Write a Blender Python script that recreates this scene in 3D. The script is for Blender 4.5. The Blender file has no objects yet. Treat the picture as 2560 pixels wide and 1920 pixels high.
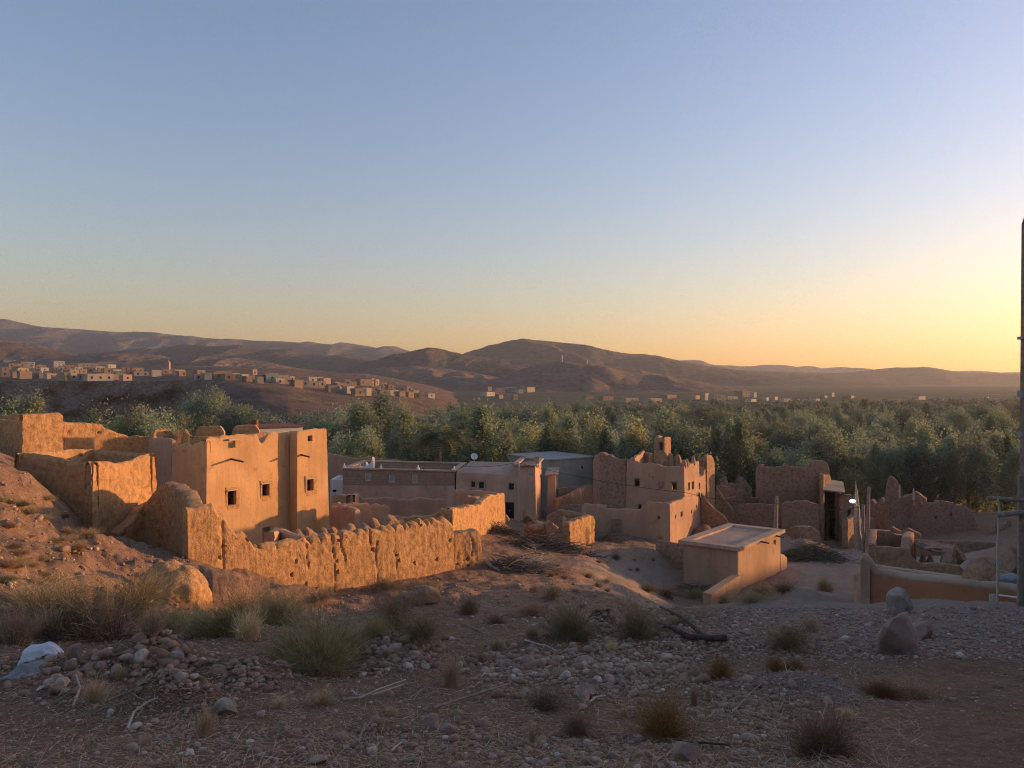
import bpy, bmesh, math, random
import numpy as np
from mathutils import Vector

# ------------------------------------------------------------------ camera, sky, sun, exposure
scene = bpy.context.scene
col = scene.collection
F, CX, CY = 1920.0, 1280.0, 960.0            # focal length and centre in photo pixels (2560 x 1920)

cam_d = bpy.data.cameras.new("camera")
cam = bpy.data.objects.new("camera", cam_d)
col.objects.link(cam)
cam.location = (0, 0, 0)
cam.rotation_euler = (math.radians(90), 0, 0)
cam_d.sensor_width = 36.0
cam_d.lens = 36.0 * F / 2560.0
cam_d.clip_start = 0.1
cam_d.clip_end = 30000
scene.camera = cam

SUN_AZ, SUN_EL = 70.0, 4.9                    # degrees right of the view axis, above the horizon
world = bpy.data.worlds.new("World")
scene.world = world
world.use_nodes = True
wn = world.node_tree
wn.nodes.clear()
sky = wn.nodes.new("ShaderNodeTexSky")
sky.sky_type = 'NISHITA'
sky.sun_disc = False
sky.sun_elevation = math.radians(SUN_EL)
sky.sun_rotation = math.radians(SUN_AZ)
sky.altitude = 1500
sky.air_density = 1.6
sky.dust_density = 2.3
sky.ozone_density = 2.8
bg = wn.nodes.new("ShaderNodeBackground")
bg.inputs["Strength"].default_value = 0.11
wo = wn.nodes.new("ShaderNodeOutputWorld")
tint = wn.nodes.new("ShaderNodeMix")
tint.data_type = 'RGBA'
tint.blend_type = 'MULTIPLY'
tint.inputs[0].default_value = 1.0
tint.inputs[7].default_value = (1.17, 0.935, 1.03, 1)      # slightly mauve evening air
wn.links.new(sky.outputs[0], tint.inputs[6])
wn.links.new(tint.outputs[2], bg.inputs[0])
wn.links.new(bg.outputs[0], wo.inputs[0])

sun_d = bpy.data.lights.new("sun", 'SUN')
sun_d.energy = 2.4
sun_d.angle = math.radians(1.5)
sun_d.color = (1.0, 0.54, 0.24)
sun = bpy.data.objects.new("sun", sun_d)
col.objects.link(sun)
_a, _e = math.radians(SUN_AZ), math.radians(SUN_EL)
to_sun = Vector((math.sin(_a) * math.cos(_e), math.cos(_a) * math.cos(_e), math.sin(_e)))
sun.rotation_euler = to_sun.to_track_quat('Z', 'Y').to_euler()
sun.location = to_sun * 200

vs = scene.view_settings
vs.view_transform = 'Standard'
vs.look = 'None'
vs.exposure = 1.8
vs.gamma = 1.0
vs.use_curve_mapping = False
cy = scene.cycles
cy.use_denoising = True
cy.denoising_prefilter = 'NONE'
try:
    cy.denoiser = 'OPENIMAGEDENOISE'
except Exception:
    pass
cy.filter_width = 1.1
cy.max_bounces = 6
cy.diffuse_bounces = 3
cy.glossy_bounces = 2
cy.transmission_bounces = 3
cy.volume_bounces = 0
cy.transparent_max_bounces = 6
cy.sample_clamp_indirect = 4.0

rng = np.random.default_rng(7)
random.seed(7)

# ------------------------------------------------------------------ numeric helpers
def _hash(ix, iy, iz, seed):
    h = (ix.astype(np.uint32) * np.uint32(374761393) + iy.astype(np.uint32) * np.uint32(668265263)
         + iz.astype(np.uint32) * np.uint32(2147483647) + np.uint32((seed * 974711 + 12345) & 0xffffffff))
    h = (h ^ (h >> np.uint32(13))) * np.uint32(1274126177)
    h = (h ^ (h >> np.uint32(16))) * np.uint32(2246822519)
    h = h ^ (h >> np.uint32(15))
    return h.astype(np.float64) / 4294967295.0

def vnoise(p, seed=0):
    p = np.asarray(p, float)
    i = np.floor(p).astype(np.int64)
    f = p - i
    f = f * f * (3 - 2 * f)
    out = 0
    for dx in (0, 1):
        wx = f[..., 0] if dx else 1 - f[..., 0]
        for dy in (0, 1):
            wy = f[..., 1] if dy else 1 - f[..., 1]
            for dz in (0, 1):
                wz = f[..., 2] if dz else 1 - f[..., 2]
                out = out + wx * wy * wz * _hash(i[..., 0] + dx, i[..., 1] + dy, i[..., 2] + dz, seed)
    return out * 2 - 1

def fbm(p, octaves=4, seed=0, gain=0.5):
    p = np.asarray(p, float)
    a, t, out = 1.0, 0.0, 0
    for k in range(octaves):
        out = out + a * vnoise(p * (2.03 ** k) + 17.3 * k, seed + k)
        t += a
        a *= gain
    return out / t

def n2(x, y, scale, octaves=4, seed=0):
    x = np.asarray(x, float)
    return fbm(np.stack([x / scale, np.asarray(y, float) / scale, np.zeros_like(x)], -1), octaves, seed)

def sstep(a, b, x):
    t = np.clip((np.asarray(x, float) - a) / (b - a), 0, 1)
    return t * t * (3 - 2 * t)

def P(px, py, d):
    return np.array([(px - CX) / F * d, d, (CY - py) / F * d])

def plan(px, d):
    return np.array([(px - CX) / F * d, d])

# ------------------------------------------------------------------ scene-object helpers
def origin_of(o):
    v = np.zeros(3)
    while o is not None:
        v += np.array(o.location)
        o = o.parent
    return v

def make_mesh(name, V, quads=None, tris=None, smooth=True, sharp=None):
    V = np.asarray(V, np.float32).reshape(-1, 3)
    me = bpy.data.meshes.new(name)
    q = np.zeros((0, 4), np.int32) if quads is None or len(quads) == 0 else np.asarray(quads, np.int32).reshape(-1, 4)
    t = np.zeros((0, 3), np.int32) if tris is None or len(tris) == 0 else np.asarray(tris, np.int32).reshape(-1, 3)
    me.vertices.add(len(V))
    me.vertices.foreach_set("co", V.ravel())
    loops = np.concatenate([q.ravel(), t.ravel()])
    me.loops.add(len(loops))
    me.loops.foreach_set("vertex_index", loops)
    starts = np.concatenate([np.arange(len(q)) * 4, len(q) * 4 + np.arange(len(t)) * 3]).astype(np.int32)
    me.polygons.add(len(starts))
    me.polygons.foreach_set("loop_start", starts)
    me.update(calc_edges=True)
    me.validate()
    if not smooth:
        me.polygons.foreach_set("use_smooth", np.zeros(len(me.polygons), bool))
    else:
        me.polygons.foreach_set("use_smooth", np.ones(len(me.polygons), bool))
        if sharp is not None:
            me.set_sharp_from_angle(angle=math.radians(sharp))
    return me

def link(name, me, mat=None, parent=None, loc=None):
    o = bpy.data.objects.new(name, me)
    col.objects.link(o)
    if mat is not None and me is not None and len(me.materials) == 0:
        me.materials.append(mat)
    if parent is not None:
        o.parent = parent
    if loc is not None:
        o.location = loc
    return o

def tag(o, label=None, cat=None, group=None, kind=None):
    if label: o["label"] = label
    if cat: o["category"] = cat
    if group: o["group"] = group
    if kind: o["kind"] = kind
    return o

def thing(name, label, cat, loc, group=None):
    o = bpy.data.objects.new(name, None)
    col.objects.link(o)
    o.empty_display_size = 0.3
    o.location = [float(c) for c in loc]
    return tag(o, label, cat, group)

def part(name, V, quads=None, tris=None, mat=None, parent=None, smooth=True, sharp=40):
    """mesh given in world coordinates, stored relative to its parent; top-level meshes get an origin at their base"""
    V = np.array(V, float).reshape(-1, 3)
    if parent is not None:
        off = origin_of(parent)
        loc = None
    else:
        off = np.array([V[:, 0].mean(), V[:, 1].mean(), V[:, 2].min()])
        loc = off
    me = make_mesh(name, V - off, quads, tris, smooth, sharp)
    return link(name, me, mat, parent, loc)

def copy_tree(o, parent=None):
    c = o.copy()
    col.objects.link(c)
    c.parent = parent
    for ch in o.children:
        copy_tree(ch, c)
    return c

BOXQ = np.array([[0, 3, 2, 1], [4, 5, 6, 7], [0, 1, 5, 4], [1, 2, 6, 5], [2, 3, 7, 6], [3, 0, 4, 7]])

class MB:
    """collects shapes for ONE mesh"""
    def __init__(s):
        s.V, s.Q, s.T, s.n = [], [], [], 0
    def add(s, V, Q=None, T=None):
        V = np.asarray(V, float).reshape(-1, 3)
        s.V.append(V)
        if Q is not None and len(Q): s.Q.append(np.asarray(Q, int).reshape(-1, 4) + s.n)
        if T is not None and len(T): s.T.append(np.asarray(T, int).reshape(-1, 3) + s.n)
        s.n += len(V)
        return s
    def prism(s, poly, z0, z1):
        poly = np.asarray(poly, float)
        n = len(poly)
        z0 = np.broadcast_to(z0, (n,)); z1 = np.broadcast_to(z1, (n,))
        V = np.concatenate([np.c_[poly, z0], np.c_[poly, z1], [[*poly.mean(0), z0.mean()]], [[*poly.mean(0), z1.mean()]]])
        Q = [[i, (i + 1) % n, n + (i + 1) % n, n + i] for i in range(n)]
        T = [[(i + 1) % n, i, 2 * n] for i in range(n)] + [[n + i, n + (i + 1) % n, 2 * n + 1] for i in range(n)]
        return s.add(V, Q, T)
    def hexa(s, lo, hi):
        """lo, hi: four corners each, in order"""
        return s.add(np.concatenate([lo, hi]), BOXQ)
    def tube(s, pts, radii, sides=6):
        pts = np.asarray(pts, float)
        k = len(pts)
        radii = np.broadcast_to(radii, (k,))
        t = np.gradient(pts, axis=0)
        t /= np.linalg.norm(t, axis=1)[:, None] + 1e-9
        ref = np.array([0, 0, 1.0]) if abs(t[:, 2]).mean() < 0.8 else np.array([1.0, 0, 0])
        a = np.cross(t, ref); a /= np.linalg.norm(a, axis=1)[:, None] + 1e-9
        b = np.cross(t, a)
        ang = np.arange(sides) / sides * 2 * math.pi
        ring = pts[:, None] + radii[:, None, None] * (np.cos(ang)[None, :, None] * a[:, None] + np.sin(ang)[None, :, None] * b[:, None])
        V = np.concatenate([ring.reshape(-1, 3), pts[:1], pts[-1:]])
        Q, T = [], []
        for i in range(k - 1):
            for j in range(sides):
                j2 = (j + 1) % sides
                Q.append([i * sides + j, i * sides + j2, (i + 1) * sides + j2, (i + 1) * sides + j])
        for j in range(sides):
            j2 = (j + 1) % sides
            T.append([j2, j, k * sides]); T.append([(k - 1) * sides + j, (k - 1) * sides + j2, k * sides + 1])
        return s.add(V, Q, T)
    def build(s, name, mat, parent=None, smooth=False, sharp=40):
        return part(name, np.concatenate(s.V), np.concatenate(s.Q) if s.Q else None,
                    np.concatenate(s.T) if s.T else None, mat, parent, smooth, sharp)

# ------------------------------------------------------------------ materials
MATS = {}
def new_mat(name):
    m = bpy.data.materials.new(name)
    m.use_nodes = True
    nt = m.node_tree
    nt.nodes.clear()
    out = nt.nodes.new("ShaderNodeOutputMaterial")
    MATS[name] = m
    return m, nt, out

def nd(nt, typ, **kw):
    n = nt.nodes.new(typ)
    for k, v in kw.items():
        if k.startswith("i_"):
            n.inputs[k[2:].replace("_", " ")].default_value = v
        else:
            setattr(n, k, v)
    return n

def ramp(nt, fac, stops):
    r = nt.nodes.new("ShaderNodeValToRGB")
    e = r.color_ramp.elements
    while len(e) < len(stops):
        e.new(0.5)
    for i, (p, c) in enumerate(stops):
        e[i].position = p
        e[i].color = (*c, 1) if len(c) == 3 else c
    nt.links.new(fac, r.inputs[0])
    return r.outputs[0]

def mixc(nt, fac, a, b, mode='MIX'):
    n = nt.nodes.new("ShaderNodeMix")
    n.data_type = 'RGBA'
    n.blend_type = mode
    if hasattr(fac, "is_linked") or hasattr(fac, "links"):
        nt.links.new(fac, n.inputs[0])
    else:
        n.inputs[0].default_value = fac
    for v, i in ((a, 6), (b, 7)):
        if isinstance(v, tuple):
            n.inputs[i].default_value = (*v, 1) if len(v) == 3 else v
        else:
            nt.links.new(v, n.inputs[i])
    return n.outputs[2]

def coords(nt, kind="pos", scale=(1, 1, 1)):
    if kind == "pos":
        src = nt.nodes.new("ShaderNodeNewGeometry").outputs["Position"]
    else:
        src = nt.nodes.new("ShaderNodeTexCoord").outputs["Object"]
    mp = nt.nodes.new("ShaderNodeMapping")
    mp.inputs["Scale"].default_value = scale
    nt.links.new(src, mp.inputs[0])
    return mp.outputs[0]

def noise(nt, vec, scale, detail=5, rough=0.6):
    n = nt.nodes.new("ShaderNodeTexNoise")
    n.inputs["Scale"].default_value = scale
    n.inputs["Detail"].default_value = detail
    n.inputs["Roughness"].default_value = rough
    nt.links.new(vec, n.inputs["Vector"])
    return n.outputs["Fac"]

def bump(nt, h, strength, dist, prev=None):
    b = nt.nodes.new("ShaderNodeBump")
    b.inputs["Strength"].default_value = strength
    b.inputs["Distance"].default_value = dist
    nt.links.new(h, b.inputs["Height"])
    if prev is not None:
        nt.links.new(prev, b.inputs["Normal"])
    return b.outputs[0]

def bsdf(nt, out, colr, rough=0.9, normal=None, spec=0.15, metallic=0.0):
    b = nt.nodes.new("ShaderNodeBsdfPrincipled")
    if isinstance(colr, tuple):
        b.inputs["Base Color"].default_value = (*colr, 1)
    else:
        nt.links.new(colr, b.inputs["Base Color"])
    b.inputs["Roughness"].default_value = rough
    b.inputs["Specular IOR Level"].default_value = spec
    b.inputs["Metallic"].default_value = metallic
    if normal is not None:
        nt.links.new(normal, b.inputs["Normal"])
    nt.links.new(b.outputs[0], out.inputs["Surface"])
    return b

def earth_mat(name, c1, c2, c3=None, rough_bump=0.5, grain=0.04, streak=0.35, pebbles=True):
    """rammed earth: blotchy clay, vertical run-off streaks, coarse grain, little pits"""
    m, nt, out = new_mat(name)
    v = coords(nt)
    big = noise(nt, v, 0.55, 4, 0.6)
    mid = noise(nt, v, 3.5, 6, 0.65)
    fine = noise(nt, v, 22.0, 4, 0.7)
    vs_ = coords(nt, scale=(2.6, 2.6, 0.28))
    st = noise(nt, vs_, 1.6, 4, 0.6)
    c = ramp(nt, big, [(0.3, c1), (0.7, c2)])
    dark = tuple(x * 0.62 for x in c1)
    c = mixc(nt, ramp(nt, mid, [(0.34, (1, 1, 1)), (0.55, (0, 0, 0))]), c, c3 or dark)
    stm = nt.nodes.new("ShaderNodeMath"); stm.operation = 'MULTIPLY'
    nt.links.new(ramp(nt, st, [(0.45, (0, 0, 0)), (0.75, (1, 1, 1))]), stm.inputs[0])
    stm.inputs[1].default_value = streak
    c = mixc(nt, stm.outputs[0], c, tuple(x * 0.7 for x in c2))
    if pebbles:
        vo = nd(nt, "ShaderNodeTexVoronoi")
        vo.inputs["Scale"].default_value = 9.0
        nt.links.new(v, vo.inputs["Vector"])
        pm = ramp(nt, vo.outputs["Distance"], [(0.10, (1, 1, 1)), (0.2, (0, 0, 0))])
        pick = ramp(nt, noise(nt, v, 5.0, 2, 0.5), [(0.56, (0, 0, 0)), (0.62, (1, 1, 1))])
        pmul = mixc(nt, 1.0, pm, pick, 'MULTIPLY')
        c = mixc(nt, pmul, c, tuple(min(1, x * 1.5 + 0.04) for x in c2))
    c = mixc(nt, ramp(nt, fine, [(0.3, (0.35, 0.35, 0.35)), (0.6, (0, 0, 0))]), c, tuple(x * 0.5 for x in c1))
    n1 = bump(nt, mid, rough_bump, grain * 3)
    n2_ = bump(nt, fine, rough_bump, grain, n1)
    n3 = bump(nt, st, rough_bump * 0.8, grain * 2, n2_)
    bsdf(nt, out, c, 0.95, n3, 0.08)
    return m

def plain_mat(name, c, rough=0.8, var=0.25, scale=4.0, bmp=0.2, metallic=0.0, kind="pos"):
    m, nt, out = new_mat(name)
    v = coords(nt, kind)
    n = noise(nt, v, scale, 5, 0.6)
    cc = ramp(nt, n, [(0.3, tuple(x * (1 - var) for x in c)), (0.7, tuple(min(1, x * (1 + var)) for x in c))])
    nb = bump(nt, noise(nt, v, scale * 5, 4, 0.6), bmp, 0.02)
    bsdf(nt, out, cc, rough, nb, 0.2, metallic)
    return m

def plaster_mat(name, c, var=0.18, dirt=0.4):
    """smooth mud plaster: soft blotches, darker run-off from the top, hairline wear"""
    m, nt, out = new_mat(name)
    v = coords(nt)
    big = noise(nt, v, 0.4, 5, 0.55)
    fine = noise(nt, v, 14, 5, 0.65)
    st = noise(nt, coords(nt, scale=(3.0, 3.0, 0.2)), 1.4, 5, 0.6)
    cc = ramp(nt, big, [(0.3, tuple(x * (1 - var) for x in c)), (0.7, tuple(min(1, x * (1 + var)) for x in c))])
    sm = ramp(nt, st, [(0.5, (0, 0, 0)), (0.85, (dirt, dirt, dirt))])
    cc = mixc(nt, sm, cc, tuple(x * 0.6 for x in c))
    patch = ramp(nt, noise(nt, v, 1.1, 7, 0.72), [(0.58, (0, 0, 0)), (0.63, (0.8, 0.8, 0.8))])
    cc = mixc(nt, patch, cc, tuple(x * 0.72 for x in c))
    nb = bump(nt, fine, 0.35, 0.03)
    nb = bump(nt, noise(nt, v, 2.5, 4, 0.6), 0.3, 0.08, nb)
    bsdf(nt, out, cc, 0.92, nb, 0.1)
    return m

def course_mat(name, c, course=0.16):
    """mud bricks seen from afar: thin horizontal courses"""
    m, nt, out = new_mat(name)
    v = coords(nt)
    w = nd(nt, "ShaderNodeTexWave", bands_direction='Z')
    w.inputs["Scale"].default_value = 1.0 / course / 6.28 * 2
    w.inputs["Distortion"].default_value = 2.5
    w.inputs["Detail"].default_value = 3
    nt.links.new(v, w.inputs["Vector"])
    n = noise(nt, v, 3.0, 5, 0.65)
    cc = ramp(nt, n, [(0.3, tuple(x * 0.75 for x in c)), (0.7, tuple(x * 1.2 for x in c))])
    cc = mixc(nt, ramp(nt, w.outputs["Fac"], [(0.0, (0.6, 0.6, 0.6)), (0.35, (0, 0, 0))]), cc, tuple(x * 0.6 for x in c))
    nb = bump(nt, w.outputs["Fac"], 0.4, 0.04)
    nb = bump(nt, noise(nt, v, 12, 4, 0.6), 0.4, 0.03, nb)
    bsdf(nt, out, cc, 0.95, nb, 0.08)
    return m

def leaf_mat(name, c1, c2, trans=0.42):
    m, nt, out = new_mat(name)
    at = nd(nt, "ShaderNodeAttribute", attribute_name="tint")
    oi = nd(nt, "ShaderNodeObjectInfo")
    c = mixc(nt, at.outputs["Fac"], c1, c2)
    hs = nd(nt, "ShaderNodeHueSaturation")
    r1 = nd(nt, "ShaderNodeMapRange"); r1.inputs["To Min"].default_value = 0.475; r1.inputs["To Max"].default_value = 0.52
    r2 = nd(nt, "ShaderNodeMapRange"); r2.inputs["To Min"].default_value = 0.65; r2.inputs["To Max"].default_value = 1.35
    nt.links.new(oi.outputs["Random"], r1.inputs[0])
    ml = nd(nt, "ShaderNodeMath", operation='MULTIPLY'); ml.inputs[1].default_value = 7.31
    fr = nd(nt, "ShaderNodeMath", operation='FRACT')
    nt.links.new(oi.outputs["Random"], ml.inputs[0]); nt.links.new(ml.outputs[0], fr.inputs[0]); nt.links.new(fr.outputs[0], r2.inputs[0])
    nt.links.new(r1.outputs[0], hs.inputs["Hue"]); nt.links.new(r2.outputs[0], hs.inputs["Value"])
    nt.links.new(c, hs.inputs["Color"])
    d = nd(nt, "ShaderNodeBsdfDiffuse"); t = nd(nt, "ShaderNodeBsdfTranslucent")
    nt.links.new(hs.outputs[0], d.inputs[0]); nt.links.new(hs.outputs[0], t.inputs[0])
    mx = nd(nt, "ShaderNodeMixShader"); mx.inputs[0].default_value = trans
    nt.links.new(d.outputs[0], mx.inputs[1]); nt.links.new(t.outputs[0], mx.inputs[2])
    nt.links.new(mx.outputs[0], out.inputs["Surface"])
    return m

def stone_mat(name):
    m, nt, out = new_mat(name)
    oi = nd(nt, "ShaderNodeObjectInfo")
    at = nd(nt, "ShaderNodeAttribute", attribute_name="tint")
    ad = nd(nt, "ShaderNodeMath", operation='ADD'); fr = nd(nt, "ShaderNodeMath", operation='FRACT')
    nt.links.new(oi.outputs["Random"], ad.inputs[0]); nt.links.new(at.outputs["Fac"], ad.inputs[1]); nt.links.new(ad.outputs[0], fr.inputs[0])
    c = ramp(nt, fr.outputs[0], [(0.0, (0.28, 0.165, 0.105)), (0.35, (0.41, 0.255, 0.165)), (0.6, (0.39, 0.265, 0.18)),
                                 (0.85, (0.48, 0.335, 0.23)), (0.96, (0.60, 0.46, 0.34)), (1.0, (0.70, 0.60, 0.48))])
    v = coords(nt)
    n = noise(nt, v, 9, 6, 0.7)
    c = mixc(nt, ramp(nt, n, [(0.35, (0.7, 0.7, 0.7)), (0.6, (0, 0, 0))]), c, (0.17, 0.105, 0.07))
    nb = bump(nt, noise(nt, v, 40, 5, 0.7), 0.5, 0.012)
    bsdf(nt, out, c, 0.85, nb, 0.2)
    return m

earth_mat("mud_orange", (0.54, 0.30, 0.135), (0.64, 0.375, 0.175), rough_bump=0.5, grain=0.06)
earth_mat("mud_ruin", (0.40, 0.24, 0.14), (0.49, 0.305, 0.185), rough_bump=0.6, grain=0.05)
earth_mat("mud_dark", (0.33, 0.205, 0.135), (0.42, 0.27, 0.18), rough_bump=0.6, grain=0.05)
plaster_mat("plaster_orange", (0.56, 0.33, 0.16), var=0.16, dirt=0.7)
plaster_mat("plaster_pink", (0.57, 0.355, 0.24))
plaster_mat("plaster_tan", (0.47, 0.295, 0.175), var=0.18, dirt=0.6)
plaster_mat("plaster_ruin", (0.46, 0.28, 0.175), dirt=0.5)
plaster_mat("plaster_red", (0.47, 0.215, 0.11), dirt=0.4)
plaster_mat("coping", (0.50, 0.35, 0.235), var=0.28, dirt=0.6)
plaster_mat("concrete", (0.36, 0.32, 0.25), var=0.15)
plaster_mat("concrete_roof", (0.42, 0.38, 0.33), var=0.12)
plaster_mat("roof_mud", (0.46, 0.31, 0.22), var=0.2)
course_mat("mud_brick", (0.40, 0.255, 0.175))
plain_mat("whitewash", (0.72, 0.68, 0.60), var=0.08)
plain_mat("red_paint", (0.24, 0.085, 0.06), var=0.15)
plain_mat("wood_grey", (0.27, 0.215, 0.165), var=0.35, scale=6, bmp=0.5)
plain_mat("pole_wood", (0.24, 0.185, 0.145), var=0.35, scale=6, bmp=0.5)
plain_mat("matting", (0.30, 0.275, 0.245), rough=0.9, var=0.3, scale=8, bmp=0.5)
plain_mat("wood_dark", (0.09, 0.062, 0.047), var=0.35, scale=6, bmp=0.5)
plain_mat("wood_pale", (0.46, 0.38, 0.29), var=0.2, scale=6, bmp=0.4)
plain_mat("dark_pane", (0.02, 0.018, 0.017), rough=0.5, var=0.1)
plain_mat("metal_white", (0.70, 0.69, 0.66), rough=0.5, var=0.05, bmp=0.02)
plain_mat("metal_grey", (0.28, 0.28, 0.27), rough=0.5, var=0.1, bmp=0.05)
plain_mat("cable_black", (0.03, 0.03, 0.03), rough=0.6)
plain_mat("boulder_rock", (0.36, 0.25, 0.19), rough=0.9, var=0.35, scale=3.5, bmp=0.7)
plain_mat("boulder_grey", (0.33, 0.265, 0.21), rough=0.9, var=0.35, scale=3.5, bmp=0.7)
plain_mat("plastic_white", (0.66, 0.67, 0.68), rough=0.5, var=0.1, scale=9, bmp=0.3)
plain_mat("tarp_blue", (0.22, 0.26, 0.27), rough=0.6, var=0.2, scale=8, bmp=0.4)
plain_mat("bark", (0.20, 0.155, 0.115), var=0.3, scale=8, bmp=0.5, kind="obj")
plain_mat("bark_pale", (0.42, 0.37, 0.30), var=0.25, scale=8, bmp=0.4, kind="obj")
leaf_mat("leaf_olive", (0.135, 0.165, 0.115), (0.245, 0.285, 0.20))
leaf_mat("leaf_poplar", (0.21, 0.245, 0.145), (0.34, 0.375, 0.225))
leaf_mat("leaf_yellow", (0.25, 0.245, 0.10), (0.46, 0.44, 0.21))
leaf_mat("leaf_palm", (0.14, 0.155, 0.08), (0.42, 0.40, 0.22))
leaf_mat("leaf_bare", (0.16, 0.12, 0.09), (0.26, 0.20, 0.15), trans=0.0)
leaf_mat("scrub_green", (0.21, 0.165, 0.08), (0.56, 0.44, 0.22), trans=0.15)
leaf_mat("scrub_brown", (0.20, 0.135, 0.078), (0.52, 0.36, 0.20), trans=0.1)
leaf_mat("scrub_rust", (0.17, 0.09, 0.04), (0.36, 0.19, 0.075), trans=0.1)
leaf_mat("straw", (0.40, 0.29, 0.155), (0.72, 0.56, 0.33), trans=0.15)
leaf_mat("twig", (0.10, 0.075, 0.055), (0.26, 0.20, 0.155), trans=0.0)
leaf_mat("twig_pale", (0.32, 0.27, 0.20), (0.52, 0.45, 0.36), trans=0.0)
leaf_mat("brush_green", (0.09, 0.095, 0.065), (0.27, 0.25, 0.18), trans=0.0)
stone_mat("river_stone")
for _k, _c in (("town_ochre", (0.34, 0.27, 0.205)), ("town_cream", (0.38, 0.325, 0.265)), ("town_pink", (0.40, 0.26, 0.205)),
               ("town_white", (0.43, 0.375, 0.31)), ("town_brown", (0.24, 0.175, 0.13)), ("town_green", (0.33, 0.34, 0.28))):
    plain_mat(_k, _c, var=0.12, scale=0.4, bmp=0.05)

# ------------------------------------------------------------------ terrain: near slope through known spots (thin plate spline)
CTRL = []                                     # (x, y, z)
def cz(px, d, z): CTRL.append(((px - CX) / F * d, d, z))
for px in (-700, 100, 700, 1280, 1850, 2350, 2900):
    for d, z in ((3.0, -2.1), (6.6, -3.25), (8.2, -3.7), (10, -4.15), (13, -4.75), (16, -5.2)):
        cz(px, d, z)
for a in ((1850, 20, -5.75), (2150, 20, -5.75), (2560, 20, -5.85), (2800, 20, -5.9), (1850, 25, -7.4), (2050, 25, -7.3), (2300, 24, -7.0), (2560, 23, -6.6),
          (2200, 28.5, -8.8), (2500, 26.5, -8.4), (1850, 34, -10.6), (1850, 45, -13.2), (2050, 40, -12.6),
          (1300, 20, -6.2), (1300, 25, -7.5), (1300, 33, -8.95), (1300, 40, -9.9), (1300, 50, -10.9), (1300, 60, -11.8),
          (1500, 20, -6.1), (1500, 25, -7.5), (1500, 33, -9.1), (1500, 42, -10.7), (1500, 50, -11.7), (1500, 60, -12.6),
          (1660, 24, -7.2), (1680, 30, -9.2), (1680, 40, -12.0), (1680, 49, -14.0), (1675, 64, -13.3), (1453, 70, -13.2),
          (1709, 56, -14.5), (1845, 53.5, -14.5), (1955, 60, -14.6), (1830, 66, -14.9),
          (2050, 50, -14.0), (2050, 60, -14.6), (2050, 66, -15.0), (2050, 78, -15.7), (2350, 80, -15.6), (2300, 45, -12.6), (2300, 60, -14.4), (2500, 45, -12.0), (2520, 70, -14.5),
          (600, 20, -6.2), (600, 25, -7.6), (640, 28.5, -8.2), (527, 30.3, -7.3), (650, 31.8, -8.2), (800, 34, -9.2), (1137, 40, -9.75), (950, 25, -7.5), (950, 32, -8.9), (1137, 34, -9.1), (900, 20, -6.2),
          (515, 48, -10.7), (825, 57, -10.6), (1000, 47, -9.9), (1260, 60, -11.0), (1274, 78, -13.7), (856, 78, -13.6), (900, 95, -15.0), (1430, 95, -15.6), (1800, 95, -16.2),
          (475, 29.7, -7.1), (400, 22, -6.4), (330, 25, -6.4), (232, 35.5, -7.5), (205, 32, -6.7), (172, 34.5, -6.1), (150, 36.5, -5.4), (214, 28.5, -6.3), (95, 33, -4.5), (0, 36, -3.95), (0, 25, -4.3), (0, 18, -4.5), (200, 24, -5.75), (250, 18, -5.6),
          (-250, 30, -2.3), (53, 52, -5.2), (0, 62, -6.5), (162, 44, -5.9), (300, 50, -8.2), (400, 42, -8.8), (350, 33, -7.1), (420, 37, -8.6), (300, 75, -12), (0, 90, -12),
          (100, 110, -16.5), (650, 110, -16.8), (1300, 112, -16.8), (2000, 112, -17), (2500, 112, -17)):
    cz(*a)
CTRL += [(-22, 6, -1.2), (-60, 40, 0.5), (-70, 90, -9), (18, 2, 0.0), (24, 12, 2.0), (30, 20, 3.0), (30, 27.0, 0.3), (30, 31, -3.2), (31, 36, -4.9), (32, 41, -6.4), (35, 48, -8.0),
         (47, 62, -10.4), (62, 82, -12), (45, 20, 6), (55, 36, 1), (75, 52, -4), (85, 90, -10), (98, 112, -13), (85, 20, 9)]     # unseen rising ground right of the view, added and shaped to shade the foreground
CT = np.array(CTRL)
def _tps_k(r2):
    return np.where(r2 > 1e-9, 0.5 * r2 * np.log(r2 + 1e-12), 0)
def _warp(xy):                                 # spline is fitted in a log-depth plan so that near and far spots are evenly spread
    r = np.hypot(xy[:, 0], xy[:, 1]) + 4.0
    return np.c_[np.clip(np.arctan2(xy[:, 0], xy[:, 1]), -2.2, 2.2) * 9.0, np.log(r) * 7.0]
_cw = _warp(CT[:, :2])
_n = len(CT)
_K = _tps_k(((_cw[:, None] - _cw[None]) ** 2).sum(-1)) + np.eye(_n) * 0.02
_Pm = np.c_[np.ones(_n), _cw]
_A = np.zeros((_n + 3, _n + 3)); _A[:_n, :_n] = _K; _A[:_n, _n:] = _Pm; _A[_n:, :_n] = _Pm.T
_W = np.linalg.solve(_A, np.r_[CT[:, 2], 0, 0, 0])
def tps(x, y):
    q = _warp(np.c_[x.ravel(), y.ravel()])
    out = np.empty(len(q))
    for i in range(0, len(q), 40000):
        b = q[i:i + 40000]
        out[i:i + 40000] = _tps_k(((b[:, None] - _cw[None]) ** 2).sum(-1)) @ _W[:_n] + np.c_[np.ones(len(b)), b] @ _W[_n:]
    return out.reshape(x.shape)

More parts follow.
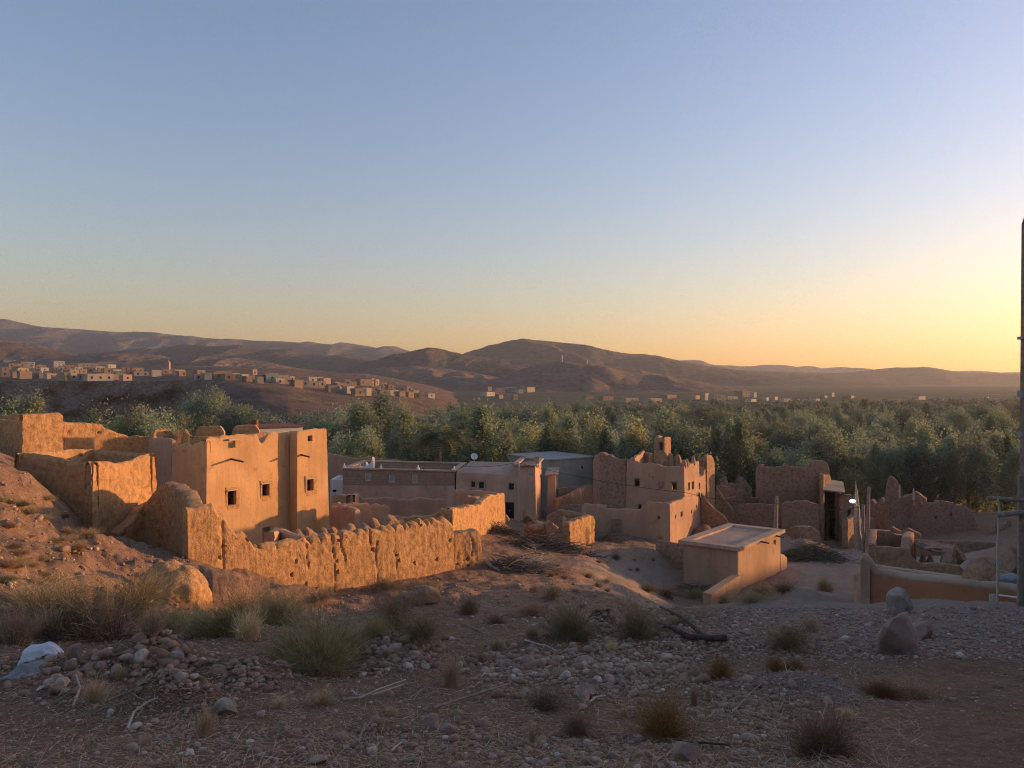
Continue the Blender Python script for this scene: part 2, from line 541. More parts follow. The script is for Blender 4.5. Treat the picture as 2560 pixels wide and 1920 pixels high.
# little relief on the slope: heaps of dug earth, an eroded bank, ruts.  (px, d, radius x, radius y, height)
HEAPS = [(115, 11.2, 0.95, 0.7, 0.42), (200, 10.2, 0.7, 0.5, 0.22), (400, 11.8, 0.8, 0.6, 0.50), (330, 11.4, 0.6, 0.5, 0.25), (620, 11.4, 0.65, 0.5, 0.36),
         (395, 9.5, 0.62, 0.5, 0.46), (500, 9.3, 0.5, 0.4, 0.25), (985, 13.6, 0.85, 0.6, 0.34), (1500, 15.8, 0.36, 0.3, 0.55),
         (1960, 11.2, 1.0, 0.6, 0.24), (2060, 10.6, 0.8, 0.5, 0.14), (1560, 12.0, 1.4, 0.8, 0.14), (960, 8.2, 0.4, 0.3, 0.12), (1750, 15, 1.5, 1.0, 0.15),
         (190, 23.5, 1.2, 0.9, 0.45), (265, 28.5, 1.3, 0.9, 0.7), (330, 30.5, 1.0, 0.8, 0.5), (505, 27.0, 1.3, 0.8, 0.5), (2010, 47, 2.2, 1.6, 1.1), (1640, 60, 1.6, 1.4, 0.5), (1035, 27, 1.3, 0.9, 0.75), (1975, 71, 3.0, 2.0, 1.6), (2020, 68, 2.5, 2, 0.9), (1775, 70, 2.2, 2.2, 2.0), (1455, 57, 2, 1.5, 0.25)]
def ground_z(x, y):
    x = np.asarray(x, float); y = np.asarray(y, float)
    shp = x.shape
    x = np.atleast_1d(x); y = np.atleast_1d(y)
    r = np.hypot(x, y)
    near = tps(x, y)
    floor = np.interp(r, [0, 100, 135, 350, 800, 1500, 7000], [-16.5, -16.5, -18.5, -19, -9.5, -5, -2]) + n2(x, y, 60, 3, 5) * 0.5
    w = sstep(98, 135, r)
    z = near * (1 - w) + floor * w
    k = np.clip(r / 12, 0.4, 2.0) * (1 - w)
    z = z + n2(x, y, 2.4, 4, 3) * 0.10 * k + n2(x, y, 0.5, 4, 11) * 0.05 * np.clip(r / 12, 0.6, 1.4) * (1 - w)
    for (px, d, rx, ry, h) in HEAPS:
        cx, cy_ = plan(px, d)
        u = ((x - cx) / rx) ** 2 + ((y - cy_) / ry) ** 2
        m = u < 9
        if m.any():
            bumpy = 1 + 0.35 * n2(x[m], y[m], 0.35 * rx + 0.1, 3, 21)
            z[m] += h * np.exp(-u[m] * 1.1) * bumpy
    # eroded earth bank in front of the long wall
    bx, by = plan(600, 27.0); ex, ey = plan(800, 30.5)
    t = ((x - bx) * (ex - bx) + (y - by) * (ey - by)) / ((ex - bx) ** 2 + (ey - by) ** 2)
    m = (t > -0.5) & (t < 1.3)
    if m.any():
        nx, ny = (ey - by), -(ex - bx)
        ln = math.hypot(nx, ny)
        dist = ((x - bx) * nx + (y - by) * ny) / ln + n2(x, y, 0.7, 4, 31) * 0.35      # + = towards the camera
        prof = sstep(0.55, -0.05, dist) * np.exp(-np.clip(-dist, 0, 9) / 1.8)
        z = z + np.where(m, prof * 0.8 * sstep(-0.5, 0.0, t) * sstep(1.3, 0.75, t), 0)
    # gully in the sandy slope left of the small house, hillside erosion on the left
    m2 = sstep(-7.5, -10.5, x) * sstep(15, 20, y) * sstep(44, 34, y)
    z = z + (0.28 - np.abs(n2(x, y, 2.4, 5, 77)) * 0.9) * m2 + n2(x, y, 0.6, 4, 78) * 0.15 * m2 + n2(x, y, 0.22, 3, 81) * 0.06 * m2
    m4 = sstep(20, 24, y) * sstep(80, 60, y) * (1 - m2)
    z = z + n2(x, y, 1.1, 5, 79) * 0.15 * m4 + n2(x, y, 0.35, 3, 80) * 0.05 * m4
    gx, gy = plan(1500, 33), 0
    m3 = sstep(0, 3, x) * sstep(24, 28, y) * sstep(52, 44, y) * sstep(16, 12, x)
    z = z - np.abs(n2(x * 0.6, y * 0.35, 1.5, 4, 41)) * 0.55 * m3
    return z.reshape(shp)

def gz(x, y):
    return float(ground_z(np.array([x]), np.array([y]))[0])

def at_ground(px, py, lo=4.0, hi=130.0):
    """where the line of sight through a photo pixel meets the slope"""
    ds = np.exp(np.linspace(math.log(lo), math.log(hi), 500))
    zz = ground_z((px - CX) / F * ds, ds)
    below = ((CY - py) / F * ds) < zz
    i = int(np.argmax(below)) if below.any() else len(ds) - 1
    d = float(ds[i])
    return np.array([(px - CX) / F * d, d, float(zz[i])])

# ground sheet: rings around the viewpoint, finer where the photograph looks
th = np.concatenate([np.linspace(-180, -46, 34)[:-1], np.linspace(-46, -36, 24)[:-1], np.linspace(-36, 36, 660)[:-1], np.linspace(36, 46, 24)[:-1], np.linspace(46, 180, 34)[:-1]])
rr = np.concatenate([[0.4, 1.2], np.exp(np.linspace(math.log(2.2), math.log(140), 380)), np.exp(np.linspace(math.log(146), math.log(4560), 90))])
TH, RR = np.meshgrid(np.radians(th), rr)
GX, GY = RR * np.sin(TH), RR * np.cos(TH)
GZ = ground_z(GX, GY)
nr, nt_ = GX.shape
idx = np.arange(nr * nt_).reshape(nr, nt_)
nxt = np.roll(idx, -1, axis=1)
Q = np.stack([idx[:-1], nxt[:-1], nxt[1:], idx[1:]], -1).reshape(-1, 4)
Q = Q[:, ::-1]
gme = make_mesh("ground", np.stack([GX, GY, GZ], -1).reshape(-1, 3), Q)
# soil kinds: 0 dark stony foreground, red sandy slope, grey gravel, pale path, valley green
def soil(x, y):
    r = np.hypot(x, y)
    px = CX + F * x / np.maximum(y, 0.1)
    wob = n2(x, y, 3.0, 4, 51)
    red = sstep(19, 25, r + wob * 4 + np.where(x < -9, 3, 0)) * sstep(100, 80, r)
    gravel = sstep(1700, 1950, px + wob * 150) * sstep(13.0, 15.0, y + wob * 1.5) * sstep(26, 22.5, y) * (y > 0)
    for (hx, d, rx, ry, h) in (HEAPS[9], HEAPS[10]):
        c = plan(hx, d)
        gravel = np.maximum(gravel, np.exp(-(((x - c[0]) / rx) ** 2 + ((y - c[1]) / ry) ** 2) * 1.2 + wob * 0.8).clip(0, 1))
    path = sstep(1900, 1990, px + wob * 60) * sstep(36, 40, y) * sstep(78, 70, y) * sstep(2560, 2400, px)
    path = np.maximum(path, 0.75 * sstep(1380, 1500, px + wob * 80) * sstep(1760, 1650, px) * sstep(33, 38, y) * sstep(62, 56, y))
    green = sstep(100, 118, r)
    return red, gravel, path, green
RED, GRAV, PATH, GREEN = soil(GX, GY)
ca = gme.color_attributes.new("soil", 'FLOAT_COLOR', 'POINT')
ca.data.foreach_set("color", np.stack([RED, GRAV, PATH, GREEN], -1).astype(np.float32).ravel())

m, nt, out = new_mat("soil")
at = nd(nt, "ShaderNodeAttribute", attribute_name="soil")
sep = nd(nt, "ShaderNodeSeparateColor"); nt.links.new(at.outputs["Color"], sep.inputs[0])
v = coords(nt)
nb_, nm_, nf_ = noise(nt, v, 0.7, 5, 0.6), noise(nt, v, 6, 6, 0.7), noise(nt, v, 45, 4, 0.7)
c = ramp(nt, nb_, [(0.3, (0.29, 0.17, 0.10)), (0.7, (0.40, 0.245, 0.145))])
c = mixc(nt, ramp(nt, nm_, [(0.4, (0.7, 0.7, 0.7)), (0.6, (0, 0, 0))]), c, (0.15, 0.093, 0.06))
redc = ramp(nt, noise(nt, v, 0.45, 6, 0.65), [(0.3, (0.31, 0.18, 0.105)), (0.7, (0.42, 0.26, 0.16))])
redc = mixc(nt, ramp(nt, noise(nt, v, 1.7, 6, 0.7), [(0.48, (0, 0, 0)), (0.62, (0.75, 0.75, 0.75))]), redc, (0.16, 0.11, 0.065))
redc = mixc(nt, ramp(nt, nm_, [(0.38, (0.5, 0.5, 0.5)), (0.52, (0, 0, 0))]), redc, (0.17, 0.098, 0.062))
c = mixc(nt, sep.outputs[0], c, redc)
gc = ramp(nt, nm_, [(0.35, (0.26, 0.20, 0.165)), (0.65, (0.37, 0.29, 0.24))])
c = mixc(nt, sep.outputs[1], c, gc)
pc = ramp(nt, nb_, [(0.3, (0.36, 0.26, 0.18)), (0.7, (0.46, 0.345, 0.25))])
c = mixc(nt, sep.outputs[2], c, pc)
vg = ramp(nt, noise(nt, coords(nt, scale=(0.05, 0.05, 0.05)), 1.0, 6, 0.7), [(0.35, (0.07, 0.075, 0.04)), (0.55, (0.12, 0.11, 0.06)), (0.7, (0.20, 0.15, 0.10))])
c = mixc(nt, at.outputs["Alpha"], c, vg)
vo = nd(nt, "ShaderNodeTexVoronoi"); vo.inputs["Scale"].default_value = 26; nt.links.new(v, vo.inputs["Vector"])
peb = ramp(nt, vo.outputs["Distance"], [(0.22, (1, 1, 1)), (0.42, (0, 0, 0))])
pk = mixc(nt, 1.0, peb, ramp(nt, noise(nt, v, 11, 2, 0.5), [(0.48, (0, 0, 0)), (0.56, (1, 1, 1))]), 'MULTIPLY')
c = mixc(nt, pk, c, mixc(nt, 0.6, c, ramp(nt, vo.outputs["Color"], [(0.0, (0.12, 0.085, 0.07)), (1.0, (0.30, 0.24, 0.20))])))
nb1 = bump(nt, nm_, 0.9, 0.10)
c = mixc(nt, ramp(nt, nf_, [(0.36, (0.8, 0.8, 0.8)), (0.5, (0, 0, 0))]), c, (0.10, 0.065, 0.045))
c = mixc(nt, ramp(nt, noise(nt, v, 70, 3, 0.7), [(0.60, (0, 0, 0)), (0.70, (0.6, 0.6, 0.6))]), c, (0.46, 0.34, 0.24))
nb1 = bump(nt, nf_, 0.9, 0.025, nb1)
nb1 = bump(nt, pk, 0.5, 0.02, nb1)
bsdf(nt, out, c, 0.95, nb1, 0.08)
ground = link("ground", gme, m)
tag(ground, "stony brown slope falling to the village and the valley floor", None, None, "structure")

# ------------------------------------------------------------------ far relief
def relief_mat(name, lo, hi, veg, scale):
    m, nt, out = new_mat(name)
    v = coords(nt, scale=(scale,) * 3)
    a, b = noise(nt, v, 1.0, 8, 0.65), noise(nt, v, 5.0, 8, 0.7)
    c = ramp(nt, a, [(0.3, lo), (0.7, hi)])
    c = mixc(nt, ramp(nt, b, [(0.42, (0, 0, 0)), (0.62, (0.8, 0.8, 0.8))]), c, veg)
    st = noise(nt, coords(nt, scale=(scale, scale, scale * 9)), 2.5, 6, 0.6)
    c = mixc(nt, ramp(nt, st, [(0.5, (0, 0, 0)), (0.65, (0.35, 0.35, 0.35))]), c, tuple(x * 1.35 for x in hi))
    nb = bump(nt, b, 0.9, 0.4 / scale)
    bsdf(nt, out, c, 0.97, nb, 0.05)
    return m
relief_mat("hill_red", (0.25, 0.175, 0.135), (0.37, 0.26, 0.195), (0.15, 0.12, 0.095), 0.02)
relief_mat("hill_olive", (0.13, 0.105, 0.085), (0.20, 0.155, 0.12), (0.085, 0.078, 0.06), 0.012)
relief_mat("hill_brown", (0.17, 0.125, 0.10), (0.26, 0.185, 0.14), (0.11, 0.092, 0.075), 0.012)
relief_mat("range_grey", (0.16, 0.135, 0.13), (0.23, 0.19, 0.175), (0.12, 0.105, 0.10), 0.005)
relief_mat("cliff_rock", (0.20, 0.135, 0.105), (0.42, 0.28, 0.20), (0.08, 0.058, 0.045), 0.16)

def hill(name, label, prof, d, wf, wb, mat, seed, gully=0.10, step=4.0):
    prof = np.array(prof, float)
    pxs = np.arange(prof[0, 0], prof[-1, 0] + 0.1, step)
    py = np.interp(pxs, prof[:, 0], prof[:, 1])
    k = np.ones(5) / 5
    py = np.convolve(np.pad(py, 2, 'edge'), k, 'valid')
    xr = (pxs - CX) / F * d
    zr = (CY - py) / F * d
    rows = np.concatenate([-np.linspace(1, 0, 60) ** 1.4 * wf, np.linspace(0, 1, 10)[1:] * wb])
    X = np.repeat(xr[None], len(rows), 0)
    yy = np.repeat(rows[:, None], len(xr), 1)
    base = np.interp(d, [0, 350, 800, 1500, 7000], [-19, -19, -9.5, -5, -2]) - 6.0
    t = np.where(yy < 0, -yy / wf, yy / wb)
    fall = (1 - sstep(0, 1, t)) * 0.55 + (1 - t) * 0.45
    hgt = np.maximum(zr[None] - base, 0)
    nz = n2(X, yy + d, wf * 0.28, 6, seed)
    rid = 1 - np.abs(n2(X, (yy + d) * 0.5, wf * 0.17, 5, seed + 9)) * 2
    Z = base + hgt * fall + hgt * (nz * 0.22 + rid * gully * 1.25) * np.sin(np.clip(t, 0, 1) * math.pi) ** 0.8
    X = X + n2(X, yy, wf * 0.4, 3, seed + 3) * wf * 0.08 * t
    n_r, n_c = X.shape
    ii = np.arange(n_r * n_c).reshape(n_r, n_c)
    q = np.stack([ii[:-1, :-1], ii[:-1, 1:], ii[1:, 1:], ii[1:, :-1]], -1).reshape(-1, 4)
    me = make_mesh(name, np.stack([X, d + yy, Z], -1).reshape(-1, 3), q)
    return tag(link(name, me, MATS[mat]), label, None, None, "structure")

hill("mountain_range", "long grey blue mountain range on the left skyline",
     [(-900, 840), (-500, 822), (-200, 815), (-60, 806), (0, 803), (25, 801), (60, 808), (100, 818), (180, 822), (250, 827), (330, 833), (400, 835), (480, 843), (560, 848), (640, 852),
      (700, 853), (760, 857), (845, 862), (875, 859), (900, 863), (918, 865), (945, 871), (970, 868), (986, 864), (1003, 871), (1027, 879), (1100, 888), (1250, 892), (1400, 910), (1500, 930)], 3600, 1000, 700, "range_grey", 3, 0.14, 5)
hill("mountain_range", "low blue hills far off on the yellow skyline",
     [(1440, 940), (1500, 915), (1640, 902), (1690, 901), (1741, 903), (1766, 913), (1845, 918), (1880, 916), (1906, 912), (1954, 913), (1978, 919), (2016, 916), (2049, 921), (2106, 917), (2139, 921),
      (2160, 927), (2300, 930), (2437, 926), (2480, 932), (2530, 930), (2600, 928), (2800, 922), (3200, 905)], 4000, 700, 450, "range_grey", 5, 0.1, 5)
hill("hill", "brown hill rising at the left edge below the mountain range",
     [(-500, 815), (-200, 830), (0, 846), (49, 864), (72, 861), (110, 872), (180, 886), (300, 900), (400, 915)], 1500, 420, 300, "hill_brown", 7, 0.12)
hill("hill", "dark olive double hill below the mountain range",
     [(160, 905), (240, 890), (318, 882), (400, 870), (463, 862), (520, 867), (560, 870), (610, 864), (640, 866), (680, 874), (740, 871), (780, 884), (900, 900), (1000, 912)], 2200, 520, 400, "hill_olive", 11, 0.1)
hill("hill", "low brown saddle hill left of the great round hill",
     [(640, 915), (700, 905), (780, 893), (869, 885), (920, 893), (960, 903), (1050, 915), (1120, 925)], 2500, 420, 300, "hill_brown", 13, 0.1)
hill("hill", "rolling red brown foothills behind the plateau town",
     [(-100, 915), (100, 902), (160, 899), (231, 888), (347, 884), (428, 897), (500, 893), (600, 896), (660, 904), (752, 922), (850, 932), (950, 940), (1020, 950)], 1250, 300, 260, "hill_red", 17, 0.12)
hill("hill", "small dark knoll on the left shoulder of the great round hill",
     [(820, 935), (900, 916), (960, 900), (1000, 888), (1040, 877), (1072, 872), (1110, 878), (1140, 885), (1200, 893), (1300, 905), (1400, 925)], 1800, 420, 300, "hill_olive", 19, 0.14)
hill("hill", "great round dark hill in the middle of the skyline",
     [(1000, 925), (1100, 905), (1185, 881), (1220, 868), (1268, 857), (1298, 853), (1355, 854), (1418, 860), (1466, 871), (1513, 882), (1602, 886), (1640, 892), (1681, 901), (1754, 915), (1850, 928), (1950, 940), (2050, 950)], 2300, 700, 500, "hill_olive", 23, 0.13)
hill("hill", "reddish hill carrying the two lookout towers",
     [(1080, 990), (1180, 965), (1260, 941), (1292, 928), (1339, 914), (1399, 908), (1463, 908), (1513, 914), (1592, 925), (1671, 941), (1766, 962), (1860, 978)], 1150, 330, 240, "hill_red", 29, 0.14)
hill("hill", "rolling red brown slope between the plateau and the tower hill",
     [(720, 985), (800, 955), (880, 935), (960, 922), (1060, 918), (1150, 926), (1240, 942), (1320, 962)], 1350, 300, 240, "hill_red", 37, 0.14)
hill("hill", "long low dark hill under the yellow sky",
     [(1560, 965), (1650, 940), (1719, 926), (1800, 924), (1900, 927), (2000, 932), (2100, 934), (2154, 928), (2200, 922), (2243, 918), (2288, 922), (2324, 931), (2437, 930), (2476, 934), (2545, 934), (2800, 928), (3200, 915)], 2700, 700, 500, "hill_olive", 31, 0.1)

# plateau with the far town: rocky cliff on the left, smooth red slope to the right
PE_PX = [-700, 0, 350, 480, 560, 650, 720, 780, 900, 1000, 1090, 1180]
PE_PY = [950, 953, 953, 950, 950, 960, 970, 983, 999, 1012, 1035, 1076]
PE_D = [390, 375, 365, 360, 345, 330, 325, 325, 330, 330, 330, 330]
def plat_edge(px):
    d = np.interp(px, PE_PX, PE_D)
    return d, (CY - np.interp(px, PE_PX, PE_PY)) / F * d
def plateau_z(px, d):
    de, ze = plat_edge(px)
    return ze + np.interp(px, [920, 1180], [0.036, 0.010]) * (d - de)
pxs = np.arange(-700, 1182, 5.0)
de, ze = plat_edge(pxs)
smooth_w = sstep(430, 560, pxs)
rows = []
for t in np.linspace(0, 1, 26):                # front face, bottom to edge
    w = 10 * (1 - smooth_w) + 110 * smooth_w
    prof = np.where(smooth_w > 0.5, math.sin(t * math.pi / 2), t ** 0.9)
    d = de - w * (1 - t)
    z = -20.5 + (ze + 20.5) * prof
    x = (pxs - CX) / F * d
    crag = n2(x, z * 1.6 + 50, 6, 5, 61) * 7.0 + n2(x, z, 26, 3, 62) * 10
    d2 = d + crag * math.sin(t * math.pi) * (1 - smooth_w) + 0
    zz = z + n2(x, d, 22, 4, 63) * 1.4 * smooth_w * math.sin(t * math.pi)
    rows.append(np.stack([x, d2, zz], -1))
for k in np.concatenate([[2, 6], np.linspace(12, 620, 26)]):
    d = de + k
    x = (pxs - CX) / F * d
    rows.append(np.stack([x, d, plateau_z(pxs, d) + n2(x, d, 30, 4, 64) * min(1.2, k * 0.05) - (k > 500) * 30], -1))
V = np.stack(rows)
n_r, n_c = V.shape[:2]
ii = np.arange(n_r * n_c).reshape(n_r, n_c)
q = np.stack([ii[:-1, :-1], ii[:-1, 1:], ii[1:, 1:], ii[1:, :-1]], -1).reshape(-1, 4)
pme = make_mesh("plateau", V.reshape(-1, 3), q)
pme.materials.append(MATS["hill_red"]); pme.materials.append(MATS["cliff_rock"])
mi = np.zeros((n_r - 1, n_c - 1), np.int32)
mi[:25, :] = (smooth_w[:-1] < 0.5)[None]
pme.polygons.foreach_set("material_index", mi.ravel())
tag(link("plateau", pme), "red plateau with a rocky cliff edge carrying the far town", None, None, "structure")

# ------------------------------------------------------------------ earthen walls
def col_on(a, b, px):
    """plan point where the photo column px crosses the plan line a-b"""
    u = (px - CX) / F
    dx, dy = b - a
    t = (u * a[1] - a[0]) / (dx - u * dy)
    return t

def mud_wall(name, path, top, mat, parent=None, base=None, thick=0.5, res=0.25, batter=0.0, amp=0.04, closed=False, holes=(), seed=1,
             ragged=0.0, rag_scale=0.8, pits=0, joints=0, crown=0.035, streak=1.0):
    """one wall (or closed ring of walls) swept along a plan path; outside = right-hand side of the path.
    top: z number, or list of (px, py) photo points read at the wall's own depth, or list of (fraction, z) flagged by 'f'.
    holes: (segment, px0, px1, py0, py1) real openings through the wall."""
    path = [np.asarray(p, float) for p in path]
    pts = path + ([path[0]] if closed else [])
    segl = [np.linalg.norm(pts[i + 1] - pts[i]) for i in range(len(pts) - 1)]
    cum = np.r_[0, np.cumsum(segl)]
    r = random.Random(seed)
    hz = []
    for (sg, x0, x1, y0, y1) in holes:
        a, b = pts[sg], pts[sg + 1]
        t0, t1 = col_on(a, b, x0), col_on(a, b, x1)
        dm = (a + (b - a) * (t0 + t1) / 2)[1]
        hz.append((cum[sg] + t0 * segl[sg], cum[sg] + t1 * segl[sg], (CY - y1) / F * dm, (CY - y0) / F * dm))
    ss = []
    for i in range(len(segl)):
        n = max(2, int(math.ceil(segl[i] / res)))
        ss.append(cum[i] + np.linspace(0, segl[i], n + 1)[: (n if i < len(segl) - 1 else n + 1)])
    s = np.concatenate(ss)
    for h in hz:
        s = s[(np.abs(s - h[0]) > res * 0.3) & (np.abs(s - h[1]) > res * 0.3) | np.isin(s, cum)]
        s = np.sort(np.r_[s, h[0], h[1]])
    s = np.unique(np.round(s, 5))
    seg = np.clip(np.searchsorted(cum, s + 1e-6, 'right') - 1, 0, len(segl) - 1)
    frac = (s - cum[seg]) / np.array(segl)[seg]
    A = np.array(pts)[seg]; B = np.array(pts)[seg + 1]
    xy = A + (B - A) * frac[:, None]
    dirs = np.array([(pts[i + 1] - pts[i]) / segl[i] for i in range(len(segl))])
    nrm = np.stack([dirs[:, 1], -dirs[:, 0]], -1)
    N = nrm[seg].copy()
    for i in range(1, len(segl)):
        k = np.argmin(np.abs(s - cum[i]))
        N[k] = (nrm[i - 1] + nrm[i]) / (1 + nrm[i - 1] @ nrm[i] + 1e-6)
    if closed:
        mit = (nrm[-1] + nrm[0]) / (1 + nrm[-1] @ nrm[0] + 1e-6)
        N[0] = mit; N[-1] = mit
    # heights
    if isinstance(top, (int, float)):
        zt = np.full(len(s), float(top))
    elif top[0] == 'f':
        a = np.array(top[1:]); zt = np.interp(s / cum[-1], a[:, 0], a[:, 1])
    else:
        a = np.array(top, float)
        pxs_ = CX + F * xy[:, 0] / xy[:, 1]
        zt = (CY - np.interp(pxs_, a[:, 0], a[:, 1])) / F * xy[:, 1]
    if ragged:
        rn = fbm(np.c_[xy / rag_scale, np.full(len(s), seed * 3.1)], 4, seed)
        zt = zt + ragged * rn
    if closed:
        zt[-1] = zt[0]
    if base is None:
        zb = ground_z(xy[:, 0], xy[:, 1]).min() - 0.5
    else:
        zb = base
    zt = np.maximum(zt, zb + 0.15)
    cap = float(zt.min()) - 0.02
    if hz:
        cap = max(cap if cap > max(h[3] for h in hz) else max(h[3] for h in hz) + 0.02, zb + 0.1)
    hmax = max(float(zt.max()) - zb, 0.3)
    lv = np.linspace(zb, max(cap, zb + 0.1), max(2, int(math.ceil((cap - zb) / res)) + 1))
    for h in hz:
        lv = lv[(np.abs(lv - h[2]) > res * 0.3) & (np.abs(lv - h[3]) > res * 0.3)]
        lv = np.sort(np.r_[lv, h[2], h[3]])
    nt2 = max(1, int(math.ceil((float(zt.max()) - cap) / res)))
    tf = np.linspace(0, 1, nt2 + 1)[1:]
    ztc = np.maximum(zt, cap + 0.02)
    zlev = np.r_[lv, np.full(len(tf), 1e6)]
    Z = np.minimum(np.concatenate([np.repeat(lv[:, None], len(s), 1), cap + (ztc - cap)[None] * tf[:, None]]), zt[None])
    nrow, ns = Z.shape
    X = np.repeat(xy[None], nrow, 0)
    p3 = np.concatenate([X, Z[..., None]], -1)
    disp = amp * 0.8 * fbm(p3 / 0.9, 4, seed) + amp * 0.7 * fbm(p3 / 0.13, 2, seed + 3) + amp * 0.6 * fbm(p3 / np.array([0.28, 0.28, 1.5]), 3, seed + 5) * streak + amp * 0.5 * fbm(p3 / 0.25, 3, seed + 8)
    for _ in range(pits):
        ps, pz, pr = r.uniform(0, cum[-1]), r.uniform(zb + 0.5, float(zt.max()) - 0.25), r.uniform(0.045, 0.08)
        dd = np.hypot(s[None] - ps, Z - pz)
        disp = disp - 0.3 * np.clip(1.3 - dd / pr, 0, 1)
    for _ in range(joints):
        ps, w = r.uniform(0, cum[-1]), r.uniform(0.03, 0.065)
        z0 = r.uniform(0.0, 0.7); ln = r.uniform(0.3, 0.8)
        rel = (Z - zb) / hmax
        wob = 0.15 * vnoise(np.stack([Z * 1.5, Z * 0 + ps, Z * 0], -1), seed)
        disp = disp - r.uniform(0.05, 0.12) * np.clip(1.2 - np.abs(s[None] - ps + wob) / w, 0, 1) * sstep(z0 - 0.05, z0 + 0.1, rel) * sstep(z0 + ln + 0.1, z0 + ln - 0.05, rel)
    if closed:
        disp[:, -1] = disp[:, 0]
    lean = batter * (Z - zb)
    topr = np.clip((Z - (zt[None] - 0.12)) / 0.12, 0, 1) * crown
    off_f = disp - lean - topr
    off_b = -thick + np.roll(disp, 3, 0) * 0.7 + np.minimum(lean * 0.3, thick * 0.3) + topr
    Vf = np.concatenate([X + N[None] * off_f[..., None], Z[..., None]], -1)
    Vb = np.concatenate([X + N[None] * off_b[..., None], Z[..., None]], -1)
    mid = (Vf[-1] + Vb[-1]) / 2
    mid[:, 2] += crown * (1 + 0.8 * vnoise(np.c_[xy * 2.2, np.full(ns, 3.3)], seed))
    V = np.concatenate([Vf.reshape(-1, 3), Vb.reshape(-1, 3), mid])
    fi = np.arange(nrow * ns).reshape(nrow, ns)
    bi = fi + nrow * ns
    mi_ = 2 * nrow * ns + np.arange(ns)
    open_ = np.zeros((nrow - 1, ns - 1), bool)
    sc, zc = (s[:-1] + s[1:]) / 2, None
    zmid = (zlev[:-1] + zlev[1:]) / 2
    for h in hz:
        open_ |= ((zmid > h[2]) & (zmid < h[3]))[:, None] & ((sc > h[0]) & (sc < h[1]))[None]
    ok = ~open_
    def quad(a, flip=False):
        q = np.stack([a[:-1, :-1], a[:-1, 1:], a[1:, 1:], a[1:, :-1]], -1)
        return q[..., ::-1] if flip else q
    qs = [quad(fi)[ok], quad(bi, True)[ok],
          np.stack([fi[-1, :-1], fi[-1, 1:], mi_[1:], mi_[:-1]], -1), np.stack([mi_[:-1], mi_[1:], bi[-1, 1:], bi[-1, :-1]], -1)]
    if not closed:
        qs += [np.stack([fi[:-1, 0], fi[1:, 0], bi[1:, 0], bi[:-1, 0]], -1), np.stack([bi[:-1, -1], bi[1:, -1], fi[1:, -1], fi[:-1, -1]], -1)]
    ex = []
    if open_.any():
        o = np.pad(open_, 1)
        oi, oj = np.nonzero(open_)
        for i, j in zip(oi, oj):
            if not o[i, j + 1]: ex.append([fi[i, j], fi[i, j + 1], bi[i, j + 1], bi[i, j]])
            if not o[i + 2, j + 1]: ex.append([fi[i + 1, j + 1], fi[i + 1, j], bi[i + 1, j], bi[i + 1, j + 1]])
            if not o[i + 1, j]: ex.append([fi[i + 1, j], fi[i, j], bi[i, j], bi[i + 1, j]])
            if not o[i + 1, j + 2]: ex.append([fi[i, j + 1], fi[i + 1, j + 1], bi[i + 1, j + 1], bi[i, j + 1]])
        qs.append(np.array(ex))
    T = []
    if not closed:
        T = [[fi[-1, 0], mi_[0], bi[-1, 0]], [fi[-1, -1], bi[-1, -1], mi_[-1]]]
    return part(name, V, np.concatenate(qs), T, MATS[mat] if isinstance(mat, str) else mat, parent, True, 42)

class Face:
    """a facade between two plan points: photo columns and rows become points on it"""
    def __init__(s, a, b):
        s.a, s.b = np.asarray(a, float), np.asarray(b, float)
        d = (s.b - s.a) / np.linalg.norm(s.b - s.a)
        s.d = d
        s.n = np.array([d[1], -d[0]])
    def pt(s, px, py, off=0.0):
        p = s.a + (s.b - s.a) * col_on(s.a, s.b, px)
        z = (CY - py) / F * p[1]
        return np.array([*(p + s.n * off), z])
    def box(s, mb, x0, x1, y0, y1, o0, o1):
        xm = (x0 + x1) / 2
        zt, zb = s.pt(xm, y0)[2], s.pt(xm, y1)[2]
        p0, p1 = s.pt(x0, y0)[:2], s.pt(x1, y0)[:2]
        c = [p0 + s.n * o1, p1 + s.n * o1, p1 + s.n * o0, p0 + s.n * o0]
        return mb.hexa([[*q, zb] for q in c], [[*q, zt] for q in c])

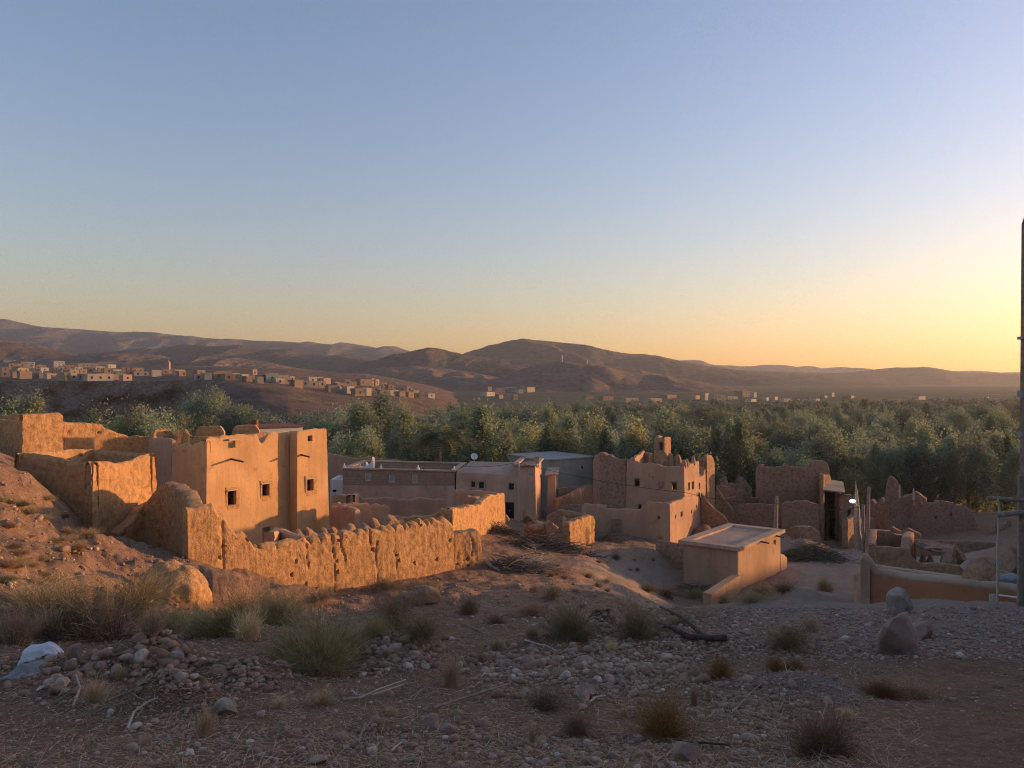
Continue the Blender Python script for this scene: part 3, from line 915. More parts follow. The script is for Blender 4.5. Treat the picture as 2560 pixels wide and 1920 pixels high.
def frame_window(parent, f, x0, x1, y0, y1, frame="whitewash", pane="dark_pane", depth=-0.18, border=0.0, bars=0, name="window"):
    """window part: surround/frame with sub-parts pane and bars"""
    w = (x1 - x0); h = (y1 - y0)
    mb = MB()
    t = 0.13 * w
    f.box(mb, x0, x0 + t, y0, y1, depth, depth + 0.1); f.box(mb, x1 - t, x1, y0, y1, depth, depth + 0.1)
    f.box(mb, x0 + t, x1 - t, y0, y0 + t, depth, depth + 0.097); f.box(mb, x0 + t, x1 - t, y1 - t, y1, depth, depth + 0.097)
    o = mb.build(name, MATS[frame], parent)
    if pane is None: return o
    p = MB(); f.box(p, x0 + t * 0.6, x1 - t * 0.6, y0 + t * 0.6, y1 - t * 0.6, depth + 0.02, depth + 0.05)
    p.build("pane", MATS[pane], o)
    if bars:
        b = MB()
        for k in range(1, bars + 1):
            xx = x0 + w * k / (bars + 1)
            f.box(b, xx - 0.03 * w, xx + 0.03 * w, y0 + t, y1 - t, depth + 0.06, depth + 0.085)
        f.box(b, x0 + t, x1 - t, (y0 + y1) / 2 - 0.03 * h, (y0 + y1) / 2 + 0.03 * h, depth + 0.055, depth + 0.083)
        b.build("bars", MATS["wood_dark"], o)
    if border:
        s_ = MB()
        bx, by = border, border
        for (a, b2, c, d) in ((x0 - bx, x0, y0 - by, y1 + by), (x1, x1 + bx, y0 - by, y1 + by), (x0, x1, y0 - by, y0), (x0, x1, y1, y1 + by)):
            f.box(s_, a, b2, c, d, -0.03, 0.035)
        s_.build("surround", MATS["coping"], o)
    return o

def lintel(parent, f, x0, x1, y0, y1, mat="wood_pale", out=0.05):
    mb = MB(); f.box(mb, x0, x1, y0, y1, -0.35, out)
    return mb.build("lintel", MATS[mat], parent)

def spout(parent, f, px, py, length=0.9, drop=0.12):
    a = f.pt(px, py, -0.2); b = a + np.array([*(f.n * (length + 0.2)), -drop])
    mb = MB(); mb.tube([a, (a + b) / 2, b], [0.07, 0.065, 0.055], 6)
    return mb.build("roof_spout", MATS["wood_dark"], parent, True)

def slab(name, poly, z0, z1, mat, parent=None, grow=0.0):
    poly = np.asarray(poly, float)
    if grow:
        c = poly.mean(0); dv = poly - c
        poly = c + dv * (1 + grow / np.linalg.norm(dv, axis=1))[:, None]
    mb = MB(); mb.prism(poly, z0, z1)
    return mb.build(name, MATS[mat], parent)

def inset(path, k):
    path = [np.asarray(p, float) for p in path]
    n = len(path)
    out = []
    for i in range(n):
        d0 = path[i] - path[i - 1]; d1 = path[(i + 1) % n] - path[i]
        d0 /= np.linalg.norm(d0); d1 /= np.linalg.norm(d1)
        n0 = np.array([d0[1], -d0[0]]); n1 = np.array([d1[1], -d1[0]])
        out.append(path[i] - (n0 + n1) / (1 + n0 @ n1) * k)
    return np.array(out)

# ---------------------------------------------------------------- big orange kasbah house
KL, KR = plan(515, 48.0), plan(832, 57.3)
kd = (KR - KL) / np.linalg.norm(KR - KL); kn = np.array([kd[1], -kd[0]])
kas = thing("kasbah_house", "tall smooth orange mud house with three window holes and a corner tower", "house", [*(KL + KR) / 2 - kn * 3, -10.8])
kA = KL; kB = KL + kd * (col_on(KL, KR, 716) * np.linalg.norm(KR - KL))
kC = KR - kd * 0.3
kbk = -kn * 3.9
main_path = [kA, kC, kC + kbk, kA + kbk]
fk = Face(kA, kC)
mud_wall("wall", main_path, ['f', (0, -3.50), (0.03, -3.42), (0.055, -3.35), (0.09, -3.32), (0.12, -3.45), (0.146, -3.42), (0.149, -3.85), (0.158, -4.1), (0.168, -3.8), (0.172, -3.45), (0.21, -3.35), (0.36, -3.35), (0.5, -3.8), (0.86, -4.3), (0.9, -3.95), (0.93, -3.85), (0.935, -4.15), (0.945, -3.8), (0.97, -3.72), (1, -3.50)], "plaster_orange", kas, base=-11.6, thick=0.55, res=0.2,
         batter=0.028, amp=0.025, closed=True, seed=4, ragged=0.22, rag_scale=0.4,
         holes=[(0, 572, 593, 1227, 1263), (0, 658, 676, 1210, 1240), (0, 576, 594, 1102, 1120), (0, 657, 677, 1318, 1364)], crown=0.05)
tA = kB + kn * 0.75 + kd * 0.28; tB = kC + kn * 0.75 - kd * 0.75
ft = Face(tA, tB)
mud_wall("tower", [kB - kn * 0.1 + kd * 0.28, tA, tB, tB - kn * 0.85], ['f', (0, -3.4), (0.15, -3.35), (0.5, -3.27), (0.85, -3.22), (1, -3.3)], "plaster_orange", kas, base=-11.6, thick=0.4, res=0.2, batter=0.02, amp=0.02,
         seed=6, ragged=0.07, holes=[(1, 769, 785, 1198, 1227), (1, 773, 785, 1089, 1103)])
slab("roof", inset(main_path, 0.5), -5.0, -4.75, "roof_mud", kas)
for (f, x0, x1, y0, y1) in ((fk, 572, 593, 1227, 1263), (fk, 658, 676, 1210, 1240), (ft, 769, 785, 1198, 1227)):
    mb = MB()                                   # rough unplastered patch round the hole
    for a in ((x0 - 4, x0, y0 - 8, y1 + 6), (x1, x1 + 8, y0 - 8, y1 + 9), (x0, x1, y0 - 8, y0 - 3), (x0, x1, y1, y1 + 12)):
        f.box(mb, *a, -0.16, -0.105 if f is fk else -0.06)
    w = mb.build("window", MATS["mud_orange"], kas)
    w.location = (f.n[0] * 0.02, f.n[1] * 0.02, 0)
    l = MB(); f.box(l, x0 - 2, x1 + 3, y0 - 3, y0, -0.3, -0.03); l.build("lintel", MATS["wood_pale"], w)
    fr = MB(); f.box(fr, x1 - 3, x1, y0, y1, -0.5, -0.4); f.box(fr, x0, x0 + 2, y0, y1, -0.5, -0.4); f.box(fr, x0, x1, (y0 + y1) / 2 - 1, (y0 + y1) / 2 + 1, -0.5, -0.42)
    fr.build("frame", MATS["wood_dark"], w)
lintel(kas, fk, 573, 598, 1097, 1101, out=0.0)
spout(kas, fk, 583, 1148, 1.0); spout(kas, ft, 756, 1137, 0.7)
mb = MB(); fk.box(mb, 659, 676, 1321, 1366, -0.42, -0.34); dk = mb.build("door", MATS["wood_grey"], kas)
lintel(kas, fk, 655, 680, 1313, 1318, "wood_grey", -0.1)
# rear wing with rounded parapet blocks
rear = thing("ruined_wing", "ruined mud wing with broken parapet blocks behind the tall orange house", "ruin", [*(plan(470, 57)), -10.8])
mud_wall("wall", [plan(366, 54), plan(424, 51.6)], [(360, 1096), (384, 1098), (388, 1094), (415, 1096), (424, 1103)],
         "plaster_ruin", rear, base=-11.5, thick=0.5, res=0.2, amp=0.03, batter=0.02, seed=12, ragged=0.1, joints=3)
for i, (x0, x1, y, dd) in enumerate(((384, 436, 1074, 58), (437, 474, 1074, 58.6), (490, 560, 1066, 60), (580, 648, 1064, 62))):
    mud_wall("parapet_block", [plan(x0, dd), plan(x1, dd + (0.4 if i else 1.2))], [(x0, y + 14), (x0 + 6, y + 1), ((x0 + x1) / 2, y), (x1 - 9, y), (x1, y + 13)], "mud_orange", rear, base=-6.5, thick=0.6, res=0.16, amp=0.05, seed=20 + i, ragged=0.05)
mud_wall("wall", [plan(366, 58.5), plan(520, 59.5), plan(720, 64)], [(366, 1095), (480, 1096), (490, 1091), (560, 1092), (650, 1082), (720, 1085)], "mud_orange", rear, base=-11.5, thick=0.5, res=0.3, amp=0.05, seed=26, ragged=0.12)

# ---------------------------------------------------------------- roofless tower ruin on the left, its neighbours
tw = thing("roofless_tower", "roofless square mud tower ruin beside the lit hillside", "ruin", [*plan(310, 40), -7.0])
RA, RB = plan(231, 36.0), plan(402, 40.5)
rd = (RB - RA) / np.linalg.norm(RB - RA); rn = np.array([rd[1], -rd[0]])
RC = RB - rn * 4.4; RD = RA - rn * 4.8
mud_wall("wall", [RA, RB, RC, RD], ['f', (0, -3.72), (0.05, -3.8), (0.1, -3.95), (0.15, -3.95), (0.2, -3.72), (0.24, -3.72), (0.265, -3.72), (0.40, -3.65), (0.5, -3.55), (0.75, -3.4), (0.84, -3.45), (0.93, -3.75), (1, -3.72)],
         "mud_orange", tw, base=-9.8, thick=0.55, res=0.10, batter=0.03, amp=0.055, closed=True, seed=31, ragged=0.08, pits=14, joints=0, crown=0.06)
fl = thing("earth_wall", "thick lit mud ruin walls with stepped top at the slope's head", "wall", [*plan(100, 54), -6])
mud_wall("wall", [plan(-120, 59), plan(-60, 56), plan(53, 52), plan(160, 54.2)], [(-200, 1045), (0, 1050), (52, 1053), (53, 1046), (62, 1038), (120, 1035), (150, 1034), (160, 1042)], "mud_orange", fl, thick=0.8, res=0.2, batter=0.04, amp=0.09, seed=41, pits=8, joints=0, ragged=0.08)
mud_wall("wall", [plan(-140, 58), plan(0, 56.4), plan(62, 55.2), plan(158, 57.2)], [(-140, 1036), (0, 1039), (150, 1033), (158, 1040)], "mud_orange", fl, thick=0.7, res=0.25, amp=0.07, seed=43, ragged=0.08)
mud_wall("wall", [plan(157, 56.3), plan(254, 58.5), plan(322, 60), plan(384, 60.5)], [(157, 1057), (235, 1060), (254, 1061), (262, 1074), (285, 1079), (317, 1090), (325, 1093), (329, 1091), (340, 1090), (378, 1091), (386, 1096)], "mud_orange", fl, base=-9, thick=0.6, res=0.2, amp=0.09, seed=45, pits=14, joints=2, ragged=0.16, rag_scale=0.5)
sh = thing("earth_wall", "curved broken mud wall in shade under the roofless tower", "wall", [*plan(430, 35), -7.5])
mud_wall("wall", [plan(300, 36.8), plan(360, 38.2), plan(404, 37.5), plan(440, 34.0), plan(475, 30.6)], [(300, 1335), (340, 1300), (372, 1240), (404, 1211), (425, 1214), (440, 1222), (452, 1232), (460, 1255), (474, 1277)], "mud_orange", sh, base=-9, thick=0.7, res=0.16, amp=0.09, batter=0.02, seed=51, ragged=0.16, joints=3)

# ---------------------------------------------------------------- the long garden wall, its rear twin and yard walls
LA, LB = plan(476, 29.75), plan(1138, 40.0)
TEETH = []
_r = random.Random(12); _x = 782
while _x < 1100:                                # worn crest: uneven lumps with narrow rain-cut gaps
    _w = _r.uniform(12, 42); _y = float(np.interp(_x, [770, 860, 930, 1000, 1060, 1118], [1347, 1334, 1324, 1312, 1303, 1296])) + _r.uniform(-2, 4)
    _g = _r.uniform(3, 15)
    TEETH += [(_x, _y + _g), (_x + 2.5, _y + 1), (_x + _w * .5, _y - _r.uniform(0, 3)), (_x + _w - 2.5, _y + _r.uniform(0, 3))]
    _x += _w
lw = thing("garden_wall", "long glowing rammed earth wall with eroded jagged crest", "wall", [*(LA + LB) / 2, -9])
mud_wall("wall", [LA, LB], [(470, 1276), (478, 1274), (500, 1271), (542, 1269), (549, 1280), (556, 1291), (566, 1293), (576, 1306), (581, 1330), (592, 1327), (598, 1337), (622, 1337), (628, 1350), (636, 1362), (643, 1374), (652, 1369), (670, 1366), (700, 1362), (735, 1354), (770, 1347)] + TEETH + [(1118, 1296), (1128, 1303), (1138, 1316)],
         "mud_orange", lw, thick=0.75, res=0.075, batter=0.05, amp=0.04, seed=61, pits=30, joints=12, ragged=0.09, rag_scale=0.3, crown=0.07)
le = thing("garden_wall", "short lit stub of rammed earth wall ending the long garden wall", "wall", [*plan(1170, 40.3), -9.8])
mud_wall("wall", [plan(1140, 40.6), plan(1206, 41.6)], [(1138, 1338), (1150, 1336), (1170, 1331), (1190, 1328), (1198, 1327), (1204, 1334), (1210, 1345)], "mud_orange", le, thick=0.9, res=0.08, batter=0.07, amp=0.07, seed=63, pits=3, joints=1, ragged=0.1, rag_scale=0.3)
lr = thing("garden_wall", "inner yard wall topped with a row of rounded earth domes", "wall", [*plan(850, 44), -10])
dom = []
for i, x in enumerate(np.arange(700, 1000, 33) + np.array([0, 6, -4, 5, -6, 3, 7, -5, 4, -3])[:len(np.arange(700, 1000, 33))]):
    y = [0, 4, -3, 5, 1, -2, 4, 0, 3, -1][i] + np.interp(x, [690, 830, 890, 950, 976, 1010], [1322, 1320, 1308, 1290, 1283, 1302])
    y += 7
    dom += [(x, y + 9), (x + 4, y + 2), (x + 14, y - 2), (x + 24, y + 3), (x + 30, y + 10)]
mud_wall("wall", [plan(700, 41.5), plan(1012, 46.5)], dom, "mud_ruin", lr, thick=0.8, res=0.13, amp=0.06, seed=65, crown=0.16, ragged=0.05)
ls = thing("earth_wall", "low dark cross wall between the orange house and the domed wall", "wall", [*plan(700, 41), -10])
mud_wall("wall", [plan(686, 39.0), plan(700, 41.0), plan(776, 38.6)], [(684, 1330), (694, 1328), (720, 1337), (776, 1350)], "plaster_ruin", ls, thick=0.5, res=0.2, amp=0.04, seed=66)
l3 = thing("earth_wall", "lit rising yard wall leading to the doorway of the long house", "wall", [*plan(1195, 53), -10])
mud_wall("wall", [plan(1000, 47.5), plan(1132, 47.5), plan(1262, 60)], [(1000, 1295), (1050, 1290), (1098, 1284), (1102, 1276), (1130, 1273), (1165, 1270), (1178, 1264), (1200, 1262), (1212, 1250), (1222, 1240), (1252, 1233), (1262, 1232)], "mud_orange", l3, thick=0.6, res=0.15, amp=0.07, seed=67, joints=2, ragged=0.18, rag_scale=0.5, pits=4)
for i, (lab, path, top) in enumerate((
        ("low rounded mud wall touching the orange house corner", [(826, 55), (886, 53.5)], [(826, 1268), (880, 1271), (887, 1276)]),
        ("low mud wall of four weathered blocks behind the yard", [(829, 60), (860, 60), (975, 62)], [(829, 1260), (845, 1256), (852, 1262), (858, 1261), (890, 1260), (905, 1264), (912, 1261), (924, 1261), (928, 1268), (932, 1263), (965, 1264), (975, 1270)]),
        ("broken mud wall leaning on the foot of the long house", [(829, 70), (880, 68), (898, 72), (1115, 74)], [(829, 1236), (864, 1240), (880, 1240), (897, 1234), (905, 1248), (960, 1244), (1000, 1250), (1060, 1246), (1115, 1250)]),
        ("curved mud wall with a lit scoop left of the yard blocks", [(1138, 64), (1240, 66)], [(1138, 1230), (1147, 1226), (1165, 1226), (1170, 1234), (1174, 1228), (1210, 1229), (1216, 1234), (1220, 1230), (1245, 1232)]),
        ("square weathered mud block standing in the yard", [(1172, 59), (1207, 60)], [(1172, 1243), (1180, 1241), (1185, 1246), (1190, 1242), (1203, 1243), (1208, 1252)]))):
    t_ = thing("earth_wall", lab, "wall", [*plan(*path[0]), -10.5])
    mud_wall("wall", [plan(*p) for p in path], top, "plaster_ruin", t_, thick=0.55, res=0.18, amp=0.06, seed=70 + i, ragged=0.16, rag_scale=0.4, crown=0.05)

# ---------------------------------------------------------------- long house with brick storey and dish
E = thing("long_house", "long flat mud house with a brick upper band and satellite dish", "house", [*plan(1100, 80), -13.8])
EA, EB, EC_ = plan(856, 78.5), plan(1137, 78), plan(1341, 76)
back = np.array([0.6, 8.0])
fe, fr_ = Face(EA, EB), Face(EB, EC_)
mud_wall("wall", [EA, EB, EB + back, EA + back], -10.35, "plaster_pink", E, base=-14.6, thick=0.4, res=0.6, amp=0.015, closed=True, seed=81, crown=0.0)
up = [p - 0 for p in inset([EA, EB, EB + back, EA + back], 0.03)]
mud_wall("upper_wall", up, ['f', (0, -8.72), (0.35, -8.93), (0.5, -8.9), (0.85, -8.7), (1, -8.72)], "mud_brick", E, base=-10.33, thick=0.35, res=0.35, amp=0.02, closed=True, seed=83, crown=0.0,
         holes=[(0, 911, 927, 1182, 1203), (0, 971, 987, 1185, 1206), (0, 1029, 1044, 1186, 1208)])
for i, (x0, x1, y0, y1) in enumerate(((911, 927, 1182, 1203), (971, 987, 1185, 1206), (1029, 1044, 1186, 1208))):
    frame_window(E, fe, x0, x1, y0, y1, "whitewash", None, depth=-0.30)
mb = MB(); o_ = inset([EA, EB, EB + back, EA + back], -0.10); i_ = inset([EA, EB, EB + back, EA + back], 0.5)
for k in range(4):
    a, b, c_, d_ = o_[k], o_[(k + 1) % 4], i_[(k + 1) % 4], i_[k]
    za, zb_ = (-8.70, -8.91)[int(k in (1, 2))], (-8.70, -8.91)[int((k + 1) % 4 in (1, 2))]
    mb.hexa([[*a, za], [*b, zb_], [*c_, zb_], [*d_, za]], [[*a, za + 0.14], [*b, zb_ + 0.14], [*c_, zb_ + 0.14], [*d_, za + 0.14]])
mb.build("coping", MATS["coping"], E)
slab("roof", i_, -10.6, -10.4, "roof_mud", E)
mb = MB(); fe.box(mb, 892, 1060, 1180, 1214, -1.75, -1.6); mb.build("terrace_wall", MATS["whitewash"], E)
for (px, off) in ((860, 0.1), (900, 0.1), (952, 0.1), (1045, 0.1), (1135, 0.1)):
    p = fe.pt(px, 1170, -0.1)
    mb = MB(); zt = -8.72 + (px - 856) / 281 * -0.21 + 0.13
    mb.tube([[p[0], p[1], zt - 0.05], [p[0], p[1], zt + 0.16], [p[0], p[1], zt + 0.3], [p[0], p[1], zt + 0.5]], [0.2, 0.16, 0.08, 0.02], 7)
    mb.build("finial", MATS["whitewash"], E, True)
mb = MB(); a, b = fe.pt(880, 1170, -3.2), fe.pt(924, 1170, -2.0)
dd = (b - a)[:2] / np.linalg.norm((b - a)[:2]); nn = np.array([dd[1], -dd[0]]) * 0.15
prof = [(0, 0.25), (0.45, 0.3), (0.5, 0.75), (0.6, 0.35), (0.9, 0.85), (0.95, 1.35), (1, 0.9)]
for k in range(len(prof) - 1):
    (u0, h0), (u1, h1) = prof[k], prof[k + 1]
    p0, p1 = a[:2] + (b - a)[:2] * u0, a[:2] + (b - a)[:2] * u1
    mb.hexa([[*(p0 + nn), -10.4], [*(p1 + nn), -10.4], [*(p1 - nn), -10.4], [*(p0 - nn), -10.4]], [[*(p0 + nn), -9.0 + h0], [*(p1 + nn), -9.0 + h1], [*(p1 - nn), -9.0 + h1], [*(p0 - nn), -9.0 + h0]])
mb.build("roof_ornament", MATS["whitewash"], E)
# two storey part
rb = np.array([0.9, 7.0])
ra_path = [EB + fr_.d * 0.05 + fr_.n * 0.06, EC_ + fr_.n * 0.06, EC_ + rb, EB + rb + fr_.d * 0.05]
mud_wall("wall", ra_path, ['f', (0, -9.02), (0.193, -9.0), (0.198, -8.14), (0.27, -8.13), (0.5, -8.13), (0.575, -8.13), (0.58, -8.7), (1, -8.85)], "plaster_pink", E, base=-14.6, thick=0.4, res=0.3, batter=0.02, amp=0.02, closed=True, seed=85, crown=0.02,
         holes=[(0, 1178, 1188, 1203, 1218), (0, 1197, 1210, 1205, 1221), (0, 1272, 1285, 1208, 1225), (0, 1263, 1285, 1256, 1297)])
frame_window(E, fr_, 1178, 1188, 1203, 1218, "wood_dark", "dark_pane", border=4, bars=1)
frame_window(E, fr_, 1197, 1210, 1205, 1221, "wood_dark", "dark_pane", border=4, bars=1)
frame_window(E, fr_, 1272, 1285, 1208, 1225, "wood_dark", "dark_pane", border=4, bars=1)
mb = MB(); fr_.box(mb, 1263.3, 1284.7, 1256.5, 1297, -0.3, -0.2); dr = mb.build("door", MATS["dark_pane"], E)
mb = MB(); fr_.box(mb, 1272, 1273.4, 1276, 1278, -0.2, -0.14); mb.build("handle", MATS["metal_white"], dr)
ri = inset(ra_path, 0.3)
slab("roof", [ri[0], ri[0] + (ri[1] - ri[0]) * 0.7, ri[3] + (ri[2] - ri[3]) * 0.7, ri[3]], [-9.25, -9.25, -8.75, -8.75], [-9.0, -9.0, -8.5, -8.5], "roof_mud", E)
slab("roof", [ri[0] + (ri[1] - ri[0]) * 0.73, ri[1], ri[2], ri[3] + (ri[2] - ri[3]) * 0.73], -8.5, -8.3, "roof_mud", E)
fs = Face(EC_ + fr_.n * 0.06, EC_ + rb)
mb = MB()
cps = inset([ra_path[0] + (ra_path[1] - ra_path[0]) * 0.72, ra_path[1], ra_path[2], ra_path[3] + (ra_path[2] - ra_path[3]) * 0.72], -0.12); cpi = inset(cps, 0.55)
for k in range(4):
    a, b, c_, d_ = cps[k], cps[(k + 1) % 4], cpi[(k + 1) % 4], cpi[k]
    mb.hexa([[*q, -8.12] for q in (a, b, c_, d_)], [[*q, -7.98] for q in (a, b, c_, d_)])
mb.build("coping", MATS["coping"], E)
mb = MB(); p = fr_.pt(1336, 1160, -1.2); mb.prism([[p[0] - .2, p[1] - .2], [p[0] + .2, p[1] - .2], [p[0] + .2, p[1] + .2], [p[0] - .2, p[1] + .2]], -8.3, -7.35)
mb.prism([[p[0] - .3, p[1] - .3], [p[0] + .3, p[1] - .3], [p[0] + .3, p[1] + .3], [p[0] - .3, p[1] + .3]], -7.345, -7.25)
mb.build("chimney", MATS["coping"], E)
an = [plan(1366, 81.5), plan(1391, 82), plan(1396, 88), plan(1371, 88)]
mud_wall("annex", an, -9.7, "plaster_pink", E, base=-14.8, thick=0.35, res=0.5, amp=0.02, closed=True, seed=87, batter=0.03)
slab("roof", inset(an, -0.15), -9.72, -9.58, "coping", E)
ds = thing("satellite_dish", "white satellite dish standing on the long house roof edge", "dish", fr_.pt(1181, 1160, -0.6) + np.array([0, 0, 0.05]))
p = fr_.pt(1181, 1143, -0.6)
mb = MB(); mb.tube([[p[0], p[1] + .1, p[2] - 0.85], [p[0], p[1] + .1, p[2] - 0.1]], 0.05, 6); mb.build("mast", MATS["metal_grey"], ds, True)
aim = np.array([0.25, -0.85, 0.45]); aim /= np.linalg.norm(aim); ax = np.cross(aim, [0, 0, 1]); ax /= np.linalg.norm(ax); ay = np.cross(ax, aim)
V, Qd = [], []
for i, (rr_, dp) in enumerate(((0.02, 0.0), (0.16, 0.015), (0.29, 0.06), (0.36, 0.10))):
    for j in range(18):
        t = j / 18 * 2 * math.pi
        V.append(p + ax * rr_ * math.cos(t) + ay * rr_ * math.sin(t) + aim * dp)
for i in range(3):
    for j in range(18):
        Qd.append([i * 18 + j, i * 18 + (j + 1) % 18, (i + 1) * 18 + (j + 1) % 18, (i + 1) * 18 + j])
part("reflector", V, Qd, None, MATS["metal_white"], ds)
mb = MB(); mb.tube([p - ay * 0.33 + aim * 0.08, p + aim * 0.38], 0.018, 5); mb.tube([p + aim * 0.36, p + aim * 0.48], 0.05, 6); mb.build("receiver_arm", MATS["metal_grey"], ds, True)
pl = thing("service_pole", "thin pale pole standing before the long house door", "pole", [*plan(1297, 73), -13.3])
mb = MB(); a = plan(1297, 73); mb.tube([[*a, -13.5], [*a, -10], [*a, -7.45]], [0.07, 0.065, 0.055], 8); mb.build("shaft", MATS["wood_pale"], pl, True)
mb = MB(); mb.tube([[*a, -7.46], [*a, -7.3]], 0.09, 6); mb.build("cap", MATS["metal_white"], pl, True)

# ---------------------------------------------------------------- small houses behind
def box_house(name, label, cat, x0, x1, ytop, d0, d1, depth, zb, wall, roof, wins=(), group=None, wd=0.05):
    a, b = plan(x0, d0), plan(x1, d1)
    dv = (b - a) / np.linalg.norm(b - a); nv = np.array([dv[1], -dv[0]])
    zt = (CY - ytop) / F * (d0 + d1) / 2
    t_ = thing(name, label, cat, [*(a + b) / 2 - nv * depth / 2, zb], group)
    poly = [a, b, b - nv * depth, a - nv * depth]
    mud_wall("wall", poly, zt, wall, t_, base=zb - 0.5, thick=0.3, res=1.2, amp=0.01, closed=True, seed=int(x0), crown=0.0)
    slab("roof", inset(poly, 0.28), zt - 0.35, zt - 0.15, roof, t_)
    f = Face(a, b)
    for (wx0, wx1, wy0, wy1) in wins:
        mb = MB(); f.box(mb, wx0, wx1, wy0, wy1, -0.1, 0.012); w_ = mb.build("window", MATS["whitewash"], t_)
        mb = MB(); e = (wx1 - wx0) * 0.14; f.box(mb, wx0 + e, wx1 - e, wy0 + e, wy1 - e, -0.05, 0.02); mb.build("pane", MATS["dark_pane"], w_)
    return t_, poly, zt
t_, poly, zt = box_house("concrete_house", "plain grey concrete house with a pale flat roof", "house", 1369, 1487, 1147, 92, 96, 8.5, -15.5, "concrete", "concrete_roof", [(1452, 1458, 1163, 1174)])
slab("roof_edge", inset(poly, -0.15), zt + 0.0, zt + 0.14, "concrete_roof", t_)
mb = MB(); f = Face(poly[3], poly[0]); c_ = (poly[3] + poly[0]) / 2; mb.prism([c_ + [-.35, -.3], c_ + [.3, -.3], c_ + [.3, .3], c_ + [-.35, .3]], -11.2, -10.5); mb.build("window", MATS["dark_pane"], t_)
t_, poly, zt = box_house("white_house", "white house with red roof trim behind the orange house", "house", 646, 757, 1069, 97, 100, 7, -13, "whitewash", "concrete_roof")
slab("roof_trim", inset(poly, -0.25), zt - 0.02, zt + 0.2, "red_paint", t_)
mb = MB(); p = plan(637, 97.5); mb.prism([p + [-.34, -.34], p + [.34, -.34], p + [.34, .34], p + [-.34, .34]], -13.2, -4.55); mb.build("chimney", MATS["red_paint"], t_)
box_house("white_shed", "small white shed between orange house and long house", "shed", 826, 856, 1199, 86, 86, 4, -14.5, "whitewash", "concrete_roof", [(830, 843, 1222, 1232)])
bw = thing("compound_wall", "smooth brown compound wall below the trees", "wall", [*plan(920, 97), -14.8])
mud_wall("wall", [plan(818, 97), plan(895, 97), plan(1003, 98)], [(818, 1133), (860, 1141), (895, 1147), (896, 1146), (1000, 1149), (1003, 1155)], "plaster_ruin", bw, thick=0.5, res=0.4, amp=0.03, seed=91)
lowr = thing("earth_wall", "jumble of low dark mud walls beside the long house annex", "wall", [*plan(1430, 86), -14.5])
for i, (pa, tp) in enumerate((([(1392, 78), (1430, 80), (1482, 88)], [(1392, 1248), (1430, 1234), (1460, 1218), (1482, 1214)]), ([(1396, 84), (1480, 92)], [(1396, 1222), (1440, 1216), (1480, 1212)]), ([(1385, 74), (1455, 72)], [(1385, 1272), (1420, 1264), (1455, 1262)]))):
    mud_wall("wall", [plan(*q) for q in pa], tp, "mud_dark", lowr, thick=0.5, res=0.3, amp=0.06, seed=93 + i, ragged=0.15)

# ---------------------------------------------------------------- central kasbah ruin
G = thing("kasbah_ruin", "half collapsed mud kasbah with window holes and a broken roof turret", "ruin", [*plan(1660, 70), -13.4])
Gc = plan(1676, 64.0); Gr = plan(1790, 76.5)
gd = (Gr - Gc) / np.linalg.norm(Gr - Gc); gn = np.array([gd[1], -gd[0]])
U0 = Gc + gd * (col_on(Gc, Gr, 1716) * np.linalg.norm(Gr - Gc)) - gn * 0.12     # upper block front corner
U1 = Gc + gd * (col_on(Gc, Gr, 1771) * np.linalg.norm(Gr - Gc)) - gn * 0.12
UL = plan(1563, U0[1] + 2.6)
gback = np.array([1.5, 9.0])
# upper block: front (shaded) and right (lit) faces, sides and back
mud_wall("wall", [UL, U0, U1, U1 + [-3.5, 3.0], UL + [3.0, 9.0]], ['f', (0, -7.1), (0.05, -7.25), (0.12, -7.35), (0.2, -7.4), (0.235, -7.3), (0.30, -7.2), (0.345, -7.25), (0.352, -8.9), (0.40, -8.7), (0.41, -8.3), (0.5, -7.6), (0.7, -6.9), (0.9, -7.0), (1, -7.1)],
         "plaster_ruin", G, base=-14.2, thick=0.5, res=0.2, amp=0.035, batter=0.018, closed=True, seed=101, ragged=0.24, rag_scale=0.45,
         holes=[(0, 1585, 1598, 1197, 1216), (0, 1678, 1691, 1206, 1225), (1, 1722, 1727.5, 1206, 1226), (1, 1732, 1737.5, 1204, 1224), (0, 1595, 1603, 1261, 1276), (1, 1749, 1752.5, 1207, 1224)], pits=6)
fu, fur = Face(UL, U0), Face(U0, U1)
for (f, x0, x1, y0, y1) in ((fu, 1585, 1598, 1197, 1216), (fu, 1678, 1691, 1206, 1225)):
    mb = MB(); f.box(mb, x0 - 1.5, x1 + 1.5, y0 - 2.5, y0, -0.3, 0.0); w_ = mb.build("window", MATS["wood_grey"], G)
    mb = MB(); f.box(mb, (x0 + x1) / 2 - .7, (x0 + x1) / 2 + .7, y0, y1, -0.42, -0.34); f.box(mb, x0, x1, (y0 + y1) / 2 - .8, (y0 + y1) / 2 + .8, -0.42, -0.35); mb.build("frame", MATS["wood_dark"], w_)
mb = MB(); fu.box(mb, 1645, 1657, 1203, 1221, -0.1, 0.0); mb.build("blocked_window", MATS["mud_dark"], G)
for px in (1718, 1724, 1740):
    p = fur.pt(px, 1163, -0.25)
    mb = MB(); mb.tube([[p[0], p[1], -7.5], [p[0], p[1], -7.05], [p[0], p[1], -6.75 + (px == 1740) * .15]], [0.24, 0.2, 0.05], 7); mb.build("merlon", MATS["plaster_ruin"], G, True)
for i, px in enumerate((1640, 1652, 1668, 1600)):
    p = fu.pt(px, 1150, -2.5 - i * 0.4); mb = MB(); mb.tube([[p[0], p[1], -8], [p[0], p[1], -6.9], [p[0] + .05, p[1], -6.35 - .1 * i]], [0.45, 0.35, 0.12], 7); mb.build("broken_pier", MATS["mud_ruin"], G, True)
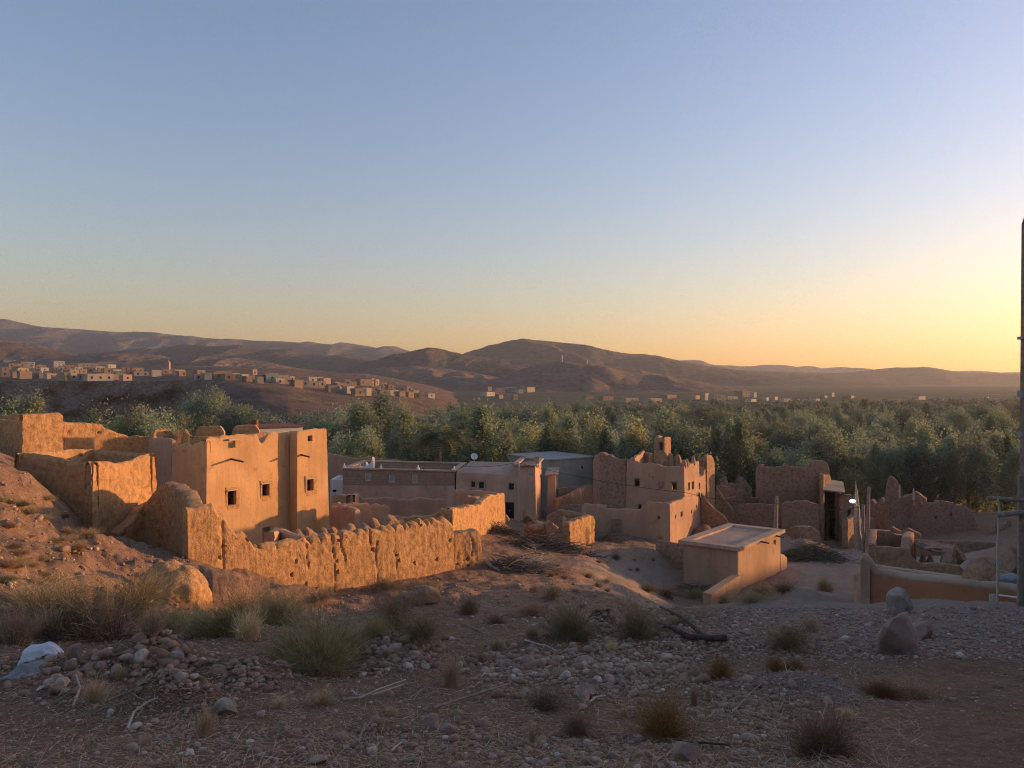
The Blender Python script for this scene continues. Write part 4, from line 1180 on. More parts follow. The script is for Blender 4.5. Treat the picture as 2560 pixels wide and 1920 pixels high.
slab("floor_roof", inset([UL, U0, U1, U1 + [-3.5, 3.0], UL + [3.0, 9.0]], 0.4), -8.9, -8.7, "roof_mud", G)
# left wing
mud_wall("left_wing", [plan(1483, 76), plan(1500, 73), plan(1564, 71.0)], [(1483, 1150), (1488, 1138), (1500, 1132), (1512, 1137), (1518, 1144), (1523, 1133), (1528, 1143), (1545, 1147), (1564, 1147)], "mud_dark", G, base=-14.2, thick=0.6, res=0.25, amp=0.05, seed=103, ragged=0.2, rag_scale=0.5)
# tall fin at the right end and the wall behind it
mud_wall("tall_fin", [U1 + gn * 0.15 - gd * 0.1, U1 + gn * 0.15 + gd * 2.6], [(1760, 1146), (1770, 1140), (1778, 1137), (1786, 1141), (1789, 1152), (1792, 1175), (1797, 1200)], "mud_ruin", G, base=-14.6, thick=0.6, res=0.15, amp=0.06, batter=0.02, seed=105, pits=2, ragged=0.06)
mud_wall("inner_wall", [plan(1744, 77.5), plan(1768, 76.8)], [(1744, 1150), (1752, 1143), (1768, 1141)], "mud_dark", G, base=-13, thick=0.5, res=0.3, amp=0.04, seed=106)
# roof turret with an opening
T0, T1, T2 = plan(1634, 72), plan(1662, 71.3), plan(1677, 73.2)
mud_wall("turret", [T0, T1, T2, T2 + (T0 - T1)], ['f', (0, -5.15), (0.2, -4.98), (0.38, -5.0), (0.6, -5.1), (0.85, -4.9), (1, -5.15)], "mud_ruin", G, base=-8.9, thick=0.35, res=0.15, amp=0.06, closed=True, seed=107, ragged=0.1, holes=[(0, 1648, 1657, 1106, 1125)])
# lower outer walls
lwl = plan(1510, 67.5)
mud_wall("outer_wall", [plan(1453, 70.5), lwl, Gc, Gc + gd * (col_on(Gc, Gr, 1757) * np.linalg.norm(Gr - Gc))],
         [(1453, 1266), (1459, 1259), (1508, 1264), (1510, 1273), (1540, 1274), (1563, 1272), (1603, 1276), (1611, 1260), (1616, 1257), (1675, 1259), (1690, 1255), (1705, 1250), (1712, 1243), (1720, 1240), (1757, 1243)],
         "plaster_ruin", G, base=-14.6, thick=0.5, res=0.2, amp=0.03, batter=0.015, seed=109, ragged=0.14, rag_scale=0.5, pits=8,
         holes=[(1, 1643, 1650, 1289, 1298), (2, 1703, 1708.5, 1277, 1292), (2, 1689, 1692, 1285, 1296), (2, 1729, 1732, 1275, 1284), (2, 1741, 1743.5, 1262, 1271)])
fo = Face(lwl, Gc)
mb = MB(); fo.box(mb, 1527, 1553, 1298, 1332, -0.1, 0.0); mb.build("blocked_door", MATS["mud_dark"], G)
bt = Gc + gd * (col_on(Gc, Gr, 1752) * np.linalg.norm(Gr - Gc))
mud_wall("buttress", [bt, bt + gn * 2.6 + gd * 0.4], ['f', (0, -10.2), (0.25, -11.0), (0.5, -11.7), (0.8, -12.2), (1, -13.2)], "mud_ruin", G, base=-15.5, thick=0.6, res=0.2, amp=0.06, seed=111, ragged=0.08)
bt2 = Gr + gd * 0.5
mud_wall("buttress", [bt2, bt2 + gn * 3.4 + gd * 0.6], ['f', (0, -10.5), (0.3, -12.0), (0.6, -13.2), (1, -14.4)], "mud_ruin", G, base=-16, thick=0.7, res=0.2, amp=0.07, seed=112, ragged=0.1)

# small enclosure ruins in front of it
for i, (lab, path, top, mat) in enumerate((
        ("lit end wall of the little roofless pen", [(1425, 57.3), (1486, 61)], [(1424, 1312), (1430, 1306), (1445, 1299), (1480, 1290), (1486, 1294)], "mud_orange"),
        ("low back wall of the little roofless pen", [(1366, 66), (1478, 64)], [(1366, 1290), (1395, 1277), (1440, 1283), (1478, 1294)], "mud_ruin"),
        ("low mud bank wall before the long house corner", [(1310, 59), (1350, 57.5)], [(1310, 1312), (1330, 1302), (1350, 1310)], "mud_dark"))):
    t_ = thing("earth_wall", lab, "wall", [*plan(*path[0]), gz(*plan(*path[0]))])
    mud_wall("wall", [plan(*p) for p in path], top, mat, t_, thick=0.6, res=0.12, amp=0.09, seed=120 + i, ragged=0.16, rag_scale=0.35, crown=0.05)

# ---------------------------------------------------------------- small flat-roofed house
H0, H1, H2 = plan(1709, 56.0), plan(1844, 53.6), plan(1951, 60.0)
H3 = H0 + (H2 - H1)
hs = thing("flat_roof_house", "small plain tan house with flat slab roof beside the sandy path", "house", [*(H0 + H2) / 2, -14.5])
hp = [H0, H1, H2, H3]
mud_wall("wall", hp, -11.62, "plaster_tan", hs, base=-15.6, thick=0.3, res=0.4, amp=0.012, closed=True, seed=131, crown=0.0, holes=[(1, 1933, 1940, 1350, 1363)])
hf = Face(H1, H2)
ov = inset(hp, -0.28); iv = inset(hp, 0.42)
slab("roof", iv, -11.75, -11.52, "roof_mud", hs)
mb = MB()
for k in range(4):
    a, b, c_, d_ = ov[k], ov[(k + 1) % 4], iv[(k + 1) % 4], iv[k]
    mb.hexa([[*q, -11.617] for q in (a, b, c_, d_)], [[*q, -11.36] for q in (a, b, c_, d_)])
mb.build("roof_edge", MATS["coping"], hs)
frame_window(hs, hf, 1933, 1940, 1350, 1363, "whitewash", "dark_pane", depth=-0.15)
for px in (1893, 1931):
    spout(hs, hf, px, 1351 if px < 1900 else 1337, 0.9, 0.1)
rmp = thing("ramp_wall", "low sloping tan wall running from the small house corner", "wall", [*H1, -15])
w0 = H1 - hf.n * 0.1; w1 = plan(1768, 48.6)
dv = (w1 - w0) / np.linalg.norm(w1 - w0); nv = np.array([dv[1], -dv[0]]) * 0.28
mb = MB(); lo = [w0 - nv, w1 - nv, w1 + nv, w0 + nv]
mb.hexa([[*q, -16.2] for q in lo], [[*lo[0], -13.3], [*lo[1], -13.25], [*lo[2], -13.25], [*lo[3], -13.3]])
mb.build("wall", MATS["plaster_tan"], rmp)
mud_wall("stub", [H2 + [0.05, 0.05], plan(1968, 61.2)], [(1950, 1388), (1960, 1386), (1968, 1394)], "plaster_tan", rmp, base=-15.5, thick=0.5, res=0.2, amp=0.03, seed=133)
kb = thing("kerb_wall", "low brown kerb wall behind the small house", "wall", [*plan(1680, 62), -13.5])
mud_wall("wall", [plan(1640, 60.5), plan(1712, 58.8)], [(1640, 1352), (1670, 1356), (1712, 1364)], "mud_ruin", kb, base=-14.8, thick=0.35, res=0.3, amp=0.03, seed=135)

# ---------------------------------------------------------------- right-hand ruins
R1 = thing("kasbah_ruin", "dark roofless ruin with a black doorway under a sagging awning", "ruin", [*plan(2000, 79), -15.6])
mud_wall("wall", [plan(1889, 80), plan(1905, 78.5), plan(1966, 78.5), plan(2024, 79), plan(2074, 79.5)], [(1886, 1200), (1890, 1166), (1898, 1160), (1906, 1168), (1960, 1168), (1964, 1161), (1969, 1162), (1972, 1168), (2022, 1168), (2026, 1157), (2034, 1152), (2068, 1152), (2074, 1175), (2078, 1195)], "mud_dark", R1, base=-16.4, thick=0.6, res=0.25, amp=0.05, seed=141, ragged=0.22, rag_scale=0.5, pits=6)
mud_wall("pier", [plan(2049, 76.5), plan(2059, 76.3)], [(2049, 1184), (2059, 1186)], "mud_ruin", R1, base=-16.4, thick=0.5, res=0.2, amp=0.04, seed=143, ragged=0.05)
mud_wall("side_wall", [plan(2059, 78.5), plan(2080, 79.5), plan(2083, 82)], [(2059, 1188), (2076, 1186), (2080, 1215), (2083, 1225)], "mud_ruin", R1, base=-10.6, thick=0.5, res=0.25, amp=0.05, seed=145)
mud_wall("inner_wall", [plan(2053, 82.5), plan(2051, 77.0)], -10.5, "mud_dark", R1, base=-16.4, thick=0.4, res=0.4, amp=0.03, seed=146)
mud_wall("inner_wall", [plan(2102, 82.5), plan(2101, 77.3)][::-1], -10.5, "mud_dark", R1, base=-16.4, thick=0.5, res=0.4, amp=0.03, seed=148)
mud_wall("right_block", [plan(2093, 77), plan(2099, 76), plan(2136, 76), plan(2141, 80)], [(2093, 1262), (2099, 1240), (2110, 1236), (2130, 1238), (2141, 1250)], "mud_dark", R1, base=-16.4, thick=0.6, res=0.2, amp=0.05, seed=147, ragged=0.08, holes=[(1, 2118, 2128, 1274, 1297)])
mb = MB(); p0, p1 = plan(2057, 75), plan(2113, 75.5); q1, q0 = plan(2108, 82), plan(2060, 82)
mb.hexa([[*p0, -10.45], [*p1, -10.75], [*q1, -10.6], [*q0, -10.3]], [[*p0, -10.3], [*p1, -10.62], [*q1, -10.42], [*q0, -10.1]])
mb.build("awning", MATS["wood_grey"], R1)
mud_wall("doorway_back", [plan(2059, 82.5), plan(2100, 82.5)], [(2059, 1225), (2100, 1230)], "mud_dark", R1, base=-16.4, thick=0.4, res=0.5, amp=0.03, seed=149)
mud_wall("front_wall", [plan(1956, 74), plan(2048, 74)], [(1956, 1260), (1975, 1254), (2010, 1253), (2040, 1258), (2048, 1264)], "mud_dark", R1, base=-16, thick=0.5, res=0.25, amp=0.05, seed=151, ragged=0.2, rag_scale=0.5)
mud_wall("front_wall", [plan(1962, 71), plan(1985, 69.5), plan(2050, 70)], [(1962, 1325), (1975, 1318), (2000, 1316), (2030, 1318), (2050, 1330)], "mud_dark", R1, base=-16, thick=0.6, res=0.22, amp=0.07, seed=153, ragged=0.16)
st = thing("earth_wall", "line of low crumbled walls between the two tall ruins", "wall", [*plan(1850, 77), -14.5])
for i, (pa, tp) in enumerate((([(1790, 84), (1822, 82)], [(1790, 1215), (1800, 1214), (1820, 1218), (1822, 1228)]), ([(1795, 80), (1845, 79), (1930, 80)], [(1795, 1248), (1840, 1243), (1845, 1226), (1866, 1228), (1870, 1243), (1925, 1246), (1930, 1260)]), ([(1845, 76), (1935, 75)], [(1845, 1264), (1880, 1258), (1935, 1262)]))):
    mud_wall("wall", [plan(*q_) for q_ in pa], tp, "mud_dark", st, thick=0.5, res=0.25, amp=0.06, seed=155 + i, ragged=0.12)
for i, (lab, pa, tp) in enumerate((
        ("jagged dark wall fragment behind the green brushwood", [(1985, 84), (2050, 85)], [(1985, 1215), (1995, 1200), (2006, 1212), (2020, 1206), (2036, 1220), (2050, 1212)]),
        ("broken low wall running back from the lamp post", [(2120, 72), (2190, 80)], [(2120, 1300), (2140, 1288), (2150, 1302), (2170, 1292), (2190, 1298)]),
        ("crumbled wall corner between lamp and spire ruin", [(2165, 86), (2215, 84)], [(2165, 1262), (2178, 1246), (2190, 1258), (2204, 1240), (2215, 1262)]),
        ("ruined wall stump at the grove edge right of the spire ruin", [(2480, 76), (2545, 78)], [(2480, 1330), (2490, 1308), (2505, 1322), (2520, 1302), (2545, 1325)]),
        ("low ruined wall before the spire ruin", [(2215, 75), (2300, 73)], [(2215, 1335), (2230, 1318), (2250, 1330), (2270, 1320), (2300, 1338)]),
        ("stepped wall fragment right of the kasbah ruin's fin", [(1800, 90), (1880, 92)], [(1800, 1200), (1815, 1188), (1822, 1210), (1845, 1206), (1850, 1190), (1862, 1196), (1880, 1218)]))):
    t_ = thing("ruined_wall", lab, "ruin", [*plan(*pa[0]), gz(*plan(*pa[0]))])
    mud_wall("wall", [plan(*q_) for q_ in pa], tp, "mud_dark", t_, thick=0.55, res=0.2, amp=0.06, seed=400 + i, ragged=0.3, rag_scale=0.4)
R2 = thing("ruined_wall", "jagged brown ruin wall with a tall spire before the trees", "ruin", [*plan(2330, 80), -15.6])
mud_wall("wall", [plan(2212, 81), plan(2250, 80.5), plan(2276, 81), plan(2319, 80), plan(2436, 80), plan(2488, 79)], [(2210, 1280), (2217, 1215), (2222, 1197), (2226, 1190), (2236, 1194), (2244, 1204), (2250, 1215), (2252, 1243), (2268, 1246), (2272, 1242), (2278, 1240), (2288, 1230), (2296, 1234), (2308, 1243), (2317, 1250), (2319, 1262), (2330, 1257), (2358, 1255), (2400, 1260), (2424, 1268), (2436, 1292), (2444, 1318), (2470, 1324), (2488, 1335)],
         "mud_dark", R2, base=-16.4, thick=0.6, res=0.2, amp=0.05, seed=161, ragged=0.24, rag_scale=0.45, holes=[(2, 2283, 2288, 1254, 1264), (2, 2302, 2306, 1254, 1264), (3, 2333, 2343, 1290, 1299), (3, 2374, 2380, 1279, 1292)], joints=4)
for px, y0, y1 in ((2250, 1213, 1245), (2284, 1221, 1250)):
    a = plan(px, 80.2); mb = MB(); mb.tube([[*a, (CY - y1) / F * 80.2], [*a, (CY - y0) / F * 80.2]], [0.12, 0.07], 5); mb.build("stake", MATS["wood_pale"], R2, True)
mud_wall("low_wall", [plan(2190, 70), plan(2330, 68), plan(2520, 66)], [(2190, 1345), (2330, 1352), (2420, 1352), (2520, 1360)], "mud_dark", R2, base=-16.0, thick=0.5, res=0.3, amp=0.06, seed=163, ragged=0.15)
# roofless cell and broken store
R3 = thing("roofless_cell", "roofless mud cell with fallen roof beams behind the coped wall", "ruin", [*plan(2270, 44), -12.6])
mud_wall("front_wall", [plan(2168, 46), plan(2172, 45), plan(2420, 43.5)], [(2166, 1368), (2172, 1362), (2215, 1369), (2265, 1374), (2277, 1385), (2287, 1400), (2305, 1410), (2345, 1410), (2395, 1414), (2410, 1426), (2425, 1436)], "mud_ruin", R3, base=-13.4, thick=0.45, res=0.15, amp=0.05, seed=171, ragged=0.14, rag_scale=0.4)
mud_wall("side_wall", [plan(2178, 50.5), plan(2172, 45.4)][::-1], ['f', (0, -9.5), (0.3, -9.4), (0.5, -9.45), (1, -9.6)], "mud_ruin", R3, base=-13.4, thick=-0.45, res=0.2, amp=0.05, seed=173, ragged=0.1)
mud_wall("back_wall", [plan(2180, 50.5), plan(2290, 50.8)], [(2178, 1330), (2185, 1326), (2230, 1328), (2236, 1336), (2260, 1340), (2276, 1346), (2290, 1350)], "mud_ruin", R3, base=-13.8, thick=0.5, res=0.18, amp=0.05, seed=175, ragged=0.1)
mud_wall("cross_wall", [plan(2274, 45.2), plan(2284, 50.3)], ['f', (0, -9.7), (0.3, -9.3), (0.6, -9.4), (1, -9.7)], "mud_ruin", R3, base=-13.5, thick=0.5, res=0.18, amp=0.06, seed=177, ragged=0.12)
mud_wall("broken_gable", [plan(2376, 46), plan(2392, 48.5)], ['f', (0, -11.2), (0.4, -10.2), (0.7, -10.0), (1, -11)], "mud_ruin", R3, base=-13.5, thick=0.6, res=0.18, amp=0.08, seed=179, ragged=0.12)
for i, px in enumerate((2312, 2330)):
    mud_wall("pointed_stub", [plan(px - 9, 47), plan(px + 9, 47)], [(px - 9, 1414), (px, 1387 + i * 4), (px + 9, 1412)], "mud_ruin", R3, base=-13.5, thick=0.4, res=0.12, amp=0.04, seed=181 + i)
for i, (x0, y0, d0, x1, y1, d1) in enumerate(((2288, 1360, 48, 2372, 1372, 48.5), (2290, 1364, 47.5, 2378, 1384, 47), (2300, 1352, 49.5, 2380, 1366, 50), (2310, 1372, 46.5, 2346, 1361, 49), (2296, 1356, 48.8, 2376, 1378, 48))):
    mb = MB(); mb.tube([P(x0, y0, d0), (P(x0, y0, d0) + P(x1, y1, d1)) / 2 + [0, 0, -.08], P(x1, y1, d1)], [0.09, 0.08, 0.06], 6); mb.build("beam", MATS["wood_grey"], R3, True)
mb = MB(); mb.hexa([P(2290, 1366, 48), P(2372, 1378, 47.5), P(2378, 1366, 50), P(2298, 1352, 50)], [P(2290, 1363, 48), P(2372, 1375, 47.5), P(2378, 1362, 50), P(2298, 1348, 50)]); mb.build("fallen_roof", MATS["mud_dark"], R3)
# coped compound wall
W4 = thing("coped_wall", "low brown plastered wall with a pale rounded coping and sloped end pier", "wall", [*plan(2330, 27.5), -8.7])
c0, c1, c2 = plan(2163, 28.6), plan(2198, 28.4), plan(2640, 25.6)
mud_wall("wall", [c0, c1, c2], ['f', (0, -6.55), (0.03, -6.6), (0.085, -7.1), (1, -7.08)], "plaster_red", W4, base=-9.6, thick=0.36, res=0.2, amp=0.012, seed=191, crown=0.0)
cl = [P(2160, 1393, 28.5), P(2170, 1397, 28.45), P(2180, 1410, 28.4), P(2192, 1430, 28.4)] + [np.array([*(c1 + (c2 - c1) * t), -7.02 + 0.02 * math.sin(t * 19)]) for t in np.linspace(0.01, 1, 24)]
mb = MB(); mb.tube([q - [0, -0.18, 0.02] for q in cl], [0.17 + 0.015 * math.sin(i * 2.3) for i in range(len(cl))], 10); mb.build("coping", MATS["coping"], W4, True)
mb = MB(); mb.prism([plan(2151, 28.55), plan(2175, 28.45), plan(2177, 29.2), plan(2154, 29.2)], -9.6, -6.62); pr = mb.build("end_pier", MATS["coping"], W4)
W5 = thing("coped_wall", "second pale rounded coping of the parallel wall behind", "wall", [*plan(2300, 33), -9])
d0, d1 = plan(2194, 32.5), plan(2416, 31.5)
mud_wall("wall", [d0, d1], [(2190, 1436), (2420, 1450)], "plaster_ruin", W5, base=-10.2, thick=0.36, res=0.3, amp=0.01, seed=193, crown=0.0)
mb = MB(); mb.tube([np.array([*(d0 + (d1 - d0) * t + [0, .18]), (CY - (1430 + 15 * t)) / F * 32]) for t in np.linspace(0, 1, 10)], 0.17, 9); mb.build("coping", MATS["coping"], W5, True)
sp = thing("wall_stub", "short rounded wall end standing left of the sloped pier", "wall", [*plan(2144, 31), -9])
mud_wall("wall", [plan(2134, 31.5), plan(2155, 31)], [(2133, 1432), (2138, 1424), (2150, 1422), (2155, 1428)], "plaster_ruin", sp, base=-10.4, thick=0.45, res=0.15, amp=0.03, seed=195, crown=0.14)

def lump(name, label, cat, c, r, mat, seed, sub=4, flat=0.75, amp=0.25, parent=None, rot=0.0, facet=0.0):
    bm = bmesh.new(); bmesh.ops.create_icosphere(bm, subdivisions=sub, radius=1.0)
    V = np.array([v.co[:] for v in bm.verts]); T = np.array([[v.index for v in f.verts] for f in bm.faces]); bm.free()
    n = fbm(V * 1.3 + seed, 4, seed)
    V = V * (1 + amp * n)[:, None]
    if facet:
        for k in range(9):
            q_ = np.random.default_rng(seed * 31 + k).normal(size=3); q_ /= np.linalg.norm(q_)
            dd = V @ q_ - (1 - facet * (0.5 + 0.5 * ((k * 7 + seed) % 5) / 4))
            V = V - np.clip(dd, 0, None)[:, None] * q_ * 0.9
    V = V + (0.07 * fbm(V * 3.2, 4, seed + 2) - 0.10 * np.abs(fbm(V * 2.2, 3, seed + 6)) * (facet > 0))[:, None] * V
    V = V * np.array(r)
    ca_, sa_ = math.cos(rot), math.sin(rot)
    V = np.c_[V[:, 0] * ca_ - V[:, 1] * sa_, V[:, 0] * sa_ + V[:, 1] * ca_, V[:, 2]] + np.array(c)
    o = part(name, V, None, T, MATS[mat], parent, True, 24 if facet else 50)
    if parent is None: tag(o, label, cat)
    return o
lump("earth_mound", "rounded mud mass slumped over the coped wall", "mound", P(2455, 1447, 29.5), (0.55, 0.7, 0.75), "mud_ruin", 3, amp=0.3)
lump("earth_mound", "lower rounded mud mass beside the blue tarpaulin", "mound", P(2505, 1462, 29), (0.7, 0.6, 0.5), "mud_ruin", 5, amp=0.3)
lump("earth_mound", "pale round lump at the end of the rear coping", "mound", P(2428, 1446, 30.5), (0.3, 0.3, 0.32), "coping", 8, amp=0.15)
lump("tarpaulin", "crumpled pale blue tarpaulin on the mud mass", "tarpaulin", P(2527, 1450, 28.4), (0.34, 0.35, 0.2), "tarp_blue", 9, amp=0.5)
for (lab, x, y, d, r_, sd) in (("rounded stump of mud wall beside the roofless pen", 1378, 1322, 57, (0.6, 0.5, 0.75), 3), ("pointed mud stump inside the roofless pen", 1409, 1312, 61.5, (0.32, 0.4, 0.85), 4), ("lumpy mud stump by the long house door", 1320, 1292, 66, (0.6, 0.5, 0.75), 5), ("small mud stump with a hollow near the doorway", 1266, 1297, 62, (0.28, 0.3, 0.4), 6), ("low collapsed mud heap before the pen", 1345, 1318, 57, (1.3, 0.8, 0.45), 7)):
    lump("mud_stump", lab, "ruin", P(x, y, d), r_, "mud_ruin", 60 + sd, amp=0.45, facet=0.6)
for i, (lab, x, y, d, r_) in enumerate((("pointed mud rubble block behind the roofless cell", 2400, 1395, 50, (0.9, 0.8, 1.0)), ("dark mud rubble block right of the roofless cell", 2470, 1415, 45, (1.1, 0.8, 0.9)), ("brown rubble heap right of the coping", 2525, 1400, 42, (1.0, 0.8, 1.1)))):
    lump("rubble_block", lab, "rubble", P(x, y, d), r_, "mud_dark", 12 + i, amp=0.4, facet=0.75)
pk = thing("plank_bundle", "pale weathered planks leaning on the coped wall", "planks", [*plan(2483, 25.9), -8])
for i, (xa, xb) in enumerate(((2474, 2480), (2479, 2486), (2485, 2491))):
    mb = MB(); a, b = P(xa + 1, 1486, 26.0), P(xb + 1, 1486, 26.0); a2, b2 = P(xa + 3, 1542, 25.6), P(xb + 2, 1542, 25.6); e = np.array([0, 0.05, 0]); s_ = np.array([0, 0.02 * i, 0])
    mb.hexa([a2 + s_, b2 + s_ - [.012, 0, 0], b2 + e + s_ - [.012, 0, 0], a2 + e + s_], [a + s_, b + s_ - [.012, 0, 0], b + e + s_ - [.012, 0, 0], a + e + s_]); mb.build("plank", MATS["wood_pale"], pk)
mb = MB(); mb.tube([P(2490, 1487, 25.8), P(2545, 1494, 25.4)], 0.03, 6); tag(mb.build("white_pipe", MATS["metal_white"], None, True), "thin white pipe lying along the coped wall", "pipe")
mb = MB(); mb.tube([P(2376, 1450, 30.6), P(2404, 1450, 30.4)], 0.07, 6); tag(mb.build("white_pipe", MATS["metal_white"], None, True), "short white pipe end between the two copings", "pipe")

# posts, street lamp, big pole with its scaffold
def post(name, label, cat, pts, radii, mat, sides=7):
    mb = MB(); mb.tube(pts, radii, sides)
    return tag(mb.build(name, MATS[mat], None, True), label, cat)
def postpx(x0, y0, x1, y1, d, n=5, wob=0.0, seed=0):
    r = random.Random(seed)
    return [P(x0 + (x1 - x0) * t + r.uniform(-wob, wob), y0 + (y1 - y0) * t, d) for t in np.linspace(0, 1, n)]
post("timber_post", "split ragged grey timber post by the street lamp", "post", postpx(2146, 1375, 2139, 1203, 57, 8, 1.5, 2), [0.30, 0.28, 0.24, 0.25, 0.2, 0.15, 0.10, 0.03], "wood_grey")
post("timber_post", "straight thin round post right of the ragged timber", "post", postpx(2158, 1400, 2158, 1262, 50), [0.1] * 5, "wood_grey")
post("timber_post", "tallest thin round post with a drooping cable", "post", postpx(2168, 1372, 2172, 1217, 55), [0.10] * 5, "wood_grey")
post("timber_post", "weathered stake in front of the dark ruin", "post", postpx(1938, 1330, 1942, 1241, 66, 5, 1), [0.2, 0.19, 0.18, 0.17, 0.12], "wood_grey")
lampo = thing("street_lamp", "lit white street lamp on a bracket beside the ragged post", "lamp", P(2140, 1262, 56.5))
mb = MB(); mb.tube([P(2143, 1264, 56.6), P(2135, 1256, 56.4)], 0.035, 6); mb.build("bracket", MATS["metal_grey"], lampo, True)
m, nt, out = new_mat("lamp_glow"); em = nd(nt, "ShaderNodeEmission"); em.inputs[0].default_value = (1, 0.97, 0.92, 1); em.inputs[1].default_value = 5.0; nt.links.new(em.outputs[0], out.inputs[0])
lump("lamp_head", None, None, P(2131, 1253, 56.3), (0.2, 0.14, 0.12), "lamp_glow", 2, sub=3, amp=0.05, parent=lampo)
big = thing("utility_pole", "tall square wooden pole with a pointed dark top", "pole", P(2556, 1545, 21))
a0 = P(2560, 1560, 21); a1 = P(2566, 560, 21)
mb = MB(); hw = 0.095
mb.hexa([a0 + [-hw, -hw, 0], a0 + [hw, -hw, 0], a0 + [hw, hw, 0], a0 + [-hw, hw, 0]], [a1 + [-hw * .85, -hw * .85, 0], a1 + [hw * .85, -hw * .85, 0], a1 + [hw * .85, hw * .85, 0], a1 + [-hw * .85, hw * .85, 0]])
mb.build("shaft", MATS["pole_wood"], big)
mb = MB(); t4 = [a1 + [-hw * .85, -hw * .85, 0.003], a1 + [hw * .85, -hw * .85, 0.003], a1 + [hw * .85, hw * .85, 0.003], a1 + [-hw * .85, hw * .85, 0.003]]
mb.add(t4 + [a1 + [0.02, 0, 0.45]], None, [[0, 1, 4], [1, 2, 4], [2, 3, 4], [3, 0, 4]]); mb.build("pointed_top", MATS["wood_dark"], big)
for y, hh in ((845, 0.04), (985, 0.09), (1085, 0.06), (1260, 0.1)):
    c_ = P(2559, y, 21); mb = MB(); g = hw + 0.012
    mb.hexa([c_ + [-g, -g, -hh], c_ + [g, -g, -hh], c_ + [g, g, -hh], c_ + [-g, g, -hh]], [c_ + [-g, -g, hh], c_ + [g, -g, hh], c_ + [g, g, hh], c_ + [-g, g, hh]]); mb.build("strap", MATS["metal_grey"], big)
mb = MB(); b0, b1 = P(2549, 1555, 20.7), P(2551, 1190, 20.7); mb.hexa([b0 + [-.06, -.04, 0], b0 + [.06, -.04, 0], b0 + [.06, .04, 0], b0 + [-.06, .04, 0]], [b1 + [-.05, -.04, 0], b1 + [.05, -.04, 0], b1 + [.05, .04, 0], b1 + [-.05, .04, 0]]); mb.build("splint", MATS["wood_grey"], big)
post("scaffold_pole", "upper horizontal round pole tied to the tall pole", "pole", [P(2468, 1245, 20.5), P(2520, 1248, 20.6), P(2640, 1254, 20.8)], [0.05, 0.055, 0.06], "wood_grey")
post("scaffold_pole", "lower thicker horizontal pole tied to the tall pole", "pole", [P(2493, 1289, 20.4), P(2530, 1284, 20.5), P(2640, 1274, 20.7)], [0.062, 0.066, 0.07], "wood_grey")
post("crooked_stick", "thin crooked pale stick hanging from the scaffold pole", "stick", [P(2494, 1246, 20.45), P(2498, 1270, 20.45), P(2496, 1320, 20.5), P(2493, 1370, 20.5), P(2494, 1430, 20.5), P(2493, 1500, 20.6), P(2493, 1530, 20.6)], [0.03, 0.03, 0.028, 0.028, 0.03, 0.032, 0.034], "wood_pale")
def cable(label, a, b, sag, r_=0.018):
    ts = np.linspace(0, 1, 22)
    mb = MB(); mb.tube([a + (b - a) * t - np.array([0, 0, sag * 4 * t * (1 - t)]) for t in ts], r_, 4)
    return tag(mb.build("cable", MATS["cable_black"], None, True), label, "cable")
cable("sagging cable from the service pole to the kasbah ruin", np.array([*plan(1297, 73), -7.5]), P(1716, 1232, 67.4), 0.3)
cable("cable from the kasbah ruin to the weathered stake", P(1716, 1232, 67.4), P(1942, 1258, 66), 0.25)
cable("cable from the weathered stake to the thin post", P(1942, 1258, 66), P(2158, 1266, 50), 0.4)
cable("thin cable from the dish to the service pole", P(1159, 1166, 77), np.array([*plan(1297, 73), -7.42]), 0.2)

